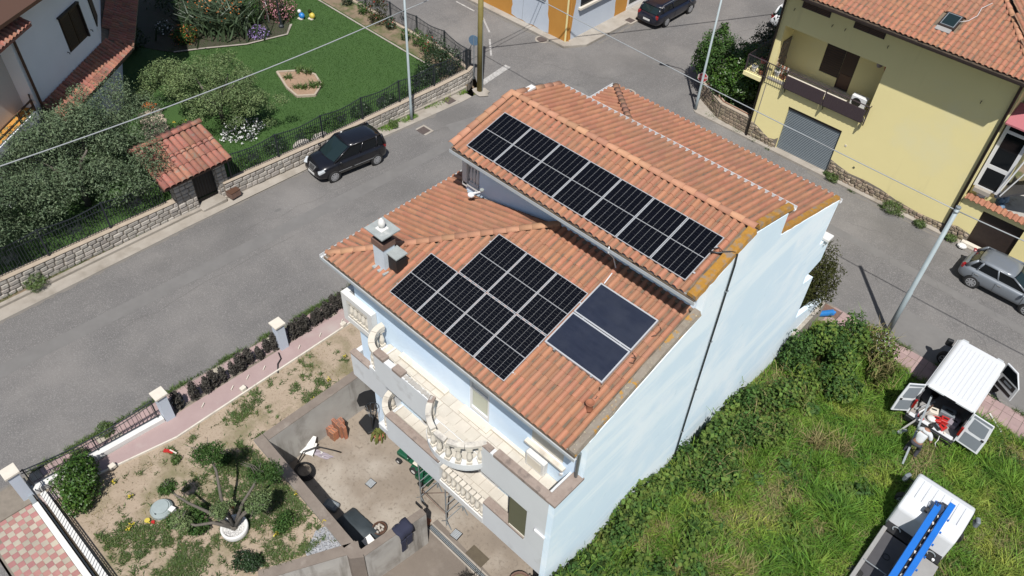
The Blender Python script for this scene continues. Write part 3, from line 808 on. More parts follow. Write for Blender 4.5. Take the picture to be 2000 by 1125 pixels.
# parapets
wall('terrace_parapet', M['grey_wall'], (1.25, 3.78, -6.85, -6.66, 5.70, 6.93), (5.86, HX - .203, -6.85, -6.66, 5.70, 6.93))
wall('parapet_cap', M['parapet_top'], (1.3, 1.75, -6.88, -6.63, 6.93, 7.05), (2.15, 2.55, -6.88, -6.63, 6.93, 7.04), (5.9, 6.2, -6.86, -6.66, 6.93, 6.97), (6.35, HX - .2, -6.88, -6.63, 6.93, 7.06))
wall('terrace_side_parapet', M['grey_wall'], (HX - .42, HX - .203, -6.657, -5.75, 5.9, 6.93))
wall('side_parapet_cap', M['parapet_top'], (HX - .30, HX + .03, -6.90, -5.70, 6.985, 7.07))
rl = MB()
r_ = random.Random(4)
for k in range(26):
    x = 2.6 + k * .045; rl.obox((x, -6.75, 6.94), (.06, .17 * r_.uniform(.5, 1), .05 * r_.uniform(.4, 1.3)), r_.uniform(-.4, .4))
rl.build('broken_cap', M['concrete_old'], house)
wall('balcony_parapet', M['grey_wall'], (1.5, 4.05, -6.85, -6.66, 2.69, 3.95), (5.98, HX - .203, -6.85, -6.66, 2.69, 3.95))
wall('balcony_cap', M['parapet_top'], (1.52, 4.03, -6.87, -6.60, 3.95, 4.03), (6.0, 7.65, -6.87, -6.60, 3.95, 4.03))
wall('balcony_end_wall', M['grey_wall'], (7.68, HX - .203, -6.85, -6.66, 3.95, 5.70))
wall('ceiling_edge', M['grey_wall'], (5.86, 7.68, -6.848, -6.66, 5.60, 5.70))
MB().box(7.02, 7.675, -6.83, -6.79, 4.08, 5.97).box(7.02, 7.05, -6.845, -6.78, 4.08, 5.6).build('roller_panel', M['olive_panel'], house)
MB().box(7.05, 7.675, -6.846, -6.62, 4.035, 4.09).build('panel_sill', M['cream'], house)
MB().box(8.02, 8.42, -6.93, -6.855, 5.02, 5.14).build('wall_light', M['white_metal'], house, bev=.02)
# balusters: bow balustrade of the upper terrace
for k in range(9):
    a = 206 + k * 15.8
    x, y = BC[0] + (BR - .06) * math.cos(R(a)), BC[1] + (BR - .06) * math.sin(R(a))
    put('baluster', bm_cream, house, (x, y, 6.06), R(a))
for i, (a0, a1, mm) in enumerate([(198, 211, 'parapet_top'), (211.6, 233, 'cap_stone'), (233.6, 256, 'cap_stone'), (262, 282, 'cap_stone'), (285, 310, 'cap_stone'), (310.7, 340, 'cap_stone')]):
    MB().prism(arc(BC[0], BC[1], BR + .03, a0, a1, 6) + arc(BC[0], BC[1], BR - .14, a1, a0, 6), 'z', 6.87 + .004 * (i % 3), 6.97 + .012 * (i % 2)).build('handrail_block', M[mm], house)
# straight row of balusters of the lower balcony, their top blocks bare
for k in range(9):
    put('baluster', bm_cream, house, (4.17 + k * .212, -6.75, 2.99))
wall('baluster_kerb', M['white_paint'], (4.05, 5.98, -6.87, -6.64, 2.70, 2.99))
# curved balustrade ends on the left, upper and lower
def curved_end(cx, cy, z, a0, a1, r, n, mm):
    for k in range(n):
        a = a0 + (a1 - a0) * (k + .5) / n
        put('baluster', bm_cream, house, (cx + r * math.cos(R(a)), cy + r * math.sin(R(a)), z + .02), R(a))
    for k in range(3):
        b0 = a0 + (a1 - a0) * k / 3; b1 = a0 + (a1 - a0) * (k + .96) / 3
        MB().prism(arc(cx, cy, r + .10, b0, b1, 4) + arc(cx, cy, r - .10, b1, b0, 4), 'z', z + .82, z + .95 + .01 * k).build('handrail_block', M[mm], house)
    MB().prism(arc(cx, cy, r + .11, a0, a1, 8) + arc(cx, cy, r - .13, a1, a0, 8), 'z', z - .28, z + .02).build('curved_kerb', M['grey_wall'], house)
curved_end(1.3, -6.02, 6.0, 270, 168, .72, 5, 'cream')
curved_end(1.6, -6.02, 3.0, 270, 175, .72, 5, 'cream')
MB().prism([(1.3, -5.76), (.68, -5.76)] + arc(1.3, -6.02, .68, 168, 270, 8), 'z', 5.72, 5.98).build('curved_slab', M['terrace'], house)
MB().prism([(1.6, -5.76), (.95, -5.76)] + arc(1.6, -6.02, .68, 175, 270, 8), 'z', 2.72, 2.98).build('curved_slab', M['terrace'], house)
# small white balconies round the left corner
sb = MB().box(-1.42, .1, -5.96, -5.0, 5.72, 5.95).build('corner_balcony', M['white_paint'], house)
MB().box(-1.42, -1.20, -5.96, -5.76, 5.95, 7.0).box(-.14, .1, -5.96, -5.76, 5.95, 7.0).box(-1.20, -.14, -5.96, -5.76, 6.80, 7.0).box(-1.42, -1.22, -5.757, -3.2, 6.80, 7.0).box(-1.42, -1.22, -3.4, -3.2, 5.95, 6.80).box(-1.38, -.95, -5.0, -3.2, 5.72, 5.95).build('balcony_frame', M['white_paint'], house)
for k in range(5):
    put('baluster', bm_cream, house, (-1.07 + k * .2, -5.86, 5.97))
for k in range(8):
    put('baluster', bm_cream, house, (-1.32, -5.55 + k * .27, 5.97))
wall('corner_parapet', M['grey_wall'], (-1.42, .95, -5.96, -5.76, 2.70, 3.90), (-1.42, -1.22, -5.757, -3.2, 2.7, 3.9))
wall('corner_slab', M['grey_wall'], (-1.22, .95, -5.757, -5.16, 2.72, 2.98), (-1.22, -.953, -5.5, -3.2, 2.72, 2.98))
MB().box(-1.44, .97, -5.98, -5.74, 3.90, 3.97).build('corner_cap', M['parapet_top'], house)
MB().lathe([(.23, 0), (.21, 5.7)], (-.72, -5.52, 2.98), 16).build('column', M['concrete_old'], house, smooth=True)
# front skirting step along the wall, French window, shutter window
wall('skirting_step', M['cream'], (1.3, 3.42, -5.95, -5.752, 5.995, 6.10), (5.3, 7.0, -5.86, -5.752, 5.995, 6.10))
d = MB().box(4.28, 4.36, -5.73, -5.6, 6.05, 8.15).box(5.02, 5.10, -5.73, -5.6, 6.05, 8.15).box(4.36, 5.02, -5.73, -5.6, 8.07, 8.15).box(4.36, 5.02, -5.73, -5.6, 6.05, 6.22).box(4.36, 5.02, -5.72, -5.62, 7.05, 7.15).build('french_window', M['white_metal'], house)
MB().box(4.36, 5.02, -5.69, -5.65, 7.15, 8.07).build('roller_blind', M['white_paint'], d)
MB().box(4.36, 5.02, -5.68, -5.66, 6.22, 7.05).build('pane', mat('curtain_pane', (0.36, 0.38, 0.30), rough=.2, coat=.5), d)
wall('door_step', M['cream'], (4.1, 5.28, -6.05, -5.752, 5.995, 6.055))
w2 = MB().box(6.60, 8.0, -5.90, -5.752, 6.87, 6.95).build('window_sill', M['cream'], house)
MB().box(6.72, 7.88, -5.72, -5.6, 6.95, 8.2).build('closed_shutter', M['cream_panel'], w2)
bx = MB().box(6.72, 7.42, -5.95, -5.752, 5.995, 6.62).build('meter_niche', M['white_paint'], house, bev=.03)
MB().box(6.80, 7.32, -5.957, -5.94, 6.1, 6.5).build('niche_door', M['cream_panel'], bx)
MB().obox((7.9, -5.78, 6.55), (.09, .06, .09), .3).build('socket_box', M['white_metal'], house)
# dark openings of the shaded lower floors
for x0, x1, z0, z1 in ((2.0, 3.0, 3.0, 5.2), (4.4, 5.6, 3.0, 5.2)):
    dd = MB().box(x0, x1, -5.78, -5.752, z0, z1).build('balcony_door', M['white_metal'], house)
    MB().box(x0 + .12, x1 - .12, -5.79, -5.782, z0 + .15, z1 - .12).build('pane', M['car_glass'], dd)
for x0, x1 in ((1.5, 4.0), (5.2, 7.4)):
    MB().box(x0, x1, -5.18, -5.152, CF, 1.7).build('garage_shutter', M['shutter'], house)
# rear balconies seen past the gable edge
wall('rear_balcony', M['grey_wall'], (4, HX - .203, 7.15, 8.2, 5.55, 5.75), (4, HX - .203, 8.02, 8.2, 5.75, 7.0), (4, HX - .203, 7.15, 8.2, 2.6, 2.8), (4, HX - .203, 8.02, 8.2, 2.8, 4.85))
MB().box(HX - .17, HX + .16, 7.52, 7.92, 7.15, 7.24).build('pillar_cap', M['white_paint'], house)
MB().box(HX - .1, HX + .08, 7.6, 7.84, 6.9, 7.15).build('pillar', M['grey_wall'], house)
wall('front_garden_wall', M['white_paint'], (2, HX + .05, 11.3, 11.5, -.4, 1.35))
wall('garden_wall_side', M['concrete'], (HX - .02, HX + .16, 8.6, 11.25, -.4, 1.25))

# downpipes, gutters
gt = MB()
def gutter(mb, a, b, w=.13, h=.11, t=.012):
    a, b = Vector(a), Vector(b)
    d = (b - a).normalized(); n = Vector((d.y, -d.x, 0))
    for off, ww, z0, z1 in ((0, t, 0, h), (w, t, 0, h), (w / 2, w, -t, 0)):
        p = a + n * off; q = b + n * off
        c = (p + q) / 2
        mb.obox((c.x, c.y, c.z + (z0 + z1) / 2), ((q - p).length, ww, z1 - z0), math.atan2(d.y, d.x))
gutter(gt, (-1.58, -6.25, 8.62), (8.60, -6.25, 8.62)); gt.build('front_gutter', M['gutter'], house)
gt = MB(); gutter(gt, (-1.52, .1, 8.62), (-1.52, -6.34, 8.62)); gt.build('left_gutter', M['white_metal'], house)
gt = MB(); gutter(gt, (-.42, -1.86, 11.02), (8.60, -1.86, 11.02)); gt.build('upper_gutter', M['gutter'], house)
gt = MB(); gutter(gt, (8.60, 3.06, 11.18), (-.2, 3.06, 11.18)); gt.build('rear_gutter', M['white_metal'], house)
gt = MB(); gutter(gt, (8.60, 7.42, 8.93), (-1.1, 7.42, 8.93)); gt.build('lower_rear_gutter', M['white_metal'], house)
gt = MB(); gutter(gt, (-1.12, 7.55, 8.93), (-1.12, 4.5, 8.93)); gt.build('side_gutter', M['white_metal'], house)
MB().tube([(8.42, -6.2, 8.64), (8.42, -6.1, 8.45), (8.40, -5.83, 8.2), (8.40, -5.83, 6.0)], .05, 8).build('downpipe', M['galv'], house, smooth=True)
# soffits
MB().box(-1.5, HX - .21, -6.2, -5.76, 8.60, 8.66).box(-1.5, -.96, -5.76, .3, 8.6, 8.66).build('soffit', M['slab_grey'], house)
MB().box(-.4, HX - .21, -1.85, -1.26, 11.02, 11.06).build('upper_soffit', M['slab_grey'], house)

# roofs: decks, tiles, ridge tiles
TW, TL = .2335, .40
def tile_mb(w=TW, l=.44, h=.088):
    us = [0, .074, .086, .110, .152, .194, .220, .236]
    ws = [.008, .006, .045, .076, .088, .076, .045, .006]
    sc = w / .2335; us = [u * sc for u in us]; ws = [q * h / .088 for q in ws]
    mb = MB(); vs = []
    for v, dz in ((0, .022), (l, .004)):
        for u, q in zip(us, ws): vs.append((u, v, q + dz))
    for u, q in zip(us, ws): vs.append((u, .003, q + .022 - .026))
    n = len(us)
    fs = [(i, i + 1, n + i + 1, n + i) for i in range(n - 1)] + [(2 * n + i, 2 * n + i + 1, i + 1, i) for i in range(n - 1)]
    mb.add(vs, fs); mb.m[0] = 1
    return mb
class Roof:
    def __init__(s): s.mats = []
    def plane(s, o, U, tilt, nu, nv, keep, tw=TW, tl=TL, jit=.5, lift=0.0):
        """o: eave corner, U: direction along the eave, the slope rises to the left of U"""
        U = Vector(U).normalized(); H = Vector((-U.y, U.x, 0))
        V = H * math.cos(tilt) + Vector((0, 0, math.sin(tilt))); Nn = U.cross(V)
        B = Matrix((U, V, Nn)).transposed()
        r = random.Random(int(abs(o[0] * 100)) + nu)
        for j in range(nv):
            for i in range(nu):
                u, v = i * tw, j * tl
                if not keep(u + tw / 2, v + tl / 2): continue
                p = Vector(o) + U * u + V * v + Nn * lift
                m4 = (B @ Matrix.Rotation(r.gauss(0, .022) * jit, 3, 'Z') @ Matrix.Rotation(r.uniform(-.014, .008) * jit, 3, 'X')).to_4x4()
                m4.translation = p + V * (r.uniform(-.02, .02) - (.05 if r.random() < .02 else 0)) * jit + Nn * r.uniform(0, .012) * jit
                s.mats.append(m4)
    def build(s, base, part, parent, mb, m, limit=300, name='roof_tile'):
        """nearest `limit` tiles as separate parts of `part`, the rest joined"""
        camp = cam.matrix_world.translation
        fwd = fw
        def size(m4):
            q = m4.translation - camp; z = q.dot(fwd)
            x = abs(q.dot(rt)) / z; y = abs(q.dot(up)) / z
            vis = x < .66 and y < .37
            return (0 if vis else 1, z)
        ms = sorted(s.mats, key=size)
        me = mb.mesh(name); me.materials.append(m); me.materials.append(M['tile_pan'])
        off = Matrix.Translation(-world_loc(part))
        for m4 in ms[:limit]:
            inst(name, me, part, None, mat4=off @ m4)
        rest = ms[limit:]
        if rest:
            V = np.array(mb.v); F = mb.f; n = len(V)
            allv = np.concatenate([V @ np.array(m4.to_3x3()).T + np.array(m4.translation) for m4 in rest])
            allf = [tuple(i + n * k for i in f) for k in range(len(rest)) for f in F]
            allv = allv - np.array(world_loc(part))
            me2 = bpy.data.meshes.new(name + '_field'); me2.from_pydata(allv.tolist(), [], allf)
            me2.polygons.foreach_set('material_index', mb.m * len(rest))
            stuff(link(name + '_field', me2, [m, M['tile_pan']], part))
tan1, tan2 = math.tan(T1), math.tan(T2)
def deckz(mb, pts, dz=-.03):
    mb.add([(x, y, z + dz) for x, y, z in pts] + [(x, y, z + dz - .09) for x, y, z in pts],
           [tuple(range(len(pts))), tuple(range(2 * len(pts) - 1, len(pts) - 1, -1))] + [(i, (i + 1) % len(pts), len(pts) + (i + 1) % len(pts), len(pts) + i) for i in range(len(pts))])
EZ = 8.74                                                # lower eave
yb = -1.24
ap = (-1.54 + (yb + 6.29), yb)                           # hip meets the upper wall
rise = (yb + 6.29) * tan1
dk = MB()
deckz(dk, [(-1.54, -6.29, EZ), (8.55, -6.29, EZ), (8.55, yb, EZ + rise), (ap[0], yb, EZ + rise)])
deckz(dk, [(-1.54, -6.29, EZ), (ap[0], yb, EZ + rise), (-.45, yb, EZ + 1.09 * tan1), (-.45, .1, EZ + 1.09 * tan1), (-1.54, .1, EZ)])
UZ = 11.13
ry = .82
deckz(dk, [(-.40, -1.89, UZ), (8.55, -1.89, UZ), (8.55, ry, UZ + (ry + 1.89) * tan2), (-.40, ry, UZ + (ry + 1.89) * tan2)])
RZ = UZ + (ry + 1.89) * tan2
deckz(dk, [(-.40, ry, RZ), (8.55, ry, RZ), (8.55, 3.06, RZ - (3.06 - ry) * tan2), (-.18, 3.06, RZ - (3.06 - ry) * tan2)])
BZ = 9.05; T3 = R(16.0); tan3 = math.tan(T3)
deckz(dk, [(-1.05, 7.44, BZ), (8.55, 7.44, BZ), (8.55, 2.76, BZ + 4.68 * tan3), (3.63, 2.76, BZ + 4.68 * tan3)])
deckz(dk, [(-1.05, 7.44, BZ), (3.63, 2.76, BZ + 4.68 * tan3), (-1.05, 2.76, BZ)])
roof = dk.build('roof', M['deck'], house)
rf = Roof()
c1 = math.cos(T1)
rf.plane((-1.54, -6.31, EZ), (1, 0, 0), T1, 43, 13, lambda u, v: u > v * c1 - .02 and u < 9.80)
# left slope: eave along x=-1.54, U points to -y so that the slope rises to +x
rf.plane((-1.56, .1, EZ), (0, -1, 0), T1, 28, 13, lambda u, v: (6.39 - u) > v * c1 - .02 and (u > 1.34 or v * c1 < 1.06))
rf.plane((-.42, -1.91, UZ), (1, 0, 0), T2, 38, 7, lambda u, v: u < 8.72)
c2 = math.cos(T2)
rf.plane((8.36, 3.08, RZ - (3.06 - ry) * tan2), (-1, 0, 0), T2, 38, 6, lambda u, v: u < 8.74 - .1 and v < 2.3)
rf.plane((8.36, 7.46, BZ), (-1, 0, 0), T3, 41, 12, lambda u, v: (9.41 - u) > v * math.cos(T3) - .02)
rf.plane((-1.07, 7.44, BZ), (0, -1, 0), T3, 21, 12, lambda u, v: u > v * math.cos(T3) - .02 and v * math.cos(T3) < 3.0)
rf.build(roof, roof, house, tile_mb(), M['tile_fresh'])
# verge tiles at the left gable and lichen covered verge strips at the right
def half_tile_mb(l, r0, r1, h=.75):
    mb = MB(); vs = []; n = 8
    for y, r, dz in ((0, r0, .018), (l, r1, 0)):
        for k in range(n + 1):
            t = PI * k / n; vs.append((r * math.cos(t), y, r * h * math.sin(t) + dz))
    for k in range(n + 1):
        t = PI * k / n; vs.append(((r0 - .02) * math.cos(t), .001, (r0 - .02) * h * math.sin(t) + .018))
    m_ = n + 1
    fs = [(i, i + 1, m_ + i + 1, m_ + i) for i in range(n)] + [(2 * m_ + i, 2 * m_ + i + 1, i + 1, i) for i in range(n)]
    return mb.add(vs, fs)
rme = half_tile_mb(.44, .125, .105).mesh('ridge_tile'); rme.materials.append(M['tile_ridge']); rme.polygons.foreach_set('use_smooth', [True] * len(rme.polygons))
def ridge(a, b, parent, step=.38, me=rme, name='ridge_tile', dz=.02):
    a, b = Vector(a), Vector(b); d = b - a; n = max(1, int(d.length / step)); dn = d.normalized()
    side = dn.cross(Vector((0, 0, 1))).normalized(); u_ = side.cross(dn)
    B = Matrix((side, dn, u_)).transposed().to_4x4()
    off = world_loc(parent)
    for k in range(n):
        m4 = B @ Matrix.Rotation(random.uniform(-.02, .02), 4, 'Z')
        m4.translation = a + d * (k / n) + Vector((0, 0, dz + random.uniform(0, .008))) - off
        inst(name, me, parent, None, mat4=m4)
ridge((8.5, ry, RZ + .05), (-.48, ry, RZ + .05), roof)
ridge((-1.40, -6.15, EZ + .07), (ap[0], ap[1] - .05, EZ + rise + .05), roof)
ridge((-.95, 7.34, BZ + .06), (3.5, 2.86, BZ + 4.6 * tan3 + .06), roof)
ridge((-.48, -1.85, UZ + .05), (-.48, ry, RZ + .05), roof, name='verge_tile')
ridge((-.30, 3.0, RZ - (3.06 - ry) * tan2 + .06), (-.40, ry + .1, RZ + .03), roof, name='verge_tile')
MB().obox((-.36, 1.35, RZ - .09), (.2, .75, .16)).build('verge_mortar', M['white_paint'], roof)
def verge(name, m, a, b, w=.26, h=.10, x=8.44):
    p = MB(); n = 14
    r = random.Random(len(name)); vs = []
    for k in range(n + 1):
        t = k / n; y = a[0] + (b[0] - a[0]) * t; z = a[1] + (b[1] - a[1]) * t
        for xx, zz in ((x - w / 2, -.02), (x - w / 2 + .03, h * r.uniform(.7, 1)), (x + w / 2 - .03, h * r.uniform(.6, .9)), (x + w / 2 + .01, -.05)):
            vs.append((xx + r.uniform(-.012, .012), y, z + zz))
    fs = [(4 * i + j, 4 * i + j + 1, 4 * i + 5 + j, 4 * i + 4 + j) for i in range(n) for j in range(3)]
    p.add(vs, fs + [(0, 1, 2, 3), (4 * n, 4 * n + 3, 4 * n + 2, 4 * n + 1)])
    p.build(name, m, roof)
verge('verge_strip', M['lichen_grey'], (-6.30, EZ + .03), (-1.25, EZ + .03 + 5.05 * tan1))
verge('verge_strip', M['lichen'], (-1.90, UZ + .04), (ry - .1, RZ + .03), .30)
verge('verge_strip', M['lichen'], (ry + .1, RZ + .02), (3.06, RZ + .04 - 2.24 * tan2), .24)
verge('verge_strip', M['lichen'], (2.9, BZ + .04 + 4.54 * tan3), (7.44, BZ + .04), .22)
# grey lead flashing where the lower roof meets the upper wall
MB().beam((4.0, -1.30, EZ + rise + .03), (8.35, -1.30, EZ + rise + .03), .16, .05).build('flashing', M['deck'], roof)

# chimney
ch = MB().box(.06, .53, -5.55, -5.12, 8.7, 9.98).build('chimney', M['chimney_blue'], roof)
MB().box(.035, .555, -5.575, -5.095, 9.84, 10.05).build('band', M['rust_brown'], ch)
fl = MB().box(.12, .48, -5.50, -5.18, 10.05, 10.36)
fl.build('flue', M['black'], ch)
MB().box(-.10, .68, -5.67, -4.97, 10.36, 10.42).build('chimney_slab', M['slab_grey'], ch, bev=.01)
MB().lathe([(.09, 0), (.09, .03), (.055, .05), (.09, .09), (.115, .17), (.11, .24), (.075, .32), (.03, .37), (.0, .39)], (.29, -5.33, 10.42), 14).build('finial', M['white_paint'], ch, smooth=True)
MB().box(.16, .44, -5.48, -5.2, 10.42, 10.445).build('finial_base', M['white_paint'], ch)
MB().box(-.02, .62, -5.68, -5.04, 8.66, 8.99).build('mortar_foot', M['slab_grey'], ch)
sbx = MB().box(.525, .90, -5.40, -5.02, 8.98, 9.62).build('flue_box', M['rust_brown'], ch)
MB().box(.56, .93, -5.42, -5.40, 9.1, 9.55).box(.90, .93, -5.40, -5.02, 9.1, 9.55).build('grille', M['black'], ch)
MB().obox((.72, -5.22, 9.66), (.48, .44, .04)).build('box_lid', M['slab_grey'], ch)
MB().box(.54, .98, -5.45, -4.9, 8.86, 8.93).build('box_base', M['black'], ch)
# terracotta vent pipe
MB().lathe([(.11, 0), (.095, .05), (.085, .25), (.11, .28), (.125, .31), (.105, .31), (.09, .26)], (8.02, -5.15, EZ + 1.12 * tan1 + .02), 14).build('vent_pipe', M['terracotta'], roof, smooth=True)

# ------------------------------------------------------------------ solar panels on the two roofs
PW_, PH_ = 1.134, 1.722
def grid_mesh(name, x0, x1, y0, y1, nx, ny, gx, gy, z, m):
    mb = MB(); cx, cy = (x1 - x0) / nx, (y1 - y0) / ny
    for i in range(nx):
        for j in range(ny):
            a, b = x0 + i * cx + gx / 2, x0 + (i + 1) * cx - gx / 2
            c, d = y0 + j * cy + gy / 2, y0 + (j + 1) * cy - gy / 2
            mb.add([(a, c, z), (b, c, z), (b, d, z), (a, d, z)], [(0, 1, 2, 3)])
    me = mb.mesh(name); me.materials.append(m); return me
fr = MB()
fr.box(0, .016, 0, PH_, -.035, 0).box(PW_ - .016, PW_, 0, PH_, -.035, 0).box(.016, PW_ - .016, 0, .016, -.035, 0).box(.016, PW_ - .016, PH_ - .016, PH_, -.035, 0)
fr_me = fr.mesh('frame'); fr_me.materials.append(M['alu'])
bk = MB().box(.016, PW_ - .016, .016, PH_ - .016, -.02, -.008); bk_me = bk.mesh('backsheet'); bk_me.materials.append(M['backsheet'])
h1 = grid_mesh('cell_half', .022, PW_ - .022, .022, PH_ / 2 - .013, 6, 9, .0065, .002, -.004, M['cell'])
h2 = grid_mesh('cell_half', .022, PW_ - .022, PH_ / 2 + .013, PH_ - .022, 6, 9, .0065, .002, -.004, M['cell'])
def panel(loc, tilt, label, group):
    t = thing('solar_module', label, 'solar panel', loc, 0, group, rx=tilt)
    inst('frame', fr_me, t, (0, 0, 0)); inst('backsheet', bk_me, t, (0, 0, 0)); inst('cell_half', h1, t, (0, 0, 0)); inst('cell_half', h2, t, (0, 0, 0))
    return t
tu = R(14.02)
names_u = ['first', 'second', 'third', 'fourth', 'fifth', 'sixth', 'seventh']
for k in range(7):
    lab = '%s black solar panel from the street end, in the upper row of seven' % names_u[k]
    panel((k * (PW_ + .02), -PH_ * math.cos(tu), 11.75 - PH_ * math.sin(tu)), tu, lab, 'solar panels in one row on the upper roof')
tl_ = R(14.82); O2 = (1.206, -2.608, 9.858)
def lo_pt(i, j):
    v = -j * (PH_ + .022)
    return (O2[0] + i * (PW_ + .02), O2[1] + v * math.cos(tl_), O2[2] + v * math.sin(tl_))
for i, w_ in ((1, 'nearest the hip'), (2, 'middle'), (3, 'beside the collectors')):
    panel(lo_pt(i, 1), tl_, 'black solar panel in the row of three on the lower roof, %s' % w_, 'solar panels on the lower roof')
for i, w_ in ((0, 'nearest the chimney'), (1, 'second from chimney'), (2, 'third from chimney'), (3, 'farthest from chimney')):
    panel(lo_pt(i, 2), tl_, 'black panel in the row of four on the lower roof, %s' % w_, 'solar panels on the lower roof')
# mounting rails under each row
def rails(name, o, L_, tilt, ys, label):
    mb = MB()
    for y in ys: mb.box(-.06, L_ + .06, y - .02, y + .02, -.075, -.036)
    t = mb.build(name, M['alu'], world=False); t.location = o; t.rotation_euler = (tilt, 0, 0)
    tag(t, label, 'rails')
rails('mounting_rails', (0, -PH_ * math.cos(tu), 11.75 - PH_ * math.sin(tu)), 7 * PW_ + .12, tu, (.35, 1.37), 'aluminium mounting rails under the row of seven panels on the upper roof')
rails('mounting_rails', lo_pt(1, 1), 3 * PW_ + .06, tl_, (.35, 1.37), 'aluminium mounting rails under the higher row of panels on the lower roof')
rails('mounting_rails', lo_pt(0, 2), 4 * PW_ + .08, tl_, (.35, 1.37), 'aluminium mounting rails under the lower row of panels on the lower roof')
# two thermal collectors, dark blue
def collector(v0, label):
    w, h = 1.98, 1.18
    v = v0
    loc = (5.88, -2.19 - v * math.cos(tl_) - h * math.cos(tl_), 10.03 - (v + h) * math.sin(tl_))
    t = thing('solar_collector', label, 'collector', loc, 0, 'thermal collectors', rx=tl_)
    MB().box(0, .04, 0, h, -.1, 0).box(w - .04, w, 0, h, -.1, 0).box(.04, w - .04, 0, .04, -.1, 0).box(.04, w - .04, h - .04, h, -.1, 0).build('frame', M['alu'], t, world=False)
    MB().box(.04, w - .04, .04, h - .04, -.1, -.012).build('absorber', M['collector'], t, world=False)
    a = MB()
    for s in (.35, w - .35): a.box(s - .025, s + .025, -.04, .0, -.13, -.02)
    a.build('clamp', M['galv'], t, world=False)
collector(0, 'upper dark blue thermal collector beside the panels on the lower roof')
collector(1.205, 'lower dark blue thermal collector beside the panels on the lower roof')
def cord(name, label, pts, r, m, cat='cable', seg=6):
    return tag(MB().tube(pts, r, seg).build(name, m, smooth=True), label, cat)
def zl(y): return EZ + (y + 6.29) * tan1 + .09
cord('hose', 'thin dark hose hanging from the lower edge of the lower collector', [(7.86, -4.55, zl(-4.55)), (7.95, -4.68, zl(-4.68)), (7.98, -4.85, zl(-4.85)), (7.92, -4.98, zl(-4.98)), (7.85, -5.02, zl(-5.02))], .018, M['wood'], 'hose')
cord('hose', 'coiled dark hose at the corner between the two thermal collectors', [(7.9, -3.3, zl(-3.3)), (8.06, -3.35, zl(-3.35)), (8.1, -3.5, zl(-3.5)), (7.98, -3.56, zl(-3.56)), (7.95, -3.42, zl(-3.42)), (8.05, -3.36, zl(-3.36) + .03)], .02, M['wood'], 'hose')
cord('hose', 'short dark hose at the far corner of the upper thermal collector', [(7.9, -2.22, zl(-2.22)), (8.05, -2.3, zl(-2.3)), (8.05, -2.5, zl(-2.5)), (7.97, -2.62, zl(-2.62))], .018, M['wood'], 'hose')
cord('pipe', 'thin white pipe running from the upper gutter down to the thermal collectors', [(5.72, -1.72, 11.12), (5.78, -1.92, 11.16), (5.82, -2.0, 11.02), (5.85, -1.72, 10.65), (5.85, -1.5, zl(-1.5)), (5.93, -2.1, zl(-2.1) + .02)], .02, M['white_metal'], 'pipe')
def cable_run():
    mb = MB()
    mb.tube([(8.0, -.62, 11.62), (8.2, -.5, 11.62), (8.4, -.3, 11.66), (8.60, -.16, 11.60), (8.62, -.15, 11.2), (8.62, -.02, 6), (8.62, .14, 1.44)], .028, 6)
    return mb.build('cable', M['black_plastic'], smooth=True)
cr = tag(cable_run(), 'black cable running from the upper panels down the tall pale blue gable', 'cable')
for z in (3.2, 5.6, 8.0, 10.2):
    MB().box(8.575, 8.655, -.15 + .29 * (11.6 - z) / 10.2 - .045, -.15 + .29 * (11.6 - z) / 10.2 + .045, z - .02, z + .02).build('cable_clip', M['galv'], cr)
cord('cable', 'loose dark cable looping out at the edge of the upper row of panels', [(7.95, -.55, 11.6), (8.15, -.38, 11.7), (8.3, -.42, 11.68), (8.42, -.28, 11.68), (8.55, -.2, 11.68)], .014, M['black'])
# bracket lamp with spotlight on the loggia wall
t = thing('floodlight', 'small white floodlight on a bent bracket beside the little upper loggia', 'lamp', (.35, -1.25, 9.6))
MB().tube([(.35, -1.25, 9.55), (.30, -1.7, 9.62), (.62, -1.62, 9.85)], .02, 6).build('arm', M['white_metal'], t)
MB().lathe([(.05, 0), (.11, .08), (.11, .12)], (.28, -1.74, 9.5), 10).build('lamp_head', M['white_metal'], t)
MB().lathe([(.03, 0), (.07, .05), (.07, .09)], (.62, -1.6, 9.85), 10).build('sensor', M['slab_grey'], t)
MB().tube([(.1, -1.28, 9.35), (.05, -1.5, 9.38), (.15, -1.62, 9.4)], .03, 6).build('bracket', M['white_metal'], t)

# ------------------------------------------------------------------ poles, lamp posts, overhead wires
def lamp_post(x, y, h, label, arm=None):
    z = gz(y)
    t = thing('street_lamp', label, 'lamp post', (x, y, z))
    MB().tube([(x, y, z - .1), (x, y, z + 1.0), (x, y, z + 1.05), (x, y, z + h)], [.085, .085, .07, .05], 10).build('pole', M['pole_grey'], t, smooth=True)
    MB().lathe([(.12, -.02), (.12, .05), (.09, .08)], (x, y, z), 10).build('foot', M['concrete'], t)
    if arm:
        ax, ay = arm
        MB().tube([(x, y, z + h), (x + ax * .3, y + ay * .3, z + h + .5), (x + ax, y + ay, z + h + .7)], .035, 8).build('arm', M['pole_grey'], t, smooth=True)
        MB().obox((x + ax * 1.25, y + ay * 1.25, z + h + .68), (.6, .22, .12), math.atan2(ay, ax)).build('lamp_head', M['galv'], t, bev=.03)
    return t
lamp_post(-14.7, 8.47, 8.5, 'tall thin grey lamp post on the kerb behind the black people carrier', (1.0, .2))
lamp_post(-4.48, 21.21, 7.4, 'thin grey lamp post in front of the citrus bushes', (-.9, -.5))
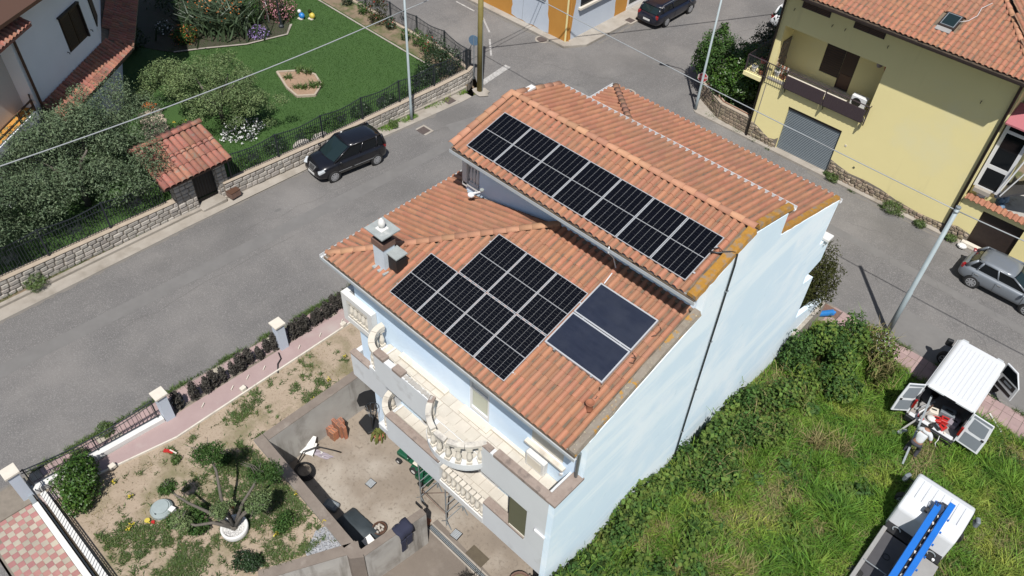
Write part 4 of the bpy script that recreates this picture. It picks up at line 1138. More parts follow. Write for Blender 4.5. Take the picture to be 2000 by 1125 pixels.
# the stouter post on the right
rp = thing('utility_pole', 'thick grey steel pole at the edge of the grassy lot beside the right street', 'pole', (11.24, 12.92, 0))
MB().tube([(11.24, 12.92, -.1), (11.24, 12.92, 2.6), (11.24, 12.92, 2.62), (11.24, 12.92, 7.1)], [.115, .11, .095, .085], 10).build('pole', M['pole_grey'], rp, smooth=True)
MB().lathe([(.10, 0), (.10, .06), (.02, .08)], (11.24, 12.92, 7.1), 10).build('cap', M['galv'], rp)
MB().lathe([(.10, 0), (.10, .06)], (11.24, 12.92, 6.9), 10).build('collar', M['galv'], rp)
# yellowish green wooden pole on the corner
yp = thing('utility_pole', 'stout yellow green pole at the corner of the walled garden', 'pole', (-14.45, 13.55, 0))
MB().tube([(-14.45, 13.55, -.1), (-14.45, 13.55, 8.6)], [.175, .135], 14).build('pole', M['pole_green'], yp, smooth=True)
MB().tube([(-14.28, 13.58, 0), (-14.30, 13.58, 4.5)], .025, 6).build('conduit', M['galv'], yp)
MB().lathe([(.15, 0), (.15, .3)], (-14.45, 13.55, 8.5), 8).build('bracket', M['galv'], yp)
structure(patch('pole_footing', blot(-14.3, 13.5, .55, .5, 2), 0.06, M['concrete']))
def wire(name, label, a, b, sag, r=.016, m='cable', n=24):
    pts = []
    for k in range(n + 1):
        t_ = k / n
        pts.append((a[0] + (b[0] - a[0]) * t_, a[1] + (b[1] - a[1]) * t_, a[2] + (b[2] - a[2]) * t_ - sag * 4 * t_ * (1 - t_)))
    return cord(name, label, pts, r, M[m], 'wire', 5)
wire('overhead_wire', 'pale overhead cable crossing the walled garden to the grey lamp post', (-14.7, -30, 9.9), (-14.7, 8.47, 6.68), 1.0, .026)
wire('overhead_wire', 'pale overhead cable going on from the garden lamp post towards the orange house', (-14.7, 8.47, 6.68), (-14.9, 26, 7.6), .3, .020)
wire('overhead_wire', 'long pale overhead cable from the yellow green pole to the right pole', (-14.4, 13.5, 7.35), (11.24, 12.92, 6.98), .12, .022)
wire('overhead_wire', 'pale overhead cable leaving the right pole past the dark garage opening', (11.24, 12.92, 6.98), (34, 12.6, 9.6), .5, .024)
wire('overhead_wire', 'dark telephone wire from the top of the yellow green pole towards the far street', (-14.45, 13.55, 8.55), (-2.9, 33.6, 8.7), .15, .04, 'black')
wire('overhead_wire', 'dark telephone wire from the top of the yellow green pole to the orange house', (-14.45, 13.55, 8.5), (-14.8, 21.45, 7.9), .1, .022, 'black')
# stop sign and round sign
ss = thing('stop_sign', 'red octagonal stop sign leaning in front of the citrus bush', 'sign', (-4.75, 21.75, 0))
MB().tube([(-4.75, 21.75, -.1), (-4.75, 21.75, 2.15)], .03, 8).build('post', M['galv'], ss)
oc = [(.30 * math.cos(R(22.5 + 45 * k)), .30 * math.sin(R(22.5 + 45 * k))) for k in range(8)]
sa = R(-28)
plate = MB().prism(oc, 'y', -.012, .012).build('plate', M['plate'], ss, world=False)
oc2 = [(q[0] * .92, q[1] * .92) for q in oc]
face = MB().prism(oc2, 'y', -.016, -.0125).build('face', M['sign_red'], plate, world=False)
plate.location = (0, -.05, 1.85); plate.rotation_euler = (0, 0, sa + R(50))
def text_mesh(txt, size, depth=.004):
    cu = bpy.data.curves.new('txt', 'FONT'); cu.body = txt; cu.size = size; cu.align_x = 'CENTER'; cu.align_y = 'CENTER'; cu.extrude = depth; cu.resolution_u = 3
    o = bpy.data.objects.new('txt', cu); C.objects.link(o)
    bpy.context.view_layer.update()
    me = bpy.data.meshes.new_from_object(o.evaluated_get(bpy.context.evaluated_depsgraph_get()))
    bpy.data.objects.remove(o); bpy.data.curves.remove(cu)
    return me
tm = text_mesh('STOP', .22); lt = link('lettering', tm, M['plate'], plate); lt.location = (0, -.018, 0); lt.rotation_euler = (R(90), 0, 0)
rs = thing('road_sign', 'round road sign seen from its grey back at the garden corner', 'sign', (-15.75, 14.35, 0))
MB().tube([(-15.75, 14.35, -.1), (-15.75, 14.35, 2.7)], .03, 8).build('post', M['galv'], rs)
dsc = MB().lathe([(.32, -.012), (.32, .012)], (0, 0, 0), 20, axis='y').build('disc', M['sign_blue'], rs, world=False)
dsc.location = (.03, -.04, 2.45); dsc.rotation_euler = (0, 0, R(25))
MB().box(-.012, .012, -.035, -.013, -.3, .3).build('rib', M['galv'], dsc, world=False)

# ------------------------------------------------------------------ vehicles
def loft(sections, mi=0):
    """sections: list of closed rings (same length)"""
    mb = MB(); n = len(sections[0])
    vs = [p for s in sections for p in s]
    fs = []
    for i in range(len(sections) - 1):
        for k in range(n):
            fs.append((i * n + k, i * n + (k + 1) % n, (i + 1) * n + (k + 1) % n, (i + 1) * n + k))
    fs.append(tuple(range(n - 1, -1, -1))); fs.append(tuple((len(sections) - 1) * n + k for k in range(n)))
    return mb.add(vs, fs, mi)
def wheel(parent, x, y, r, w, side, spokes=7):
    t = MB().lathe([(r * .66, -w / 2), (r * .94, -w / 2), (r, -w / 3), (r, w / 3), (r * .94, w / 2), (r * .66, w / 2)], (0, 0, 0), 22, axis='y').build('wheel', M['tyre'], parent, world=False, smooth=False)
    t.location = (x, y, r)
    rm = MB(); o = side * (w / 2)
    rm.lathe([(r * .68, o - side * .02), (r * .70, o + side * .004), (r * .60, o + side * .006), (r * .58, o - side * .03)] if side > 0 else [(r * .68, o - side * .02), (r * .70, o + side * .004), (r * .60, o + side * .006), (r * .58, o - side * .03)], (0, 0, 0), 22, axis='y')
    for k in range(spokes):
        a = 2 * PI * k / spokes
        rm.beam((r * .1 * math.cos(a), o + side * .004, r * .1 * math.sin(a)), (r * .62 * math.cos(a), o, r * .62 * math.sin(a)), .06, .03, upv=(0, 1, 0))
    rm.lathe([(r * .16, o - .01), (r * .16, o + side * .012)], (0, 0, 0), 10, axis='y')
    rm.build('rim', M['rim'], t, world=False)
    MB().lathe([(r * .60, o - side * .04), (r * .60, o - side * .035)], (0, 0, 0), 18, axis='y').build('brake_disc', M['black'], t, world=False)
    return t
def car(name, label, cat, loc, rz, L_, W_, H_, wb, paint, hood_z=.92, belt=.98, cowl=None, roof0=None, roof1=None, tail=None, group=None, rx=0, ry_=0, rear_glass=True, wr=.31, nose=.62, deck=None, rimn=7, plates=True, chrome_grille=False, front_over=None, roof_rails=False):
    """local x forward, origin at the middle of the wheelbase on the ground"""
    t = thing(name, label, cat, loc, rz, group)
    t.rotation_euler = (rx, ry_, rz)
    fo = front_over or (L_ - wb) * .48
    xf = wb / 2 + fo; xr = xf - L_
    hw = W_ / 2
    cowl = cowl if cowl is not None else xf - 1.0
    tail = tail if tail is not None else xr + .12
    deck = deck if deck is not None else belt + .03
    def ring(x, w, zlo, zb, zt):
        return [(x, -w * .80, zlo), (x, -w * .97, zlo + .10), (x, -w, (zlo + zb) * .5), (x, -w * .985, zb - .10), (x, -w * .90, zb), (x, -w * .5, zt), (x, 0, zt + .01),
                (x, w * .5, zt), (x, w * .90, zb), (x, w * .985, zb - .10), (x, w, (zlo + zb) * .5), (x, w * .97, zlo + .10), (x, w * .80, zlo)]
    S = [ring(xr, hw * .72, .40, .62, .64), ring(xr + .03, hw * .84, .32, .80, .86), ring(xr + .14, hw * .93, .25, belt - .03, deck - .02), ring(xr + .45, hw * .99, .22, belt, deck),
         ring(-wb / 2, hw, .22, belt, deck), ring(0, hw, .22, belt, belt + .02), ring(cowl - .3, hw, .22, belt - .01, belt + .02), ring(cowl, hw * .995, .22, belt - .04, belt), ring((cowl + xf) / 2, hw * .97, .22, hood_z - .05, hood_z + .02),
         ring(xf - .22, hw * .90, .23, hood_z - .16, hood_z - .08), ring(xf - .06, hw * .80, .28, nose - .02, nose + .04), ring(xf, hw * .66, .36, nose - .12, nose - .08)]
    body = loft(S).build('body', paint, t, world=False, smooth=True, sub=1)
    # cabin
    roof0 = roof0 if roof0 is not None else cowl - .95
    roof1 = roof1 if roof1 is not None else tail + .35
    hr = hw * .77; zr = H_ - .035; zb = belt - .015
    b0, b1 = hw * .90, hw * .87
    def P(x, y, z): return (x, y, z)
    front_b = [P(cowl, -b1 * .93, zb - .03), P(cowl + .10, 0, zb - .02), P(cowl, b1 * .93, zb - .03)]
    front_t = [P(roof0, -hr, zr - .03), P(roof0 + .07, 0, zr), P(roof0, hr, zr - .03)]
    rear_b = [P(tail, -b1 * .9, zb), P(tail - .06, 0, zb), P(tail, b1 * .9, zb)]
    rear_t = [P(roof1, -hr * .94, zr - .06), P(roof1 - .04, 0, zr - .04), P(roof1, hr * .94, zr - .06)]
    core = MB()                                        # dark inside so that glass is not see-through to nothing
    core.add(front_b + front_t + rear_b + rear_t, [(0, 1, 4, 3), (1, 2, 5, 4), (6, 9, 10, 7), (7, 10, 11, 8), (0, 3, 9, 6), (2, 8, 11, 5), (3, 4, 10, 9), (4, 5, 11, 10)])
    core.build('windows', M['car_glass'], t, world=False, smooth=False)
    ws = MB()
    o = .012
    def lerp(a, b, k): return tuple(a[i] + (b[i] - a[i]) * k for i in range(3))
    def quad_in(a, b, c, d, mx, my, off):
        a, b, c, d = Vector(a), Vector(b), Vector(c), Vector(d)
        n = (b - a).cross(d - a).normalized() * off
        def bl(u, v): return (a * (1 - u) + b * u) * (1 - v) + (d * (1 - u) + c * u) * v + n
        return [bl(mx, my), bl(1 - mx, my), bl(1 - mx, 1 - my), bl(mx, 1 - my)]
    for i in (0, 1):
        q = quad_in(front_b[i], front_b[i + 1], front_t[i + 1], front_t[i], 0, .05, 0)
        a_ = quad_in(front_b[i], front_b[i + 1], front_t[i + 1], front_t[i], 0, .06, .008)
        if i == 0:
            a_[0] = a_[0].lerp(a_[1], .10); a_[3] = a_[3].lerp(a_[2], .10)
        else:
            a_[1] = a_[1].lerp(a_[0], .10); a_[2] = a_[2].lerp(a_[3], .10)
        ws.add(a_, [(0, 1, 2, 3)])
    ws.build('windscreen', M['screen_glass'], t, world=False)
    # roof panel
    rp_ = MB(); vs = []
    nx = 5
    for i in range(nx + 1):
        u = i / nx
        x0_ = roof1 + (roof0 - roof1) * u
        zc = zr + .06 * math.sin(PI * (0.12 + .76 * u)) - (.045 if i == 0 else 0) - .02
        for k in range(-3, 4):
            y = hr * (.94 + .06 * u) * k / 3 * 1.02
            vs.append((x0_ + (.07 * u - .04 * (1 - u)) * (1 - (k / 3) ** 2), y, zc - .055 * (k / 3) ** 2 + .012))
    n2 = len(vs); vs += [(x, y, z - .035) for x, y, z in vs]
    fs = [(i * 7 + k, i * 7 + k + 1, (i + 1) * 7 + k + 1, (i + 1) * 7 + k) for i in range(nx) for k in range(6)]
    fs += [(a + n2, d_ + n2, c_ + n2, b_ + n2) for a, b_, c_, d_ in fs]
    fs += [(k, k + 1, n2 + k + 1, n2 + k) for k in range(6)] + [(nx * 7 + k, nx * 7 + k + 1, n2 + nx * 7 + k + 1, n2 + nx * 7 + k) for k in range(6)]
    fs += [(i * 7, (i + 1) * 7, n2 + (i + 1) * 7, n2 + i * 7) for i in range(nx)] + [(i * 7 + 6, (i + 1) * 7 + 6, n2 + (i + 1) * 7 + 6, n2 + i * 7 + 6) for i in range(nx)]
    rp_.add(vs, fs); rp_.build('roof', paint, t, world=False, smooth=True)
    # pillars, door shut lines, handles, mirrors
    for s in (-1, 1):
        pl = MB(); j = 0 if s < 0 else 2
        pl.tube([front_b[j], lerp(front_b[j], front_t[j], .5), front_t[j]], [.045, .04, .04], 6)
        pl.tube([rear_b[j], rear_t[j]], [.10, .06], 6)
        pl.tube([front_t[j], lerp(front_t[j], rear_t[j], .5), rear_t[j]], .04, 6)
        f = .50
        pl.tube([lerp(front_b[j], rear_b[j], f), lerp(front_t[j], rear_t[j], .42)], .04, 6)
        pl.tube([lerp(front_b[j], rear_b[j], .84), lerp(front_t[j], rear_t[j], .84)], .055, 6)
        pl.build('pillars', paint, t, world=False, smooth=True)
    ln = MB()
    for s in (-1, 1):
        for xx in (cowl - .18, lerp(front_b[0], rear_b[0], .5)[0], lerp(front_b[0], rear_b[0], .86)[0]):
            ln.box(xx - .006, xx + .006, s * (hw + .002) - .004, s * (hw + .002) + .004, .34, belt - .1)
    ln.build('shut_line', M['black'], t, world=False)
    for s in (-1, 1):
        for xx in (lerp(front_b[0], rear_b[0], .44)[0], lerp(front_b[0], rear_b[0], .80)[0]):
            MB().box(xx - .09, xx + .09, s * (hw * .99) - .02, s * (hw * .99) + .022, belt - .16, belt - .13).build('door_handle', paint if paint is not M['paint_grey'] else M['chrome'], t, world=False)
        MB().ball((cowl - .22, s * (hw + .10), belt + .07), (.07, .11, .075), 8, 6).build('wing_mirror', paint, t, world=False, smooth=True)
        hl = MB().obox((xf - .22, s * hw * .72, nose + .06), (.36, .30, .15), Matrix.Rotation(s * R(-28), 3, 'Z') @ Matrix.Rotation(R(28), 3, 'Y'))
        hl.build('headlight', M['lamp_clear'], t, world=False, bev=.04, seg=2)
        MB().obox((xr + .12, s * hw * .76, belt - .10), (.14, .20, .24), s * R(20)).build('tail_light', M['lamp_red'], t, world=False, bev=.03)
    for sx in (-1, 1):
        for s in (-1, 1):
            arch = MB().lathe([(wr + .045, -.03), (wr + .045, .0), (wr - .02, .0), (wr - .02, -.03)], (0, 0, 0), 20, axis='y')
            ao = arch.build('wheel_arch', M['black'], t, world=False); ao.location = (sx * wb / 2, s * (hw - .012) + (.03 if s < 0 else 0), wr + .005)
            wheel(t, sx * wb / 2, s * (hw - .085), wr, .20, s, rimn)
    bp = MB().box(xr - .015, xr + .03, -.26, .26, .52, .64).build('rear_plate', M['plate'], t, world=False)
    MB().box(xf - .02, xf + .012, -.26, .26, .40, .51).build('front_plate', M['plate'], t, world=False)
    if chrome_grille:
        MB().prism([(-.30, .16), (.30, .16), (.17, -.14), (-.17, -.14)], 'x', -.02, .02).build('grille', M['chrome'], t, world=False).matrix_local = Matrix.Translation((xf - .07, 0, nose + .06)) @ Matrix.Rotation(R(-30), 4, 'Y')
        g_ = MB()
        for k in range(-3, 4): g_.box(.021, .026, k * .055 - .016, k * .055 + .016, -.1, .13)
        go = g_.build('grille_bars', M['black'], t, world=False); go.matrix_local = Matrix.Translation((xf - .07, 0, nose + .06)) @ Matrix.Rotation(R(-30), 4, 'Y')
        MB().box(-.35, .35, -.005, .005, 0, .012).build('wiper', M['black'], t, world=False).matrix_local = Matrix.Translation((cowl + .06, 0, belt + .02)) @ Matrix.Rotation(R(90), 4, 'Z')
        for s in (-1, 1):
            MB().box(-1.1, .1, s * (hw + .004) - .008, s * (hw + .004) + .008, .52, .545).box(.25, 1.0, s * (hw + .004) - .008, s * (hw + .004) + .008, .52, .545).build('side_trim', M['chrome'], t, world=False)
    else:
        MB().box(xf - .12, xf + .004, -hw * .4, hw * .4, nose - .12, nose - .02).build('grille', M['black'], t, world=False)
    if rear_glass:
        mb = MB()
        for i in (0, 1):
            a_ = quad_in(rear_b[i + 1], rear_b[i], rear_t[i], rear_t[i + 1], 0, .10, .010)
            mb.add(a_, [(0, 1, 2, 3)])
        mb.build('rear_window', M['screen_glass'], t, world=False)
    if roof_rails:
        for s in (-1, 1):
            MB().tube([(roof1 + .2, s * hr * .98, zr + .0), (roof1 + .35, s * hr * .98, zr + .06), (roof0 - .4, s * hr * .98, zr + .07), (roof0 - .25, s * hr * .98, zr + .01)], .018, 6).build('roof_rail', M['chrome'], t, world=False)
    return t
slope_rx = R(0)
# black people carrier: nose towards -y, parked at the left kerb; wheels at y 2.0 and 4.5 on the near side
ym = 3.2; xm = -13.66
car('black_people_carrier', 'black people carrier with a chrome grille parked beside the stone garden wall', 'car', (xm, ym, gz(ym) + .005), R(-95), 4.02, 1.72, 1.66, 2.508, M['paint_black'],
    hood_z=1.0, belt=1.02, cowl=1.15, roof0=.18, roof1=-1.70, tail=-1.86, ry_=R(-3.1), wr=.32, nose=.66, chrome_grille=True, rimn=9, front_over=.80)
# silver grey hatchback on the right: left side towards us; rear wheel (12.64,18.35), front wheel (15.15,18.35)
car('grey_hatchback', 'silver grey five door hatchback parked in front of the dark garage opening', 'car', (13.92, 19.22, 0), R(0), 4.0, 1.72, 1.49, 2.511, M['paint_grey'], hood_z=.93, belt=.96, cowl=1.05, roof0=.10, roof1=-1.45, tail=-1.78, wr=.32, rimn=8)
# black estate in the far street (rear towards us)
car('black_estate_car', 'glossy black estate car parked beside the orange house', 'car', (-12.42, 29.45, 0), R(90), 4.85, 1.85, 1.50, 2.74, M['paint_navy'], hood_z=.94, belt=.97, cowl=1.2, roof0=.25, roof1=-2.05, tail=-2.25, wr=.34, roof_rails=True, rimn=10)
car('white_hatchback', 'white hatchback half hidden behind the yellow house and the citrus bushes', 'car', (-5.95, 35.1, 0), R(90), 4.1, 1.78, 1.48, 2.55, M['paint_white'], hood_z=.93, belt=.95, roof1=-1.45, tail=-1.75, rimn=8)

# white panel van, rear doors and right front door open
vz = .06
van = thing('white_van', 'white panel van with both rear doors open and tools inside on the grass edge', 'van', (14.67, 8.85, vz))
VL, VR, VB, VT = -.93, .90, .55, 2.04
def V(n_, m, mb, **k): return mb.build(n_, m, van, world=False, **k)
V('roof', M['paint_white'], MB().prism([(-.84, VT), (.84, VT), (.92, VT - .08), (.92, VT - .16), (-.94, VT - .16), (-.94, VT - .08)], 'y', .46, 3.62), bev=.04, seg=3)
rb = bpy.data.objects
ribs = MB()
for k in range(9):
    x = -.68 + k * .17
    ribs.box(x - .035, x + .035, .62, 3.35, VT - .01, VT + .012)
V('roof_rib', M['paint_white'], ribs, bev=.01)
V('rear_header', M['paint_white'], MB().box(-.86, .86, .40, .47, VT - .13, VT - .03), bev=.02)
V('brake_lamp', M['black'], MB().box(-.22, .22, .37, .41, VT - .10, VT - .05))
V('side_panel', M['paint_white'], MB().prism([(.02, VB), (.46, VT - .12), (3.62, VT - .12), (4.1, 1.25), (4.1, VB), (3.95, .35), (.1, .35)], 'x', VL - .04, VL), bev=.01)
V('side_panel', M['paint_white'], MB().prism([(.02, VB), (.46, VT - .12), (3.05, VT - .12), (3.05, .35), (.1, .35)], 'x', VR, VR + .04), bev=.01)
V('sliding_door_rail', M['black'], MB().box(VR + .035, VR + .055, .75, 2.3, 1.12, 1.17))
V('side_glass', M['car_glass'], MB().prism([(.75, 1.2), (.85, 1.72), (1.75, 1.72), (1.75, 1.2)], 'x', VR + .038, VR + .046))
V('floor', M['bed_grey'], MB().box(VL, VR, .02, 3.0, VB - .06, VB))
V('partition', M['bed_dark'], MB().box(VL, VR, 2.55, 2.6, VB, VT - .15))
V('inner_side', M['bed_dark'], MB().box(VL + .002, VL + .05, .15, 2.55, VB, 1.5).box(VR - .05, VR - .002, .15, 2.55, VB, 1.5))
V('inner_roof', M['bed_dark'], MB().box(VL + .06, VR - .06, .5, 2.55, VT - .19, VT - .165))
V('rear_bumper', M['black_plastic'], MB().box(-.95, .92, -.14, .03, .30, .55), bev=.03, seg=2)
V('sill_plate', M['paint_white'], MB().box(-.86, .84, -.03, .14, .552, .575))
V('cab_floor', M['bed_dark'], MB().box(VL, VR, 2.62, 4.1, .4, .7))
V('windscreen', M['screen_glass'], MB().add([(-.88, 3.60, VT - .12), (.86, 3.60, VT - .12), (.90, 4.28, 1.22), (-.92, 4.28, 1.22)], [(0, 1, 2, 3)]))
V('bonnet', M['paint_white'], MB().prism([(4.1, 1.22), (4.3, 1.22), (4.75, 1.05), (4.95, .75), (4.98, .35), (4.1, .35)], 'x', -.92, .90), bev=.05, seg=3)
V('front_bumper', M['black_plastic'], MB().box(-.94, .92, 4.9, 5.02, .28, .6), bev=.03)
for s, xx in ((-1, VL - .05), (1, VR + .05)):
    for yy in (.95, 4.05):
        wh = wheel(van, xx, yy, .33, .21, s, 6)
for s in (-1, 1): V('tail_light', M['lamp_red'], MB().box(s * .90 - .04, s * .90 + .05, .03, .12, .9, 1.35))
V('headlight', M['lamp_clear'], MB().obox((-.72, 4.82, .86), (.28, .34, .2), .1), bev=.03)
V('headlight', M['lamp_clear'], MB().obox((.70, 4.82, .86), (.28, .34, .2), -.1), bev=.03)
mr = V('wing_mirror', M['black_plastic'], MB().obox((-1.18, 3.92, 1.32), (.26, .16, .34), .2), bev=.05, seg=2)
V('mirror_arm', M['black_plastic'], MB().tube([(-.95, 3.85, 1.2), (-1.1, 3.9, 1.22)], .03, 6))
def van_door(hinge, ang, tilt, label=None):
    """rear door leaf: local x along the leaf from the hinge, z up, inner side towards -y"""
    d_ = MB().prism([(0, 0), (.86, 0), (.86, .62), (.78, 1.36), (0, 1.36)], 'y', -.03, .03).build('rear_door', M['paint_white'], van, world=False, bev=.015)
    d_.matrix_local = Matrix.Translation(hinge) @ Matrix.Rotation(tilt, 4, 'X') @ Matrix.Rotation(ang, 4, 'Z')
    for sgn in (-1, 1):
        MB().prism([(.10, .08), (.78, .08), (.78, .55), (.10, .55)], 'y', sgn * .031, sgn * .036).build('door_panel', M['door_grey'], d_, world=False)
        MB().prism([(.12, .72), (.20, .66), (.68, .66), (.75, .72), (.70, 1.16), (.12, 1.20)], 'y', sgn * .031, sgn * .036).build('window', M['door_grey'], d_, world=False)
        MB().prism([(.06, 1.24), (.76, 1.24), (.75, 1.33), (.06, 1.33)], 'y', sgn * .031, sgn * .036).build('top_panel', M['door_grey'], d_, world=False)
    for z in (.25, 1.1): MB().box(-.03, .03, -.05, .05, z - .05, z + .05).build('hinge', M['galv'], d_, world=False)
    MB().box(.70, .80, -.06, -.036, .57, .64).box(.70, .80, .036, .06, .57, .64).build('door_handle', M['black'], d_, world=False)
    return d_
van_door((-.93, .10, .60), R(-128), R(-17))
van_door((.93, .06, .60), R(-6), R(-17))
fd = MB().prism([(0, 0), (.95, 0), (.95, .75), (.55, 1.30), (0, 1.30)], 'y', -.035, .035).build('front_door', M['paint_white'], van, world=False, bev=.015)
fd.matrix_local = Matrix.Translation((.95, 3.98, .52)) @ Matrix.Rotation(R(-28), 4, 'Z') @ Matrix.Rotation(R(0), 4, 'X')
for sgn in (-1, 1):
    MB().prism([(.06, .78), (.92, .78), (.55, 1.24), (.06, 1.24)], 'y', sgn * .036, sgn * .04).build('window', M['car_glass'], fd, world=False)
    MB().prism([(.1, .1), (.85, .1), (.85, .25), (.1, .3)], 'y', sgn * .036, sgn * .042).prism([(.15, .42), (.85, .42), (.85, .7), (.2, .7)], 'y', sgn * .036, sgn * .046).build('door_trim', M['black_plastic'], fd, world=False)
    MB().prism([(.32, .5), (.7, .5), (.7, .6), (.32, .6)], 'y', sgn * .046, sgn * .05).build('armrest', M['door_grey'], fd, world=False)
MB().obox((.16, .16, .92), (.2, .12, .3), .2).build('wing_mirror', M['black_plastic'], fd, world=False, bev=.04)

# things lying in the back of the van
fz = vz + VB + .004
def van_thing(name, label, cat, m, mb, group=None, **k):
    o = mb.build(name, m, **k); tag(o, label, cat, group); return o
def offs(x, y, z=0): return (14.67 + x, 8.85 + y, fz + z)
def tool(name, label, cat, c, size, rot, m, bev=.02, top=None):
    t_ = thing(name, label, cat, offs(c[0], c[1], 0))
    MB().obox((0, 0, size[2] / 2), size, rot).build('case', m, t_, world=False, bev=bev)
    MB().obox((0, 0, size[2] + .02), (size[0] * .5, .04, .04), rot).build('handle', top or M['black_plastic'], t_, world=False)
    return t_
tool('tool_case', 'red plastic tool case lying open edge out in the back of the van', 'tool case', (.02, .42, 0), (.34, .26, .16), .5, M['red'])
tool('tool_case', 'smaller red power tool case in front of the grey box in the van', 'tool case', (.34, .26, 0), (.26, .30, .13), -.3, M['red'])
tool('tool_case', 'dark grey tool case between the red cases in the van', 'tool case', (.18, .14, 0), (.34, .18, .12), -.5, M['black_plastic'], top=M['door_grey'])
tool('tool_case', 'red and dark drill case deeper inside the van', 'tool case', (.28, .62, 0), (.3, .28, .18), .2, M['red'])
tool('tool_box', 'grey blue plastic box deep inside the van', 'box', (.22, .98, 0), (.55, .40, .28), .15, M['door_grey'])
tool('tool_box', 'pale lilac plastic box at the right inside the van', 'box', (.58, .75, 0), (.36, .5, .2), -.1, M['lilac_sheet'])
tool('wooden_crate', 'pale wooden crate with loose fittings behind the red cases', 'crate', (-.22, .70, 0), (.36, .30, .20), .3, M['cream'])
for i, (x, y, a, m, lab) in enumerate([(-.55, .45, .5, 'white_metal', 'short white rail lying along the left side in the van'), (-.62, .62, .35, 'alu', 'short aluminium rail lying along the left side in the van'), (-.42, .3, .7, 'wood', 'brown batten sticking out between the rails in the van')]):
    o = MB().beam((-.1, -.32, .04 + .05 * i), (.18, .55, .12 + .05 * i), .05, .04).build('rail_piece', M[m]); o.location = offs(x, y); o.rotation_euler = (0, 0, a - .5); tag(o, lab, 'rail')
tag(MB().ball((0, 0, 0), (.2, .16, .10), 10, 6).build('cloth_bundle', M['plate'], smooth=True), 'crumpled pale cloth in the middle of the van floor', 'cloth').location = offs(-.12, .34, .09)
tag(MB().lathe([(.12, 0), (.14, .16), (.12, .16), (.1, .02)], (0, 0, 0), 12).build('bucket', M['black_plastic']), 'black bucket in the dark far left corner of the van', 'bucket').location = offs(-.5, 1.5)
for i, (x, y, c_) in enumerate([(-.52, .12, 'red'), (-.62, .22, 'fl_pink'), (-.36, .10, 'red'), (.52, .08, 'cream')]):
    o = MB().obox((0, 0, .03), (.10, .07, .06), i * .7).build('small_part', M[c_]); o.location = offs(x, y); tag(o, ['small red clamp at the left end of the van sill', 'small pink packet just inside the left end of the van sill', 'small red cap near the long grey pole on the van sill', 'small cream packet at the right end of the van sill'][i], 'part')
# long square tubes leaning out of the van
tag(MB().beam((14.10, 9.6, 1.35), (14.62, 6.55, .55), .07, .05).build('long_tube', M['galv']), 'long grey metal tube leaning out of the van down to the grass', 'tube')
tag(MB().beam((14.35, 9.2, 1.0), (13.85, 7.85, .42), .06, .05).build('short_tube', M['bed_grey']), 'shorter grey tube sticking out at the left rear corner of the van', 'tube')
rmp = thing('wheeled_foot', 'small galvanised foot of the tube standing in the grass behind the van', 'foot', (13.98, 8.0, lot_z(8.0)))
MB().obox((0, 0, .26), (.10, .42, .06), -.5).obox((0, -.1, .13), (.05, .05, .26), 0).build('bar', M['galv'], rmp, world=False)
MB().lathe([(.08, -.03), (.08, .03)], (.06, -.14, .09), 10, axis='x').build('castor', M['tyre'], rmp, world=False)
tag(MB().beam((16.13, 11.65, .15), (16.82, 11.08, .13), .06, .03).build('plank', M['white_paint']), 'thin white plank lying on the pink pavement beside the van', 'plank')
cord('strap', 'pale strap hanging over the rear bumper of the van', [(15.1, 8.7, .62), (15.14, 8.55, .55), (15.12, 8.42, .45), (15.22, 8.4, .3)], .016, M['plate'], 'strap')

# white truck with the blue folding lift (bottom right)
tz = .5
tr = thing('lift_truck', 'white flatbed truck carrying a blue ladder lift on the tall grass', 'truck', (16.2, 3.0, tz))
def TT(n_, m, mb, **k): return mb.build(n_, m, tr, world=False, **k)
cab_prof = [(.55, .55), (.72, 1.34), (1.12, 1.62), (2.1, 1.64), (2.36, 1.55), (2.72, .95), (2.95, .8), (3.0, .35), (.55, .30)]
TT('cab', M['paint_white'], MB().prism(cab_prof, 'x', -1.0, .98), bev=.10, seg=3)
rr2 = MB()
for k in range(7):
    x = -.72 + k * .24; rr2.box(x - .02, x + .02, 1.2, 2.05, 1.63, 1.655)
TT('roof_rib', M['paint_white'], rr2, bev=.008)
TT('rear_pressing', M['paint_white'], MB().add([(-.9, .76, 1.36), (-.3, .76, 1.36), (-.3, 1.06, 1.58), (-.9, 1.06, 1.58)], [(0, 1, 2, 3)]).add([(.3, .76, 1.375), (.62, .76, 1.375), (.62, 1.02, 1.565), (.3, 1.02, 1.565)], [(0, 1, 2, 3)]))
TT('windscreen', M['screen_glass'], MB().add([(-.86, 2.405, 1.49), (.84, 2.405, 1.49), (.88, 2.70, 1.0), (-.9, 2.70, 1.0)], [(0, 1, 2, 3)]))
for s in (-1, 1):
    TT('side_window', M['car_glass'], MB().prism([(1.2, 1.0), (1.25, 1.48), (2.2, 1.48), (2.5, 1.0)], 'x', s * .995 - .01, s * .995 + .012))
    TT('wing_mirror', M['door_grey'], MB().obox((s * 1.24, 2.32, 1.0), (.14, .24, .34), s * .4), bev=.03)
    TT('mirror_arm', M['black'], MB().tube([(s * .98, 2.3, 1.0), (s * 1.2, 2.3, 1.05)], .018, 6))
    for yy in (1.9, -1.9): wheel(tr, s * .88, yy, .33, .22, s, 6)
TT('engine_bay', M['black'], MB().box(-.96, .94, .18, .6, -.1, .62))
TT('chassis', M['black'], MB().box(-.45, .45, -3.2, 2.2, -.2, .2))
eb = MB()
for x, y in ((-.6, .38), (.62, .36)):
    eb.tube([(x + .13 * math.cos(q * .4), y + .1 * math.sin(q * .4), .66) for q in range(11)], .022, 6)
TT('hose_loop', M['galv'], eb)
TT('fluid_cap', M['white_metal'], MB().lathe([(.05, .62), (.05, .68)], (.75, .22, 0), 8))
TT('flatbed', M['bed_dark'], MB().box(-.86, .9, -3.4, .12, .45, .60))
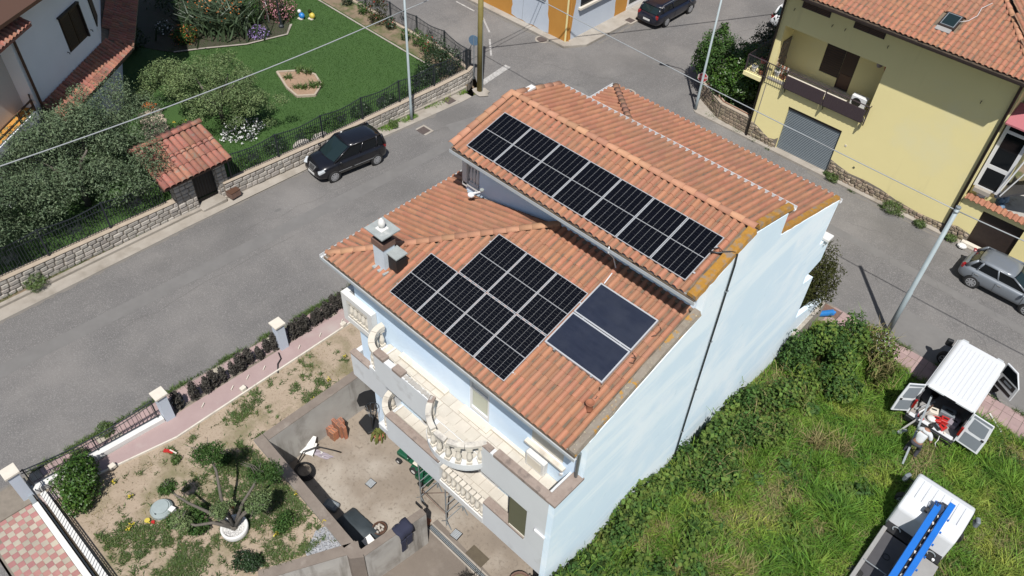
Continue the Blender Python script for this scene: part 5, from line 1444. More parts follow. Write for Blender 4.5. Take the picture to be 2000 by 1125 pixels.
TT('deck_sheet', M['bed_grey'], MB().box(.32, .98, -3.4, .06, .602, .72))
TT('side_board', M['bed_grey'], MB().box(-1.0, -.86, -3.4, .14, .45, .80), bev=.01)
TT('cross_bar', M['galv'], MB().tube([(-.93, -1.5, .84), (-.15, -1.5, .84)], .015, 6))
TT('deck_box', M['bed_grey'], MB().box(-.2, .12, -2.6, -1.55, .6, .86))
TT('ring', M['black'], MB().tube([(-.42 + .11 * math.cos(q * .42), -.75 + .11 * math.sin(q * .42), .61) for q in range(16)], .012, 5))
lift = thing('ladder_lift', 'bright blue folded ladder lift lying on the flatbed of the white truck', 'lift', (16.2, 3.0, tz))
lt_ = lambda n_, m, mb, **k: mb.build(n_, m, lift, world=False, **k)
lt_('boom', M['blue'], MB().beam((-.04, 1.18, 1.86), (-.04, -3.4, 1.35), .21, .18), bev=.01)
lt_('boom', M['blue'], MB().beam((.28, 1.55, 1.96), (.28, -3.4, 1.40), .19, .20), bev=.01)
lg = MB()
for k in range(7):
    y = 1.0 - k * .55; z = 1.84 - k * .06
    lg.box(.40, .45, y - .02, y + .03, z - .06, z + .02)
lt_('lug', M['blue'], lg)
lt_('chain', M['black_plastic'], MB().beam((.13, 1.0, 1.80), (.13, -3.4, 1.30), .09, .06))
cb_ = MB()
for k in range(9):
    y = .9 - k * .32; cb_.obox((.13 + random.uniform(-.03, .03), y, 1.83 - k * .035), (.06, .10, .03), random.uniform(-.5, .5))
lt_('chain_link', M['cream'], cb_)
lt_('cable_drum', M['black'], MB().lathe([(.11, -.05), (.11, .05)], (-.24, .98, 1.72), 12, axis='x'))
hh = MB()
for s in (0, .06, .12): hh.tube([(-.2 + s, 1.0, 1.8), (-.15 + s, 1.25, 2.02), (.05 + s, 1.35, 2.05), (.18, 1.2, 1.95), (.14, .9, 1.82)], .012, 5)
lt_('hydraulic_hose', M['black'], hh)
lt_('stand', M['bed_dark'], MB().box(-.12, .38, -1.1, -.7, .60, 1.45).box(-.1, .36, .2, .34, .3, 1.6))
lt_('head', M['blue'], MB().obox((-.06, 1.28, 1.84), (.2, .25, .12), .2))

# the man behind the van: bending over, white shirt and dark trousers
pz = lot_z(7.4)
man = thing('person', 'person in a white t-shirt and dark trousers bending over behind the open van', 'person', (14.62, 7.35, pz))
def skin_fig(verts, edges, radii, name, m, parent, sub=2, root=0):
    me = bpy.data.meshes.new(name)
    me.from_pydata(verts, edges, [])
    o = bpy.data.objects.new(name, me); C.objects.link(o); o.parent = parent
    me.materials.append(m)
    sk = o.modifiers.new('skin', 'SKIN'); sk.use_smooth_shade = True
    for i, r in enumerate(radii):
        rr = r if isinstance(r, tuple) else (r, r)
        me.skin_vertices[0].data[i].radius = rr
    me.skin_vertices[0].data[root].use_root = True
    s_ = o.modifiers.new('sub', 'SUBSURF'); s_.levels = sub; s_.render_levels = sub
    return o
# facing the van (+y) and turned a little to +x; hips back, torso leaning forward
body_v = [(-.02, -.10, .92), (0, .02, 1.12), (.02, .16, 1.32), (.03, .22, 1.42), (.035, .27, 1.50),       # pelvis, waist, chest, neck base, neck
          (-.19, .17, 1.36), (-.27, .28, 1.12), (-.16, .48, 1.02),                                         # left arm
          (.23, .13, 1.36), (.34, .08, 1.10), (.22, .30, .98),                                              # right arm
          (-.14, -.10, .88), (-.19, .05, .50), (-.21, -.12, .10), (-.21, .06, .05),                         # left leg
          (.10, -.10, .88), (.16, .08, .50), (.17, -.06, .10), (.18, .12, .05)]
body_e = [(0, 1), (1, 2), (2, 3), (3, 4), (3, 5), (5, 6), (6, 7), (3, 8), (8, 9), (9, 10), (0, 11), (11, 12), (12, 13), (13, 14), (0, 15), (15, 16), (16, 17), (17, 18)]
body_r = [(.15, .12), (.145, .11), (.17, .12), (.09, .08), .055, .068, .045, .034, .068, .045, .034, .095, .068, .048, .042, .095, .068, .048, .042]
skin_fig(body_v, body_e, body_r, 'body', M['skin'], man)
sh_v = [(-.015, -.10, .90), (0, .02, 1.12), (.02, .16, 1.32), (.03, .21, 1.41), (-.19, .17, 1.36), (-.25, .25, 1.18), (.23, .13, 1.36), (.31, .10, 1.17)]
skin_fig(sh_v, [(0, 1), (1, 2), (2, 3), (3, 4), (4, 5), (3, 6), (6, 7)], [(.185, .15), (.168, .135), (.195, .14), (.11, .10), .088, .07, .088, .07], 'shirt', M['shirt'], man)
tr_v = [(-.02, -.09, .98), (-.14, -.10, .86), (-.19, .05, .50), (-.21, -.12, .12), (.10, -.10, .86), (.16, .08, .50), (.17, -.06, .12)]
skin_fig(tr_v, [(0, 1), (1, 2), (2, 3), (0, 4), (4, 5), (5, 6)], [(.17, .14), .115, .086, .07, .115, .086, .07], 'trousers', M['trousers'], man)
hd = MB().ball((.04, .34, 1.585), (.080, .098, .115), 14, 10).ball((.045, .435, 1.56), (.016, .024, .02), 6, 4).ball((-.042, .345, 1.58), (.014, .024, .032), 6, 4).ball((.122, .345, 1.58), (.014, .024, .032), 6, 4).build('head', M['skin'], man, world=False, smooth=True)
MB().ball((.04, .315, 1.62), (.088, .10, .10), 14, 8).build('hair', M['hair'], man, world=False, smooth=True)
for s in (-1, 1): MB().ball((.04 + s * .03, .43, 1.60), (.012, .008, .009), 6, 4).build('eye', M['black'], hd, world=False)
MB().box(.015, .065, .425, .433, 1.515, 1.525).build('mouth', M['fl_red'], hd, world=False)
def hand(c, d, s):
    c = Vector(c); d = Vector(d).normalized(); side = d.cross(Vector((0, 0, 1))).normalized(); nrm = side.cross(d)
    vs = [c, c + d * .05]; es = [(0, 1)]; rs = [(.032, .018), (.034, .016)]
    for k, (o_, l_) in enumerate(((-.03, .060), (-.010, .072), (.010, .068), (.03, .052))):
        a = len(vs); vs += [c + d * .085 + side * o_, c + d * (.085 + l_ * .5) + side * o_ - nrm * .012, c + d * (.085 + l_ * .8) + side * o_ - nrm * .04]; es += [(1, a), (a, a + 1), (a + 1, a + 2)]; rs += [.0095, .0085, .0075]
    a = len(vs); vs += [c + d * .035 + side * s * .045 - nrm * .01, c + d * .07 + side * s * .06 - nrm * .025]; es += [(0, a), (a, a + 1)]; rs += [.011, .009]
    return skin_fig([tuple(v) for v in vs], es, rs, 'hand', M['skin'], man, sub=1)
hand((-.16, .49, 1.015), (.3, 1, -.25), 1); hand((.21, .32, .97), (-.4, 1, -.2), -1)
for x, y in ((-.21, -.03), (.175, .03)): MB().ball((x, y, .045), (.05, .14, .05), 10, 6).build('shoe', M['black_plastic'], man, world=False, smooth=True)

# ------------------------------------------------------------------ yellow house on the right
FY = 21.25
yh = thing('yellow_house', 'yellow rendered house with clay tile roof, loggia and grey garage shutter', 'house', (5, FY, 0))
def yw(name, m, *boxes, parent=None, **k):
    mb = MB()
    for b in boxes: mb.box(*b)
    return mb.build(name, m, parent or yh, **k)
YT = 8.95
yw('front_wall', M['yellow_wall'], (-1.1, -.72, FY, FY + .3, -.3, YT), (-.72, .74, FY, FY + .3, -.3, 3.93), (3.80, 4.60, FY, FY + .3, -.3, 3.93), (.74, 3.80, FY, FY + .3, 2.76, 3.93),
   (-.72, 4.60, FY, FY + .3, 6.75, YT), (4.60, 10.28, FY, FY + .3, -.3, YT))
yw('side_wall', M['yellow_wall'], (-1.1, -.85, FY + .3, 33, -.3, YT), (10.03, 10.28, FY + .3, 33, -.3, YT))
yw('loggia_back_wall', M['yellow_wall'], (-.85, 1.08, 22.75, 22.95, 3.9, 7.0), (2.85, 4.60, 22.75, 22.95, 3.9, 7.0), (1.08, 2.12, 22.75, 22.95, 3.9, 4.42), (1.08, 2.85, 22.75, 22.95, 5.98, 7.0))
yw('loggia_side_wall', M['yellow_wall'], (4.603, 4.8, FY + .3, 22.95, 3.9, 7.0))
yw('loggia_ceiling', M['yellow_wall'], (-.85, 4.60, FY + .3, 22.75, 6.8, 7.0))
yw('loggia_floor', M['cream'], (-.85, 4.60, FY - .02, 22.75, 3.72, 3.90))
yw('balcony_slab', M['yellow_wall'], (-2.15, -1.103, 21.0, 23.5, 3.50, 3.72))
dw = yw('door', M['door_brown'], (2.12, 2.85, 22.80, 22.86, 3.93, 5.98))
yw('door_kick_panel', M['wood'], (2.2, 2.78, 22.78, 22.80, 4.0, 4.75), parent=dw)
wsh = yw('window_shutter', M['dark_brown'], (1.08, 2.10, 22.79, 22.85, 4.42, 5.98))
sl_ = MB()
for k in range(12): sl_.box(1.12, 2.06, 22.775, 22.79, 4.5 + k * .12, 4.56 + k * .12)
sl_.build('slats', M['door_brown'], wsh)
# upper windows with brown shutters
for x0, x1 in ((-.2, 1.28), (2.5, 4.03)):
    z0, z1 = 7.93, 8.5
    f = yw('window', M['dark_brown'], (x0, x1, FY - .03, FY - .002, z0, z1))
    s2 = MB()
    for k in range(7): s2.box(x0 + .05, (x0 + x1) / 2 - .02, FY - .045, FY - .031, z0 + .05 + k * .075, z0 + .09 + k * .075).box((x0 + x1) / 2 + .02, x1 - .05, FY - .045, FY - .031, z0 + .05 + k * .075, z0 + .09 + k * .075)
    s2.build('slats', M['wood'], f)
for x, z in ((-.5, 7.75), (1.55, 7.7), (2.2, 7.75), (4.35, 7.75), (9.0, 7.0)):
    MB().tube([(x, FY - .02, z), (x, FY - .10, z - .02), (x, FY - .10, z - .1)], .018, 5).build('shutter_hook', M['iron'], yh)
# garage shutter with horizontal ribs
gs = yw('garage_shutter', M['shutter'], (.74, 3.80, FY + .14, FY + .18, .08, 2.62))
for k in range(28):
    z = .12 + k * .089
    MB().prism([(FY + .14, z), (FY + .105, z + .025), (FY + .105, z + .055), (FY + .14, z + .08)], 'x', .76, 3.78).build('slat', M['shutter'], gs)
yw('shutter_box', M['dark_brown'], (.74, 3.80, FY + .06, FY + .14, 2.6, 2.755))
yw('garage_sill', M['concrete'], (.6, 3.9, FY - .35, FY + .139, -.05, .125))
# rubble stone base of the facade with an uneven upper edge
edge = [(-1.1, 1.05), (-.55, .85), (-.1, .62), (.2, .50), (.55, .58), (.735, .78)]
edge2 = [(3.805, 1.0), (4.3, .86), (5.0, .72), (5.9, .76), (6.7, .70), (7.6, .52), (8.8, .42), (9.6, .46), (10.15, .52), (10.28, .55)]
edge3 = [(10.30, .62), (10.7, .72), (11.1, .66), (11.36, .60)]
def rubble(xa, e, seed):
    r = random.Random(seed)
    mb = MB()
    pts = [(e[0][0], -.1)] + e + [(e[-1][0], -.1)]
    mb.prism(pts, 'y', FY - .012, FY - .002)
    b_ = mb.build('rubble_base', M['mortar'], yh)
    x0, x1 = e[0][0], e[-1][0]
    def top(x):
        for (a, za), (b2, zb) in zip(e, e[1:]):
            if a <= x <= b2: return za + (zb - za) * (x - a) / (b2 - a)
        return .3
    z = .05
    while z < 1.1:
        x = x0 + .05; h = r.uniform(.13, .2)
        while x < x1 - .05:
            w = r.uniform(.16, .36)
            if z + h * .8 < top(min(x + w / 2, x1)) and x + w < x1 + .02:
                s_ = MB(); hw_, hh_ = w / 2 * .93, h / 2 * .93
                o8 = [(-hw_ * r.uniform(.8, 1), -hh_ * r.uniform(.7, 1)), (hw_ * r.uniform(.6, 1), -hh_), (hw_, hh_ * r.uniform(.3, 1)), (hw_ * r.uniform(-.2, .8), hh_), (-hw_, hh_ * r.uniform(.5, 1))]
                d_ = r.uniform(.03, .075)
                vs = [(p, 0, q) for p, q in o8] + [(p * .75, -d_, q * .75) for p, q in o8]
                n = 5
                s_.add(vs, [tuple(range(n, 2 * n))] + [(i, (i + 1) % n, n + (i + 1) % n, n + i) for i in range(n)])
                o_ = s_.build('stone', M['rubble'], b_, world=False)
                o_.location = Vector((x + w / 2, FY - .012, z + h / 2)) - world_loc(b_)
            x += w
        z += h
rubble(0, edge, 1); rubble(0, edge2, 2); rubble(0, edge3, 3)
# roof: eave along y=20.15, tiles up the slope
T4 = R(17)
yo = (-1.95, 20.1, 8.98)
dk2 = MB()
dk2.box(-1.9, 10.6, 20.2, FY, 8.72, 8.85)
def yz(y): return 9.0 + (y - 20.1) * math.tan(T4)
hipx = 9.9
deckz(dk2, [(-1.95, 20.1, 9.0), (10.75, 20.1, 9.0), (7.2, 24.4, yz(24.4)), (6.0, 28.5, yz(28.5)), (-1.95, 28.5, yz(28.5))])
deckz(dk2, [(10.75, 20.1, 9.0), (16, 26, 9.0), (12, 30, yz(28)), (6.0, 28.5, yz(28.5)), (7.2, 24.4, yz(24.4))])
yroof = dk2.build('roof', M['deck'], yh)
rf2 = Roof()
rf2.plane((-2.0, 20.08, 9.0), (1, 0, 0), T4, 51, 17, lambda u, v: u + v * math.cos(T4) * .82 < 12.75 and not (7.75 < u < 8.75 and 1.1 < v < 2.1), tw=.25, tl=.36)
rf2.plane((10.77, 20.08, 9.0), (.66, .75, 0), T4, 20, 15, lambda u, v: u > .16 * v, tw=.25, tl=.36)
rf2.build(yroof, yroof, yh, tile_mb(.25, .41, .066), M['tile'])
ridge((10.7, 20.15, 9.04), (7.2, 24.4, yz(24.4) + .04), yroof)
gm = MB(); gutter(gm, (-1.95, 20.12, 8.86), (10.7, 20.12, 8.86), .13, .10); gm.build('gutter', M['dark_brown'], yh)
MB().tube([(10.15, 20.1, 8.9), (10.15, FY - .12, 8.4), (10.20, FY - .12, -.1)], .07, 8).build('downpipe', M['dark_brown'], yh, smooth=True)
MB().tube([(-1.06, 20.1, 8.9), (-1.06, FY - .12, 8.4), (-1.04, FY - .12, -.1)], .06, 8).build('downpipe', M['dark_brown'], yh, smooth=True)
MB().tube([(-.80, FY - .02, 3.4), (-.82, FY - .02, 0)], .02, 5).build('cable_pipe', M['concrete'], yh)
MB().lathe([(.06, 0), (.06, -.02)], (5.05, FY, 1.15), 12, axis='y').build('vent', M['olive_panel'], yh)
MB().box(4.2, 4.3, FY - .02, FY - .002, 2.05, 2.15).build('socket', M['cream'], yh)
# roof window
sk = MB(); T4m = Matrix.Rotation(T4, 4, 'X')
rw = MB().box(-.36, .36, -.46, .46, -.05, .10).build('skylight', M['dark_brown'], yroof, world=False)
rw.matrix_local = Matrix.Translation(Vector((6.3, 21.65, yz(21.65) + .05)) - world_loc(yroof)) @ T4m
MB().box(-.27, .27, -.36, .36, .10, .11).build('pane', M['screen_glass'], rw, world=False)
MB().box(-.30, -.27, -.39, .39, .09, .125).box(.27, .30, -.39, .39, .09, .125).box(-.27, .27, .36, .39, .09, .125).box(-.27, .27, -.39, -.36, .09, .125).build('pane_frame', M['galv'], rw, world=False)
MB().box(-.36, .30, -.72, -.46, .0, .05).build('apron', M['bed_grey'], rw, world=False)
cord('cable', 'thin white cable curling over the tiles beside the roof window of the yellow house', [(6.62, 21.7, yz(21.7) + .15), (6.9, 21.9, yz(21.9) + .18), (7.05, 22.4, yz(22.4) + .14), (6.98, 22.9, yz(22.9) + .14), (7.2, 23.4, yz(23.4) + .14)], .012, M['white_metal'])
# balcony railing: bars at the left, slatted panels at the right
BY = 21.08
rail = MB().tube([(-2.12, 23.4, 4.66), (-2.12, BY, 4.66), (4.70, BY, 4.66), (4.70, FY, 4.66)], .028, 6).tube([(-2.12, 23.4, 3.84), (-2.12, BY, 3.84), (.2, BY, 3.84)], .016, 5).build('railing', M['brown_rail'], yh)
for x in (-2.12, -.9, .2, 2.42, 4.68):
    MB().box(x - .025, x + .025, BY - .03, BY + .03, 3.62, 4.66).build('post', M['brown_rail'], rail)
bars = MB()
for k in range(18):
    x = -2.05 + k * .125; bars.box(x - .008, x + .008, BY - .008, BY + .008, 3.76, 4.64)
bars.build('bars', M['iron'], rail)
bars = MB()
for k in range(20):
    y = 21.2 + k * .115; bars.box(-2.128, -2.112, y - .008, y + .008, 3.76, 4.64)
bars.build('bars', M['iron'], rail)
for a, b in ((.25, 2.38), (2.46, 4.58)):
    n = 16; w = (b - a) / n
    for k in range(n):
        MB().box(a + k * w + .001, a + (k + 1) * w - .003, BY - .06 + .008 * (k % 2), BY - .035 + .008 * (k % 2), 3.74, 4.42).build('slat', M['brown_rail'], rail)
    MB().box(a, b, BY - .03, BY - .01, 3.70, 3.76).box(a, b, BY - .03, BY - .01, 4.38, 4.44).build('slat_frame', M['brown_rail'], rail)
for x in (.25, 2.44, 4.56):
    MB().box(x - .03, x + .03, BY - .06, FY - .003, 3.40, 3.70).build('bracket', M['olive_panel'], yh)
# bare stone corner of the loggia
stuff_r = random.Random(8)
sc = MB().box(-.845, -.80, FY + .302, 22.74, 3.94, 5.6).build('bare_stone_patch', M['mortar'], yh)
for k in range(26):
    s_ = MB().ball((0, 0, 0), (.05, stuff_r.uniform(.10, .2), stuff_r.uniform(.08, .14)), 7, 5)
    o_ = s_.build('stone', M['rubble'], sc, world=False); o_.location = Vector((-.79, 21.7 + stuff_r.random() * 1.0, 4.05 + stuff_r.random() * 1.4)) - world_loc(sc)
# things on the balcony
def pot(name, label, x, y, z, r, h, m, plant=None, seed=1, group=None):
    t = thing(name, label, 'pot', (x, y, z), 0, group)
    MB().lathe([(r * .65, 0), (r, h * .85), (r * 1.08, h * .85), (r * 1.08, h), (r * .9, h), (r * .85, h * .8)], (x, y, z), 12).build('pot', m, t)
    if plant: leaves('plant', [(x, y, z + h + plant[0], plant[1], plant[1], plant[0])], plant[2], plant[3], plant[4], t, seed=seed)
    return t
pot('flower_pot', 'white flower pot at the left end of the yellow house balcony', -1.75, 21.35, 3.73, .16, .30, M['white_paint'], (.2, .18, 90, .10, M['leaf_dark']), 1)
pot('flower_pot', 'terracotta flower pot in the middle of the barred balcony corner', -1.3, 21.3, 3.73, .15, .26, M['terracotta'], (.18, .18, 90, .10, M['leaf_mid']), 2)
pot('flower_pot', 'second white flower pot beside the slatted balcony railing', -.5, 21.45, 3.91, .16, .34, M['white_paint'], (.18, .17, 90, .10, M['leaf_dark']), 3)
pot('flower_pot', 'terracotta flower pot low behind the bars next to the slatted railing', -.1, 21.42, 3.91, .14, .24, M['terracotta'], (.14, .17, 90, .10, M['leaf_brown']), 4)
pot('flower_pot', 'dull pink flower pot at the far side end of the balcony', -1.75, 22.3, 3.73, .18, .36, M['pink_awning'], (.24, .22, 110, .11, M['leaf_dark']), 5)
ct = thing('wooden_crate', 'slatted wooden crate on end in the bare stone corner of the loggia', 'crate', (-.35, 21.6, 3.93))
for k in range(6): MB().box(-.62 + k * .11, -.54 + k * .11, 21.56, 21.58, 3.94, 4.55).build('slat', M['cream'] if k % 2 else M['brick'], ct)
MB().box(-.62, .02, 21.58, 21.62, 4.0, 4.05).box(-.62, .02, 21.58, 21.62, 4.4, 4.45).build('batten', M['wood'], ct)
ac = thing('air_conditioner', 'white air conditioner unit standing in the loggia behind the slatted railing', 'air conditioner', (3.9, 21.75, 3.93))
MB().box(3.5, 4.32, 21.6, 21.92, 4.0, 4.62).build('casing', M['white_metal'], ac, bev=.02)
MB().lathe([(.24, .0), (.24, -.012)], (3.82, 21.6, 4.31), 16, axis='y').build('fan_grille', M['black'], ac)
MB().box(3.55, 3.6, 21.62, 21.9, 3.93, 4.0).box(4.2, 4.25, 21.62, 21.9, 3.93, 4.0).build('foot', M['black'], ac)
um = thing('beach_umbrella', 'folded red parasol leaning in the upper right corner of the loggia', 'parasol', (4.4, 22.4, 3.93))
MB().tube([(4.15, 22.5, 6.5), (4.5, 22.2, 5.6), (4.52, 22.2, 3.95)], [.05, .06, .02], 7).build('canopy', M['red'], um)
wb2 = thing('wash_bag', 'pale bundle hanging from the loggia ceiling', 'bundle', (4.0, 22.3, 6.2))
MB().ball((4.0, 22.3, 6.25), (.16, .16, .22), 8, 6).build('bag', M['lilac_sheet'], wb2)
MB().tube([(4.0, 22.3, 6.42), (4.0, 22.3, 6.8)], .012, 5).build('string', M['black'], wb2)

# right wing of the yellow house: low wall with dark garage opening, tiled coping, veranda
yg = thing('garage_wall', 'low yellow wall with a dark garage opening and a row of clay tiles on top', 'garage', (12.5, FY, 0))
MB().box(10.30, 11.34, FY + .02, FY + .3, -.2, 2.35).box(13.25, 24, FY + .02, FY + .3, -.2, 2.35).box(11.34, 13.25, FY + .02, FY + .3, 2.06, 2.35).build('wall', M['yellow_wall'], yg)
MB().box(11.34, 13.25, FY + .22, FY + .26, .05, 2.06).build('garage_door', M['dark_brown'], yg)
MB().box(11.2, 12.4, FY - .22, FY + .02, .05, .20).build('sill', M['cream'], yg)
MB().box(10.3, 24, FY + .3, FY + 3, 2.0, 2.1).build('flat_roof', M['concrete_old'], yg)
cpt = tile_mb(.26, .42, .075); cme = cpt.mesh('coping_tile'); cme.materials.append(M['tile'])
for k in range(40):
    m4 = Matrix.Translation(Vector((10.35 + k * .26, FY - .16, 2.36)) - world_loc(yg)) @ Matrix.Rotation(R(14), 4, 'X')
    inst('coping_tile', cme, yg, None, mat4=m4)
# veranda window with white frame and pink awning above the low wall
vr = thing('veranda', 'white framed veranda with dark panes and pink awning beside the yellow house', 'veranda', (11, 22.4, 2.1))
MB().box(10.30, 10.34, 22.0, 25, 2.1, 2.2).build('sill_plate', M['white_metal'], vr)
for (y0, y1, z0, z1) in ((21.5, 22.3, 3.0, 4.0), (21.5, 22.3, 4.2, 5.9), (21.5, 22.3, 6.05, 6.75)):
    p_ = MB().box(10.5, 11.35, y0 + .1, y0 + .16, z0, z1).build('pane', M['car_glass'], vr)
MB().box(10.34, 10.50, 21.58, 21.68, 2.9, 6.85).box(11.35, 11.5, 21.58, 21.68, 2.9, 6.85).box(10.5, 11.35, 21.58, 21.68, 2.9, 3.0).box(10.5, 11.35, 21.58, 21.68, 4.0, 4.2).box(10.5, 11.35, 21.58, 21.68, 5.9, 6.05).box(10.5, 11.35, 21.58, 21.68, 6.75, 6.85).build('frame', M['white_metal'], vr)
MB().box(10.34, 11.5, 21.70, 24, 2.12, 6.85).build('wall', M['yellow_wall'], vr)
MB().hexa([(10.30, 21.0, 6.55), (14, 21.0, 6.55), (14, 22.2, 7.05), (10.30, 22.2, 7.05), (10.30, 21.0, 6.62), (14, 21.0, 6.62), (14, 22.2, 7.12), (10.30, 22.2, 7.12)]).build('awning', M['pink_awning'], vr)
MB().beam((11.9, 21.4, 6.5), (11.5, 21.3, 3.4), .06, .06).beam((12.5, 21.4, 6.5), (11.6, 21.3, 3.1), .05, .05).build('awning_strut', M['white_metal'], vr)
MB().hexa([(11.5, 21.3, 2.9), (14.5, 21.3, 5.4), (14.5, 22.8, 5.4), (11.5, 22.8, 2.9), (11.5, 21.3, 3.0), (14.5, 21.3, 5.5), (14.5, 22.8, 5.5), (11.5, 22.8, 3.0)]).build('stair_flank', M['bed_dark'], vr)
MB().box(10.45, 11.2, 21.35, 21.57, 2.75, 2.95).build('window_ledge', M['concrete'], vr)
bt = thing('blue_tarpaulin', 'crumpled blue tarpaulin heaped behind the tiled low wall', 'tarpaulin', (11.7, 21.9, 2.1))
rr3 = random.Random(3)
tb = MB()
for k in range(9): tb.ball((11.55 + rr3.uniform(-.3, .4), 22.0 + rr3.uniform(-.2, .3), 2.4 + rr3.uniform(-.2, .5)), (rr3.uniform(.12, .28), rr3.uniform(.1, .2), rr3.uniform(.1, .25)), 7, 5)
tb.build('sheet', M['sign_blue'], bt)
MB().tube([(11.3, 21.8, 2.3), (11.9, 21.9, 3.3)], .025, 6).build('stick', M['galv'], bt)
ws_ = thing('white_sack', 'white plastic sack on the tiled wall beside the blue tarpaulin', 'sack', (10.85, 21.7, 2.4)); MB().obox((10.85, 21.7, 2.52), (.4, .3, .24), .4).build('sack', M['white_paint'], ws_, bev=.05)

# rubble wall left of the yellow house, under the citrus bushes
def stone_wall_mesh(parent, pts, h, th, m, name='stone', seed=1, zf=gz, sw=(.2, .38), sh=(.14, .21), z0=.05, face=1, limit=260, cap=None):
    """stones proud of a mortar core along a line; face=+1 puts them on the right of the direction"""
    r = random.Random(seed); out = []
    for (x0, y0), (x1, y1) in zip(pts, pts[1:]):
        d = Vector((x1 - x0, y1 - y0)); L_ = d.length; d.normalize(); n = Vector((d.y, -d.x)) * face
        z = z0
        while z < h - .03:
            hh = min(r.uniform(*sh), h - z); u = 0
            while u < L_ - .03:
                w = min(r.uniform(*sw), L_ - u)
                out.append((x0 + d.x * (u + w / 2) + n.x * th / 2, y0 + d.y * (u + w / 2) + n.y * th / 2, z + hh / 2, w, hh, math.atan2(d.y, d.x) if face > 0 else math.atan2(-d.y, -d.x)))
                u += w
            z += hh
    metas = []
    for k in range(6):
        q = [(-.5 * r.uniform(.86, 1), -.5 * r.uniform(.8, 1)), (.5 * r.uniform(.86, 1), -.5 * r.uniform(.86, 1)), (.5, .5 * r.uniform(.6, 1)), (.5 * r.uniform(.5, .9), .5), (-.5 * r.uniform(.86, 1), .5 * r.uniform(.84, 1)), (-.5, r.uniform(-.2, .1))]
        q = [(a * .93, b * .90) for a, b in q]
        mb = MB(); nn = len(q)
        mb.add([(a, 0, b) for a, b in q] + [(a * .94, -.6, b * .92) for a, b in q] + [(a * .74, -1, b * .70) for a, b in q],
               [tuple(range(2 * nn, 3 * nn))] + [(i + j * nn, (i + 1) % nn + j * nn, nn + (i + 1) % nn + j * nn, nn + i + j * nn) for i in range(nn) for j in (0, 1)])
        me = mb.mesh(name); me.materials.append(m); metas.append(me)
    r.shuffle(out)
    off = world_loc(parent)
    for k, (x, y, z, w, hh, a) in enumerate(out[:limit]):
        inst(name, r.choice(metas), parent, Vector((x, y, zf(y) + z)) - off, (0, 0, a), (w, r.uniform(.02, .05), hh))
    return out
def seg_wall(mb, pts, h, th, zf=gz, zb=-.4, extra=0, step=3.0):
    for (x0, y0), (x1, y1) in zip(pts, pts[1:]):
        d = Vector((x1 - x0, y1 - y0)); L_ = d.length; n = max(1, int(L_ / step))
        for k in range(n):
            a = Vector((x0, y0)) + d * (k / n); b = Vector((x0, y0)) + d * ((k + 1) / n)
            nn = Vector((d.y, -d.x)).normalized() * th / 2
            zz0, zz1 = zf(a.y), zf(b.y)
            P = [(a.x - nn.x, a.y - nn.y, zz0 + zb), (a.x + nn.x, a.y + nn.y, zz0 + zb), (b.x + nn.x, b.y + nn.y, zz1 + zb), (b.x - nn.x, b.y - nn.y, zz1 + zb),
                 (a.x - nn.x, a.y - nn.y, zz0 + h), (a.x + nn.x, a.y + nn.y, zz0 + h), (b.x + nn.x, b.y + nn.y, zz1 + h), (b.x - nn.x, b.y - nn.y, zz1 + h)]
            mb.hexa(P)
cwp = [(-5.0, 22.6), (-3.05, 21.5), (-1.15, 21.42)]
cw = thing('rubble_wall', 'low rubble stone wall under the citrus bushes left of the yellow house', 'wall', (-3, 21.5, 0))
mb = MB(); seg_wall(mb, cwp, 1.05, .3); mb.build('core', M['mortar'], cw)
stone_wall_mesh(cw, cwp, 1.02, .3, M['rubble'], seed=5, sw=(.16, .36), sh=(.13, .22), face=1)
mb = MB(); seg_wall(mb, cwp, 1.10, .36, zb=1.05); mb.build('coping', M['wall_cap'], cw)
MB().tube([(-5.0, 22.62, 1.16), (-3.05, 21.52, 1.16), (-1.15, 21.44, 1.16)], .02, 5).build('pipe', M['terracotta'], cw)
cw2p = [(-5.0, 22.6), (-4.85, 60)]
cw2 = thing('side_wall', 'rubble wall running up the far street behind the citrus bushes', 'wall', (-5, 30, 0))
mb = MB(); seg_wall(mb, cw2p, 1.0, .3, step=40); mb.build('core', M['mortar'], cw2)

# ------------------------------------------------------------------ orange house at the top
oh = thing('orange_house', 'orange house with big bare pale blue plaster patches at the street corner', 'house', (-17, 25, 0))
OX, OY = -14.62, 21.45
MB().box(-24, OX, OY, 40, -.3, 7.6).build('wall', M['orange_wall'], oh)
def ragged(pts, n, amp, seed):
    r = random.Random(seed); out = []
    for i in range(len(pts)):
        a, b = pts[i], pts[(i + 1) % len(pts)]
        for k in range(n):
            t_ = k / n; out.append((a[0] + (b[0] - a[0]) * t_ + r.uniform(-amp, amp), a[1] + (b[1] - a[1]) * t_ + r.uniform(-amp, amp)))
    return out
MB().prism(ragged([(-16.05, .12), (-19.35, .22), (-19.3, 2.9), (-16.45, 3.0)], 7, .06, 1), 'y', OY - .012, OY - .003).build('plaster_patch', M['paleblue'], oh)
MB().prism(ragged([(21.85, .05), (26.35, -.02), (26.5, 2.9), (22.1, 3.0)], 7, .07, 2), 'x', OX + .003, OX + .012).build('plaster_patch', M['paleblue'], oh)
MB().box(-17.6, -16.5, OY - .06, OY - .002, 2.45, 4.0).build('window', M['black'], oh)
MB().box(-17.75, -16.45, OY - .16, OY - .002, 2.28, 2.42).build('window_sill', M['cream'], oh)
MB().box(OX + .002, OX + .05, 22.6, 26.0, 2.15, 3.8).build('shop_window', M['car_glass'], oh)
MB().box(OX + .002, OX + .22, 22.4, 26.2, 1.98, 2.12).build('shop_sill', M['cream'], oh)
MB().tube([(OX + .06, 21.62, 0), (OX + .06, 21.62, 7)], .04, 6).build('downpipe', M['orange_wall'], oh)
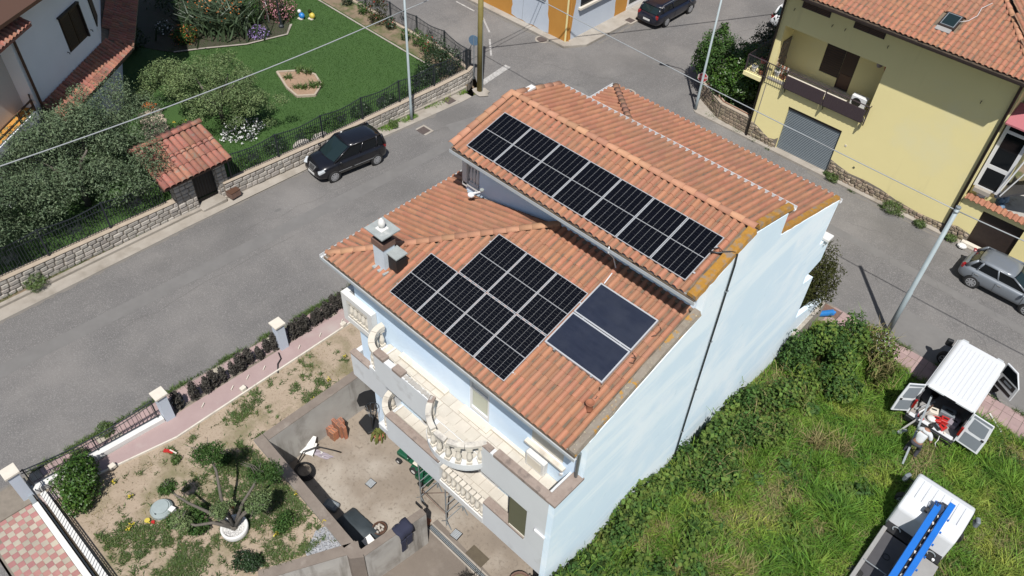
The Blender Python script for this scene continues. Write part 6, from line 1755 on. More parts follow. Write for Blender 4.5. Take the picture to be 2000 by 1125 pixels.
MB().box(OX - .1, OX + .02, OY - .022, OY - .002, 0, 7).build('corner_pipe', M['yellow_wall'], oh)
MB().box(OX + .002, OX + .06, 27.7, 33.5, -.0, .35).build('shop_base', M['white_paint'], oh)
sf = MB().box(OX + .002, OX + .05, 27.75, 33.5, .35, 3).build('shop_front', M['white_metal'], oh)
for y0 in (27.9, 29.3, 30.7, 32.1): MB().box(OX + .051, OX + .056, y0, y0 + 1.15, .5, 2.9).build('pane', M['screen_glass'], sf)
MB().tube([(-18.4, OY - .02, .2), (-18.3, OY - .02, 2.8)], .008, 4).build('crack', M['galv'], oh)

# ------------------------------------------------------------------ white house at the top left, turned 35 degrees
J = Vector((-24.89, -2.61, 0)); ang = math.atan2(-.815, .58)   # local +x runs along the big wall towards us
wh = thing('white_house', 'white house with brown shutters and a tiled canopy running round its corner', 'house', (J.x, J.y, 0), ang)
# local frame: x along the wall, wall face at y=0, outward is -y?  outward normal (.815,.58) is +y' for this turn
def hb(name, m, mb, parent=None, **k): return mb.build(name, m, parent or wh, world=False, **k)
ny = 1.0                                               # outward is +y in the local frame
hb('wall', M['house_white'], MB().box(0, 5.75, -8, 0, .3, 9.2).box(5.75, 9, -8, -.7, .3, 9.2))
hb('side_wall_patch', M['beige_wall'], MB().box(5.76, 9, -.7, -.68, 4.9, 9))
wd = hb('window', M['dark_brown'], MB().box(.82, 2.40, -.05, .02, 5.72, 7.40))
for a, b in ((.88, 1.58), (1.64, 2.34)):
    sh_ = hb('shutter', M['door_brown'], MB().box(a, b, .02, .05, 5.78, 7.34), parent=wd)
    s3 = MB()
    for k in range(14): s3.box(a + .06, b - .06, .05, .062, 5.86 + k * .1, 5.92 + k * .1)
    hb('slats', M['dark_brown'], s3, parent=sh_)
hb('window_lintel', M['dark_brown'], MB().box(.78, 2.46, .0, .16, 7.40, 7.47).box(.78, .84, 0, .14, 5.72, 7.4))
for x in (.45, 2.6): hb('shutter_hook', M['iron'], MB().tube([(x, 0, 5.85), (x, .1, 5.84), (x, .1, 5.76)], .02, 5))
hb('downpipe', M['wood'], MB().tube([(5.55, .55, 8.85), (5.6, .1, 8.3), (5.6, .1, 4.3)], .06, 8))
# canopy with tiles along the big wall and, wider, along the wall that turns away at the corner
cz0, cz1 = 4.2, 4.90; cd = .95; ct_ = math.atan2(cz1 - cz0, cd)
cx0 = -1.06
d2 = Vector((-.885, -.466, 0)); e2 = Vector((-.918, -.397, 0))
Wf = Vector((0, 0, cz1)) + d2 * 9; Ef = Vector((cx0, cd, cz0)) + e2 * 9.6
hb('second_wall', M['house_white'], MB().prism([(0, -.003), (d2.x * 9, d2.y * 9), (d2.x * 9 + 2, d2.y * 9 - 6), (0, -8)], 'z', .3, 9.2))
hb('corner_shutter', M['dark_brown'], MB().prism([(d2.x * a_ + n_ * -.466, d2.y * a_ + n_ * .885) for a_, n_ in ((.35, .005), (1.5, .005), (1.5, .05), (.35, .05))], 'z', 5.6, 7.5))
cdk = MB()
cdk.hexa([(cx0, cd, cz0 - .1), (5.6, cd, cz0 - .1), (5.6, 0, cz1 - .1), (0, 0, cz1 - .1), (cx0, cd, cz0), (5.6, cd, cz0), (5.6, 0, cz1), (0, 0, cz1)])
cdk.hexa([(cx0, cd, cz0 - .1), (0, 0, cz1 - .1), (Wf.x, Wf.y, cz1 - .1), (Ef.x, Ef.y, cz0 - .1), (cx0, cd, cz0), (0, 0, cz1), tuple(Wf), tuple(Ef)])
cano = hb('canopy', M['deck'], cdk)
ctm = tile_mb(.25, .42, .09); ctme = ctm.mesh('roof_tile'); ctme.materials.append(M['tile_old'])
def slope_tiles(o, U, tilt, nu, nv, keep, parent, me, tw=.25, tl=.38):
    U = Vector(U); H = Vector((-U.y, U.x, 0)); Vv = H * math.cos(tilt) + Vector((0, 0, math.sin(tilt))); Nn = U.cross(Vv)
    B = Matrix((U, Vv, Nn)).transposed().to_4x4()
    for j in range(nv):
        for i in range(nu):
            if not keep(i * tw + tw / 2, j * tl + tl / 2): continue
            m4 = B @ Matrix.Rotation(random.uniform(-.015, .015), 4, 'Z'); m4.translation = Vector(o) + U * i * tw + Vv * j * tl
            inst('roof_tile', me, parent, None, mat4=m4)
slope_tiles((5.6, cd + .02, cz0 + .02), (-1, 0, 0), ct_, 27, 3, lambda u, v: (6.66 - u) > v * .6, cano, ctme)
t5 = math.atan2(.7, 1.25)
slope_tiles((cx0, cd, cz0 + .03), e2, -0.0 + t5 * .9, 38, 5, lambda u, v: v < 1.25 + .075 * u and u > -.2 + v * .1, cano, ctme)
hb('eave', M['wood'], MB().prism([(-1.2, 1.5), (9, .45), (9, -8), (-9, -8), (-9, -3)], 'z', 9.2, 9.35))  # unseen roof edge, slanted so that its shadow runs diagonally over the canopy
hb('canopy_beam', M['wood'], MB().box(-.9, 5.5, .75, .85, 3.95, 4.08))
# small tiled roof and balcony at the left end
hb('porch_roof', M['tile_old'], MB().hexa([(5.0, .75, 8.5), (8, .75, 8.5), (8, -.1, 8.9), (5.0, -.1, 8.9), (5.0, .75, 8.6), (8, .75, 8.6), (8, -.1, 9.0), (5.0, -.1, 9.0)]))
pr = bpy.data.objects['porch_roof']
slope_tiles((8, .77, 8.62), (-1, 0, 0), math.atan2(.4, .85), 12, 2, lambda u, v: True, pr, ctme)
hb('balcony', M['house_white'], MB().prism([(5.6, -.68), (5.6, -.25), (6.15, .2), (9.5, .2), (9.5, -.68)], 'z', 4.62, 4.78).prism([(5.6, -.66), (5.6, -.25), (6.15, .2), (9.5, .2), (9.5, .08), (6.2, .08), (5.72, -.3), (5.72, -.66)], 'z', 4.78, 5.0))
hb('balcony_floor', M['orange_wall'], MB().prism([(5.73, -.66), (5.73, -.3), (6.2, .07), (9.4, .07), (9.4, -.66)], 'z', 4.782, 4.80))
hb('balcony_face', M['lilac'], MB().prism([(5.65, -.68), (5.65, -.28), (6.17, .15), (9.5, .15), (9.5, -.68)], 'z', 3.0, 4.62))
br = MB()
for a, b in (((5.65, -.66), (5.65, -.28)), ((5.65, -.28), (6.17, .14)), ((6.17, .14), (9.4, .14))):
    for z in (5.24, 5.52): br.beam((a[0], a[1], z), (b[0], b[1], z), .06, .06)
for q in ((5.65, -.28), (6.17, .14), (7.2, .14)): br.box(q[0] - .04, q[0] + .04, q[1] - .04, q[1] + .04, 5.0, 5.56)
hb('balcony_rail', M['wood'], br)

# ------------------------------------------------------------------ walled garden on the left: stone walls, iron fence, roofed gate
wall_a = [(-15.33, -16), (-15.45, -5.02)]
wall_b = [(-15.32, -2.72), (-15.28, 3.1), (-15.55, 13.6), (-15.75, 14.1)]
def stone_run(label, pts, h, seed, rep):
    w = thing('stone_wall', label, 'wall', (pts[0][0], pts[0][1], gz(pts[0][1])), 0, 'stone walls of the garden on the left street')
    mb = MB(); seg_wall(mb, pts, h, .26, step=2.45); mb.build('core', M['mortar'], w)
    stone_wall_mesh(w, pts, h - .02, .26, M['stone'], seed=seed, sw=(.26, .52), sh=(.19, .28), limit=300)
    mb = MB(); seg_wall(mb, pts, h + .055, .34, zb=h, step=2.45); mb.build('coping', M['wall_cap'], w, bev=.015)
    return w
stone_run('stone garden wall with fence left of the tiled gate', wall_a, .90, 21, 1)
stone_run('long stone garden wall running from the tiled gate to the yellow green pole', wall_b, .84, 22, 2)
wc = thing('garden_wall', 'low wall with iron fence along the cross street behind the lawn', 'wall', (-28, 14.6, 0))
wcp = [(-15.9, 14.25), (-18.7, 14.75), (-60, 14.5)]
mb = MB(); seg_wall(mb, wcp, .5, .26, step=20); mb.build('core', M['wall_cap'], wc)
def fence(label, pts, h0, h, span, scroll=True, seed=1, group=None):
    f = thing('iron_fence', label, 'fence', (pts[0][0], pts[0][1], gz(pts[0][1]) + h0), 0, group)
    for (x0, y0), (x1, y1) in zip(pts, pts[1:]):
        d = Vector((x1 - x0, y1 - y0)); n = max(1, round(d.length / span)); un = d.normalized()
        for k in range(n):
            a = Vector((x0, y0)) + d * (k / n); b = Vector((x0, y0)) + d * ((k + 1) / n)
            za, zb = gz(a.y) + h0, gz(b.y) + h0
            MB().box(a.x - .035, a.x + .035, a.y - .035, a.y + .035, za - .02, za + h + .08).build('post', M['iron'], f)
            rl_ = MB()
            def Q(t_, z): p = a.lerp(b, t_); return (p.x, p.y, za + (zb - za) * t_ + z)
            rl_.tube([Q(0, .10), Q(1, .10)], .016, 5)
            m_ = 12
            def topz(t_): return h - .10 + .14 * abs(2 * t_ - 1) ** 1.5
            rl_.tube([Q(i / m_, topz(i / m_)) for i in range(m_ + 1)], .022, 5)
            rl_.tube([Q(0, h - .3), Q(1, h - .3)], .014, 5)
            rl_.build('rail', M['iron'], f)
            bars_ = MB(); nb = int((b - a).length / .12)
            for i in range(1, nb):
                t_ = i / nb
                p0, p1 = Q(t_, .1), Q(t_, topz(t_) + .05)
                bars_.box(p0[0] - .011, p0[0] + .011, p0[1] - .011, p0[1] + .011, p0[2], p1[2])
            bars_.build('bars', M['iron'], f)
            if scroll:
                sc_ = MB()
                for s in (-1, 1):
                    cx_, cz_ = .5 + s * .055, h * .5
                    L_ = (b - a).length
                    for q in range(3):
                        r_0 = .17 - q * .05
                        sc_.tube([Q(cx_ + r_0 * math.cos(2 * PI * i / 12) / L_, cz_ + r_0 * math.sin(2 * PI * i / 12)) for i in range(13)], .010, 4, caps=False)
                    sc_.tube([Q(.5 + s * .01, .1), Q(.5 + s * .10, .35), Q(.5 + s * .02, .6), Q(.5 + s * .11, h - .2)], .010, 4)
                sc_.build('scroll', M['iron'], f)
    return f
g_f = 'iron fences on the garden walls'
fence('black iron fence on the stone wall under the dark olive tree', [(-15.35, -16), (-15.46, -5.4)], .96, 1.35, 2.5, group=g_f)
fence('black iron fence on the stone wall behind the black people carrier', [(-15.34, -2.2), (-15.32, 3.1), (-15.6, 13.6), (-15.8, 14.2)], .90, 1.25, 2.55, group=g_f)
fence('black iron fence along the cross street at the far edge of the lawn', [(-16.0, 14.3), (-18.7, 14.75), (-46, 14.6)], .5, 1.15, 2.6, group=g_f)
# roofed gate
gp = thing('roofed_gate', 'garden gate with two stone pillars under a small old clay tile roof', 'gate', (-15.5, -3.9, gz(-3.9)))
gzz = gz(-3.9)
for (y0, y1) in ((-5.02, -4.06), (-2.92, -2.40)):
    pl_ = MB().box(-15.72, -15.32, y0, y1, gzz - .2, gzz + 2.32).build('pillar', M['mortar'], gp)
    zc = [(-15.52, y0, 'x')]
    stone_wall_mesh(pl_, [(-15.52, y0 + .01), (-15.52, y1 - .01)], 2.30, .40, M['stone'], seed=int(y0 * 7) + 40, sw=(.26, .42), sh=(.18, .26), zf=lambda y: gzz)
    stone_wall_mesh(pl_, [(-15.71, y0), (-15.33, y0)], 2.30, 0.0, M['stone'], seed=int(y0 * 9) + 60, sw=(.16, .24), sh=(.15, .22), zf=lambda y: gzz)
    MB().box(-17.2, -16.95, y0 + .1, y1 - .1, gzz - .2, gzz + 2.6).build('rear_post', M['mortar'], gp)
MB().box(-15.6, -15.55, -4.06, -2.92, gzz + .1, gzz + 2.1).build('gate_leaf', M['dark_brown'], gp)
gl = MB()
for k in range(8): gl.box(-15.548, -15.53, -4.02 + k * .14, -3.93 + k * .14, gzz + .15, gzz + 2.05)
gl.build('gate_boards', M['black'], gp)
MB().box(-15.8, -14.95, -4.12, -2.85, gzz - .1, gzz + .16).build('doorstep', M['concrete'], gp, bev=.03)
rz0 = 3.15; rz1 = 3.92
gd = MB()
yA, yB = -5.6, -2.2
gd.hexa([(-14.78, yA, rz0 - .12), (-14.78, yB, rz0 - .12), (-17.08, yB, rz1 - .12), (-17.08, yA, rz1 - .12), (-14.78, yA, rz0 - .03), (-14.78, yB, rz0 - .03), (-17.08, yB, rz1 - .03), (-17.08, yA, rz1 - .03)])
gd.hexa([(-17.08, yA, rz1 - .12), (-17.08, yB, rz1 - .12), (-17.8, yB, rz1 - .45), (-17.8, yA, rz1 - .45), (-17.08, yA, rz1 - .03), (-17.08, yB, rz1 - .03), (-17.8, yB, rz1 - .36), (-17.8, yA, rz1 - .36)])
grf = gd.build('roof', M['wood'], gp)
gt_mb = half_tile_mb(.86, .155, .125, .8); gtme = gt_mb.mesh('roof_tile'); gtme.materials.append(M['tile_old']); gtme.polygons.foreach_set('use_smooth', [True] * len(gtme.polygons))
gt3 = half_tile_mb(.80, .125, .14, .55); gch = gt3.mesh('channel_tile'); gch.materials.append(M['tile_old'])
tl4 = math.atan2(rz1 - rz0, 2.3)
for j in range(3):
    for i in range(12):
        y = yA + .15 + i * .282
        m4 = Matrix.Rotation(PI / 2, 4, 'Z') @ Matrix.Rotation(tl4 + random.uniform(-.01, .01), 4, 'X') @ Matrix.Rotation(random.uniform(-.025, .025), 4, 'Z')
        m4.translation = Vector((-14.72 - j * .74 * math.cos(tl4), y, rz0 + .0 + j * .74 * math.sin(tl4))) - world_loc(grf)
        inst('roof_tile', gtme, grf, None, mat4=m4)
for i in range(12):
    y = yA + .15 + i * .282
    m4 = Matrix.Rotation(-PI / 2, 4, 'Z') @ Matrix.Rotation(math.atan2(.33, .75), 4, 'X')
    m4.translation = Vector((-17.9, y, rz1 - .40)) - world_loc(grf)
    inst('roof_tile', gtme, grf, None, mat4=m4)
rid = half_tile_mb(.5, .15, .13).mesh('ridge_tile'); rid.materials.append(M['tile_old']); rid.polygons.foreach_set('use_smooth', [True] * len(rid.polygons))
ridge((-17.1, yB + .05, rz1 + .03), (-17.1, yA, rz1 + .03), grf, step=.44, me=rid)
bb = thing('wooden_box', 'small dark brown box on the kerb beside the roofed gate', 'box', (-15.02, -2.45, gz(-2.4) + .15)); MB().obox((-15.02, -2.45, gz(-2.4) + .30), (.42, .52, .30), .1).build('box', M['rust_brown'], bb); MB().obox((-15.02, -2.45, gz(-2.4) + .46), (.44, .54, .03), .1).build('lid', M['wood'], bb)

# ------------------------------------------------------------------ left garden: lawn, beds, shrubs, olive trees
def lz(y): return gz(y) + .42
structure(patch('lawn', [(-60, -40), (-15.45, -40), (-15.5, -5), (-15.42, 3), (-15.75, 13.6), (-16.0, 14.1), (-18.7, 14.6), (-60, 14.4)], .40, M['lawn']))
structure(patch('fence_bed', [(-16.3, 12.2), (-18.2, 13.0), (-24, 13.1), (-45, 13.6), (-45, 14.3), (-18.7, 14.5), (-16.1, 14.0)], .425, M['earth']))
structure(patch('bed_edging', [(-17.9, 12.9), (-24, 13.0), (-45, 13.5), (-45, 13.38), (-24, 12.88), (-17.9, 12.78)], .45, M['concrete']))
structure(patch('house_bed', [(-29.6, 1.6), (-28.4, 2.4), (-27.8, 3.95), (-26.8, 6.06), (-26.4, 8.7), (-27.3, 9.6), (-34, 13), (-40, 8), (-33, 0)], .425, mat('bed_earth_shadow_tone', (0.05, 0.04, 0.03), (0.035, 0.04, 0.02), 2, .95, .6, 20)))  # soil colour darkened to stand in for a shadow cast from out of view
structure(patch('bed_edging', [(-28.45, 2.3), (-27.75, 3.95), (-26.72, 6.06), (-26.3, 8.7), (-27.3, 9.75), (-27.35, 9.6), (-26.44, 8.7), (-26.85, 6.1), (-27.88, 4.02), (-28.55, 2.38)], .47, M['concrete']))
# lawn blades
def turf(name, poly, n, zf, h, w, m, seed, dens=None, lean=.6, hn=None):
    x, y = scatter_poly(poly, n, seed)
    r = np.random.default_rng(seed + 1)
    if dens is not None:
        k = r.random(len(x)) < dens(x, y); x, y = x[k], y[k]
    hh = h * r.uniform(.5, 1.3, len(x))
    if hn is not None: hh = hh * hn(x, y)
    z = np.array([zf(v) for v in y])
    v = blade_verts(x, y, z, hh, np.full(len(x), w) * r.uniform(.6, 1.2, len(x)), lean, seed)
    return stuff(arrays_mesh(name, v, 4, m))
M['lawn_blade'] = mat('lawn_blade', (0.042, 0.100, 0.017), (0.030, 0.076, 0.013), 0.7, 0.6, island=0.3, trans=.2, spec=.25)
turf('lawn_grass', [(-29, 2), (-17, -3), (-15.7, -4), (-15.6, 3), (-15.9, 13.2), (-18, 12.8), (-34, 13.4), (-30, 9)], 45000, lz, .055, .012, M['lawn_blade'], 5)
# octagonal flower bed
fb = [(-22.89, 5.53), (-21.14, 4.96), (-20.03, 4.84), (-19.51, 5.65), (-20.17, 6.60), (-21.32, 7.01), (-22.15, 6.73)]
fbt = thing('flower_bed', 'small many sided flower bed of bare soil in the middle of the lawn', 'flower bed', (-21.2, 5.9, lz(6)))
cx_ = sum(p[0] for p in fb) / 7; cy_ = sum(p[1] for p in fb) / 7
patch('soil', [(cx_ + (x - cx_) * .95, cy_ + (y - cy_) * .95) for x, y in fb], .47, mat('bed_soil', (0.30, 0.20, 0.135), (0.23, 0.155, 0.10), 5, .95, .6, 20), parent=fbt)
for i in range(7):
    a, b = fb[i], fb[(i + 1) % 7]
    MB().beam((a[0], a[1], lz(a[1]) + .04), (b[0], b[1], lz(b[1]) + .04), .11, .14).build('edging_stone', M['wall_cap'], fbt)
def plant(name, label, cat, x, y, z, blobs, n, size, m, seed=1, group=None, flowers=None, **k):
    t = thing(name, label, cat, (x, y, z), 0, group)
    bl = [(x + b[0], y + b[1], z + b[2], *b[3:]) for b in blobs]
    leaves('foliage', bl, n, size, m, t, seed=seed, **k)
    if flowers:
        fm, fn, fs_ = flowers
        stuff(leaves('flowers', [(b[0], b[1], b[2] + .03, b[3] * 1.03, b[4] * 1.03, b[5] * 1.03) for b in bl], fn, fs_, fm, t, seed=seed + 50, shell=.9, aspect=1.2))
    return t
def spiky(name, label, cat, x, y, z, n, h, spread, m, seed, group=None, flowers=None, w=.03):
    t = thing(name, label, cat, (x, y, z), 0, group)
    r = np.random.default_rng(seed)
    px = x + r.normal(0, spread, n); py = y + r.normal(0, spread, n)
    v = blade_verts(px, py, np.full(n, z), h * r.uniform(.5, 1.15, n), np.full(n, w), .8, seed)
    arrays_mesh('foliage', v - np.array(t.location), 4, m, t)
    if flowers:
        fm, fn, fs_ = flowers
        stuff(leaves('flowers', [(x, y, z + h * .75, spread * 1.8, spread * 1.8, h * .4)], fn, fs_, fm, t, seed=seed + 9, aspect=1.5, shell=.4))
    return t
for i, (dx, dy) in enumerate([(-1.1, .6), (-.6, .9), (.5, -.2), (.7, .2), (.3, -.5), (.9, .5), (-.9, -.3)]):
    spiky('seedling', ['leafy seedling at the back left of the octagonal bed', 'tall seedling at the back of the octagonal bed', 'green seedling in the middle right of the octagonal bed', 'green seedling beside the right edge of the octagonal bed', 'green seedling near the front of the octagonal bed', 'thin seedling in the right corner of the octagonal bed', 'low seedling at the left of the octagonal bed'][i], 'plant', cx_ + dx, cy_ + dy, lz(6) + .05, 60, .35, .13, M['grass_weed'], 30 + i, 'seedlings in the octagonal bed', w=.025)
# flowering clumps along the house bed
spiky('strelitzia_clump', 'big dark spiky clump with orange flowers behind the stone edging', 'plant', -29.6, 6.4, lz(6), 700, 2.1, .95, mat('leaf_strap', (0.055, 0.085, 0.04), (0.035, 0.055, 0.028), 2, .5, island=.35, trans=.1), 61, None, (M['fl_orange'], 170, .10), w=.06)
plant('orange_flower_bush', 'low bush full of orange and yellow flowers left of the spiky clump', 'bush', -29.3, 3.6, lz(4), [(0, 0, .4, .7, .7, .5)], 700, .16, M['leaf_mid'], 62, None, (M['fl_orange'], 220, .08))
plant('green_bush', 'soft bright green bush between the orange and the pink flowers', 'bush', -29.0, 8.0, lz(8), [(0, 0, .75, .75, .75, .85)], 1600, .13, M['leaf_mid'], 63)
plant('pink_flower_bush', 'round bush covered in pink flowers around the garden lamp', 'bush', -28.6, 9.8, lz(9), [(0, 0, .5, 1.05, .95, .65), (-.4, -.6, .7, .7, .6, .5)], 1300, .13, M['leaf_brown'], 64, None, (M['fl_pink'], 1000, .075))
plant('purple_flower_clump', 'low cushion of purple flowers at the stone edging', 'flowers', -27.3, 7.3, lz(7), [(0, 0, .15, .62, .55, .3)], 400, .10, M['leaf_dark'], 65, None, (M['fl_purple'], 520, .07))
plant('white_flower_bush', 'small bush of white flowers at the left of the house bed', 'bush', -31.0, 3.2, lz(3), [(0, 0, .3, .5, .5, .4)], 300, .12, M['leaf_dark'], 66, None, (M['fl_white'], 60, .1))
plant('agapanthus', 'dark green leafy tuft at the left of the spiky clump', 'plant', -31.2, 5.0, lz(5), [(0, 0, .4, .7, .7, .5)], 700, .3, M['leaf_dark'], 67, aspect=6)
plant('shadow_stand_in_hedge', 'dark hedge added to stand in for a shadow at the top edge of the garden', 'hedge', -33.5, 9.5, lz(9), [(0, -3, 1.2, 1.6, 2.6, 1.6), (0, 1.5, 1.2, 1.6, 2.6, 1.6), (.2, 4, 1.1, 1.2, 1.8, 1.4)], 4200, .22, M['leaf_dark'], 68)  # dark foliage added where a shadow from something out of view falls
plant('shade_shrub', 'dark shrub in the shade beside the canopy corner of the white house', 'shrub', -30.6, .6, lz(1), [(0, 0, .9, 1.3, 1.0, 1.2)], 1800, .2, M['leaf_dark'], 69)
# white rocking frame (two bent tubes), ornamental lamp, ornaments
cord('trellis_hoop', 'left thin white hoop standing in the spiky flower bed', [(-30.6, 7.0, lz(7)), (-30.6, 7.1, lz(7) + 2.2), (-30.5, 7.3, lz(7) + 2.6), (-30.2, 7.5, lz(7) + 2.2), (-30.1, 7.5, lz(7) + .4)], .025, M['white_metal'], 'hoop')
cord('trellis_hoop', 'right thin white hoop beside the pink flowering bush', [(-29.4, 8.6, lz(9)), (-29.4, 8.7, lz(9) + 2.2), (-29.3, 8.9, lz(9) + 2.6), (-29.0, 9.1, lz(9) + 2.2), (-28.4, 8.8, lz(9))], .025, M['white_metal'], 'hoop')
gl_ = thing('garden_lamp', 'ornate dark garden lamp standing in the pink flowers', 'lamp post', (-27.4, 9.0, lz(9)))
x, y, z = -27.4, 9.0, lz(9)
MB().lathe([(.16, 0), (.16, .12), (.08, .2), (.07, .8), (.10, .85), (.05, .95), (.045, 2.1), (.09, 2.15)], (x, y, z), 10).build('post', M['iron'], gl_)
MB().lathe([(.10, 2.18), (.20, 2.6), (.20, 2.62)], (x, y, z), 6).build('lantern', M['screen_glass'], gl_)
MB().lathe([(.24, 2.62), (.12, 2.8), (.03, 2.92), (.0, 2.98)], (x, y, z), 6).build('lantern_roof', M['iron'], gl_)
def ornament(label, x, y, m, m2):
    z = lz(y); t = thing('garden_ornament', label, 'ornament', (x, y, z), 0, 'ornaments on the lawn')
    MB().ball((x, y, z + .2), (.22, .18, .2), 10, 8).build('body', m, t, smooth=True)
    MB().ball((x - .12, y - .05, z + .46), .13, 8, 6).build('head', m2, t, smooth=True)
    MB().obox((x, y - .12, z + .03), (.34, .2, .06), .2).build('base', M['cream'], t)
ornament('round blue garden ornament with a pale head on the lawn', -27.6, 10.7, M['blue_plastic'], M['plate'])
ornament('round yellow garden ornament beside the blue one on the lawn', -27.2, 11.2, M['yellow_plastic'], M['leaf_brown'])
# shrubs along the cross street fence
for i, (x, y, h, n, m, fl, lab) in enumerate([(-27.2, 14.0, 1.0, 500, 'leaf_dark', None, 'small dark shrub at the far end of the fence bed'), (-25.6, 14.0, .9, 400, 'leaf_mid', None, 'small light shrub in the fence bed left of the tall rose'),
        (-24.0, 13.9, 1.9, 1100, 'leaf_brown', 'fl_red', 'tallest rose bush with red blooms by the cross street fence'), (-22.9, 14.0, .9, 400, 'leaf_dark', 'fl_red', 'low rose bush right of the tallest rose'),
        (-21.2, 13.8, .8, 380, 'leaf_mid', None, 'small green shrub in the middle of the fence bed'), (-20.2, 13.9, 1.1, 480, 'leaf_mid', None, 'green shrub third from the hedge corner in the fence bed'),
        (-19.1, 13.7, 1.3, 700, 'leaf_mid', 'fl_red', 'leafy shrub second from the hedge corner in the fence bed'), (-18.2, 13.8, 1.4, 700, 'leaf_dark', None, 'leafy shrub next to the hedge corner in the fence bed')]):
    plant('shrub', lab, 'shrub', x, y, lz(y), [(0, 0, h * .5, h * .38, h * .36, h * .52)], n, .11, M[m], 80 + i, 'shrubs along the cross street fence', (M[fl], 14, .12) if fl else None)
plant('corner_hedge', 'dense dark green hedge filling the corner of the walled garden', 'hedge', -17.0, 12.4, lz(12), [(0, 0, .7, .9, 1.1, .85), (.5, .8, .8, .7, .6, .8), (.3, -1.2, .5, .6, .8, .6)], 4200, .12, M['leaf_dark'], 95)
for i, (x, y, h, m, lab) in enumerate([(-16.3, 9.8, .6, 'leaf_mid', 'low green plant by the fence near the hedge corner'), (-16.4, 8.2, .5, 'leaf_dark', 'low dark plant by the fence behind the grey lamp post'), (-16.4, 6.4, .7, 'leaf_dark', 'dark plant by the fence above the people carrier'),
        (-16.5, 4.6, .8, 'leaf_mid', 'bright leafy plant by the fence beside the rocks'), (-16.4, 3.0, .6, 'leaf_mid', 'spreading plant by the fence in front of the rocks'), (-16.5, 1.0, .7, 'leaf_dark', 'dark leafy plant by the fence left of the rocks'), (-16.4, -.6, .7, 'leaf_mid', 'leafy plant by the fence close to the tiled gate')]):
    plant('border_plant', lab, 'plant', x, y, lz(y), [(0, 0, h * .4, .5, .7, h * .5)], 520, .14, M[m], 110 + i, 'border plants behind the street fence', aspect=3)
for i, (x, y) in enumerate([(-16.0, 2.2), (-15.95, 3.3)]):
    t = thing('rock', ['flat grey rock behind the fence, nearer the tiled gate', 'flat grey rock behind the fence, nearer the lamp post'][i], 'rock', (x, y, lz(y)), 0, 'rocks behind the fence'); MB().ball((x, y, lz(y) + .1), (.32, .5, .2), 9, 6).build('rock', M['stone'], t)
plant('white_flower_patch', 'patch of small white flowers under the lighter olive tree', 'flowers', -18.9, .6, lz(0), [(0, 0, .15, .9, 1.0, .25)], 700, .1, M['leaf_dark'], 120, None, (M['fl_white'], 420, .10))
plant('yellow_flower_shrub', 'shrub with yellow flowers behind the tiled gate roof', 'shrub', -20.0, -1.9, lz(-2), [(0, 0, .5, .7, .6, .6)], 700, .13, M['leaf_mid'], 121, None, (M['fl_yellow'], 50, .1))
# stone path to the white house
pth = structure(patch('garden_path_base', [(-24.0, -1.2), (-23.5, -2.3), (-18.0, -4.4), (-17.6, -3.2)], .43, M['mortar']))
rpp = random.Random(12)
pst = []
for k in range(4):
    q = blot(0, 0, .30, .26, 40 + k, 6); mbq = MB().prism(q, 'z', 0, .05); me = mbq.mesh('paving_stone'); me.materials.append(M['wall_cap']); pst.append(me)
for i in range(11):
    for j in range(3):
        t_ = (i + .5) / 11
        xx = -23.7 + 6.0 * t_ + rpp.uniform(-.05, .05); yy = -1.55 - 2.0 * t_ - .42 * (j - .2) + rpp.uniform(-.05, .05)
        inst('paving_stone', pst[rpp.randrange(4)], pth, (xx, yy, lz(yy) + .01), (0, 0, rpp.uniform(0, 6)))
tl_or = thing('doormat', 'bright orange mat at the start of the stone path', 'mat', (-24.1, -1.6, lz(-1.6))); MB().obox((-24.1, -1.6, lz(-1.6) + .05), (.7, .5, .03), .5).build('mat', M['fl_orange'], tl_or)

def tree(name, label, x, y, z, limbs, blobs, n, size, m, seed, trunk_r=.14, group=None, cat='tree', **k):
    t = thing(name, label, cat, (x, y, z), 0, group)
    tk = MB(); r = random.Random(seed)
    for pts in limbs:
        P = [(x + p[0], y + p[1], z + p[2]) for p in pts]
        n_ = len(P); tk.tube(P, [trunk_r * (1 - .75 * i / max(1, n_ - 1)) for i in range(n_)], 7)
    tk.build('trunk', M['bark'], t, smooth=True)
    leaves('crown', [(x + b[0], y + b[1], z + b[2], *b[3:]) for b in blobs], n, size, m, t, seed=seed, **k)
    return t
def crown(rs, R_, H0, H1, n, br, seed):
    r = random.Random(seed); out = []
    for i in range(n):
        a = r.uniform(0, 2 * PI); q = R_ * math.sqrt(r.random()); h = H0 + (H1 - H0) * r.random() * (1 - .45 * (q / R_) ** 2)
        s = br * r.uniform(.6, 1.15); out.append((q * math.cos(a), q * math.sin(a), h, s, s, s * .8))
    return out
lim = lambda h: [[(0, 0, -.2), (.05, 0, h * .4), (.4, .3, h * .75), (.9, .6, h)], [(0, 0, h * .3), (-.5, -.2, h * .6), (-1.0, -.4, h)], [(0, 0, h * .35), (.1, -.6, h * .7), (.2, -1.1, h * .95)], [(0, 0, h * .35), (-.2, .6, h * .7), (-.4, 1.1, h * .95)]]
def sh(bl, dx, dy, dz): return [(b[0] + dx, b[1] + dy, b[2] + dz, *b[3:]) for b in bl]
tree('olive_tree', 'large dark grey green olive tree left of the tiled gate', -18.3, -7.8, lz(-7.8), lim(3.2), crown(0, 2.7, 1.6, 4.6, 44, .85, 3) + sh(crown(0, 2.3, 1.4, 4.0, 26, .8, 4), .4, -3.6, 0) + sh(crown(0, 2.1, 1.4, 4.2, 24, .75, 5), -2.0, 2.4, 0) + sh(crown(0, 1.5, 1.5, 3.6, 16, .65, 6), 1.5, 1.9, 0), 60000, .12, M['leaf_olive'], 131, .16, aspect=2.8, shell=.45, up=.7)
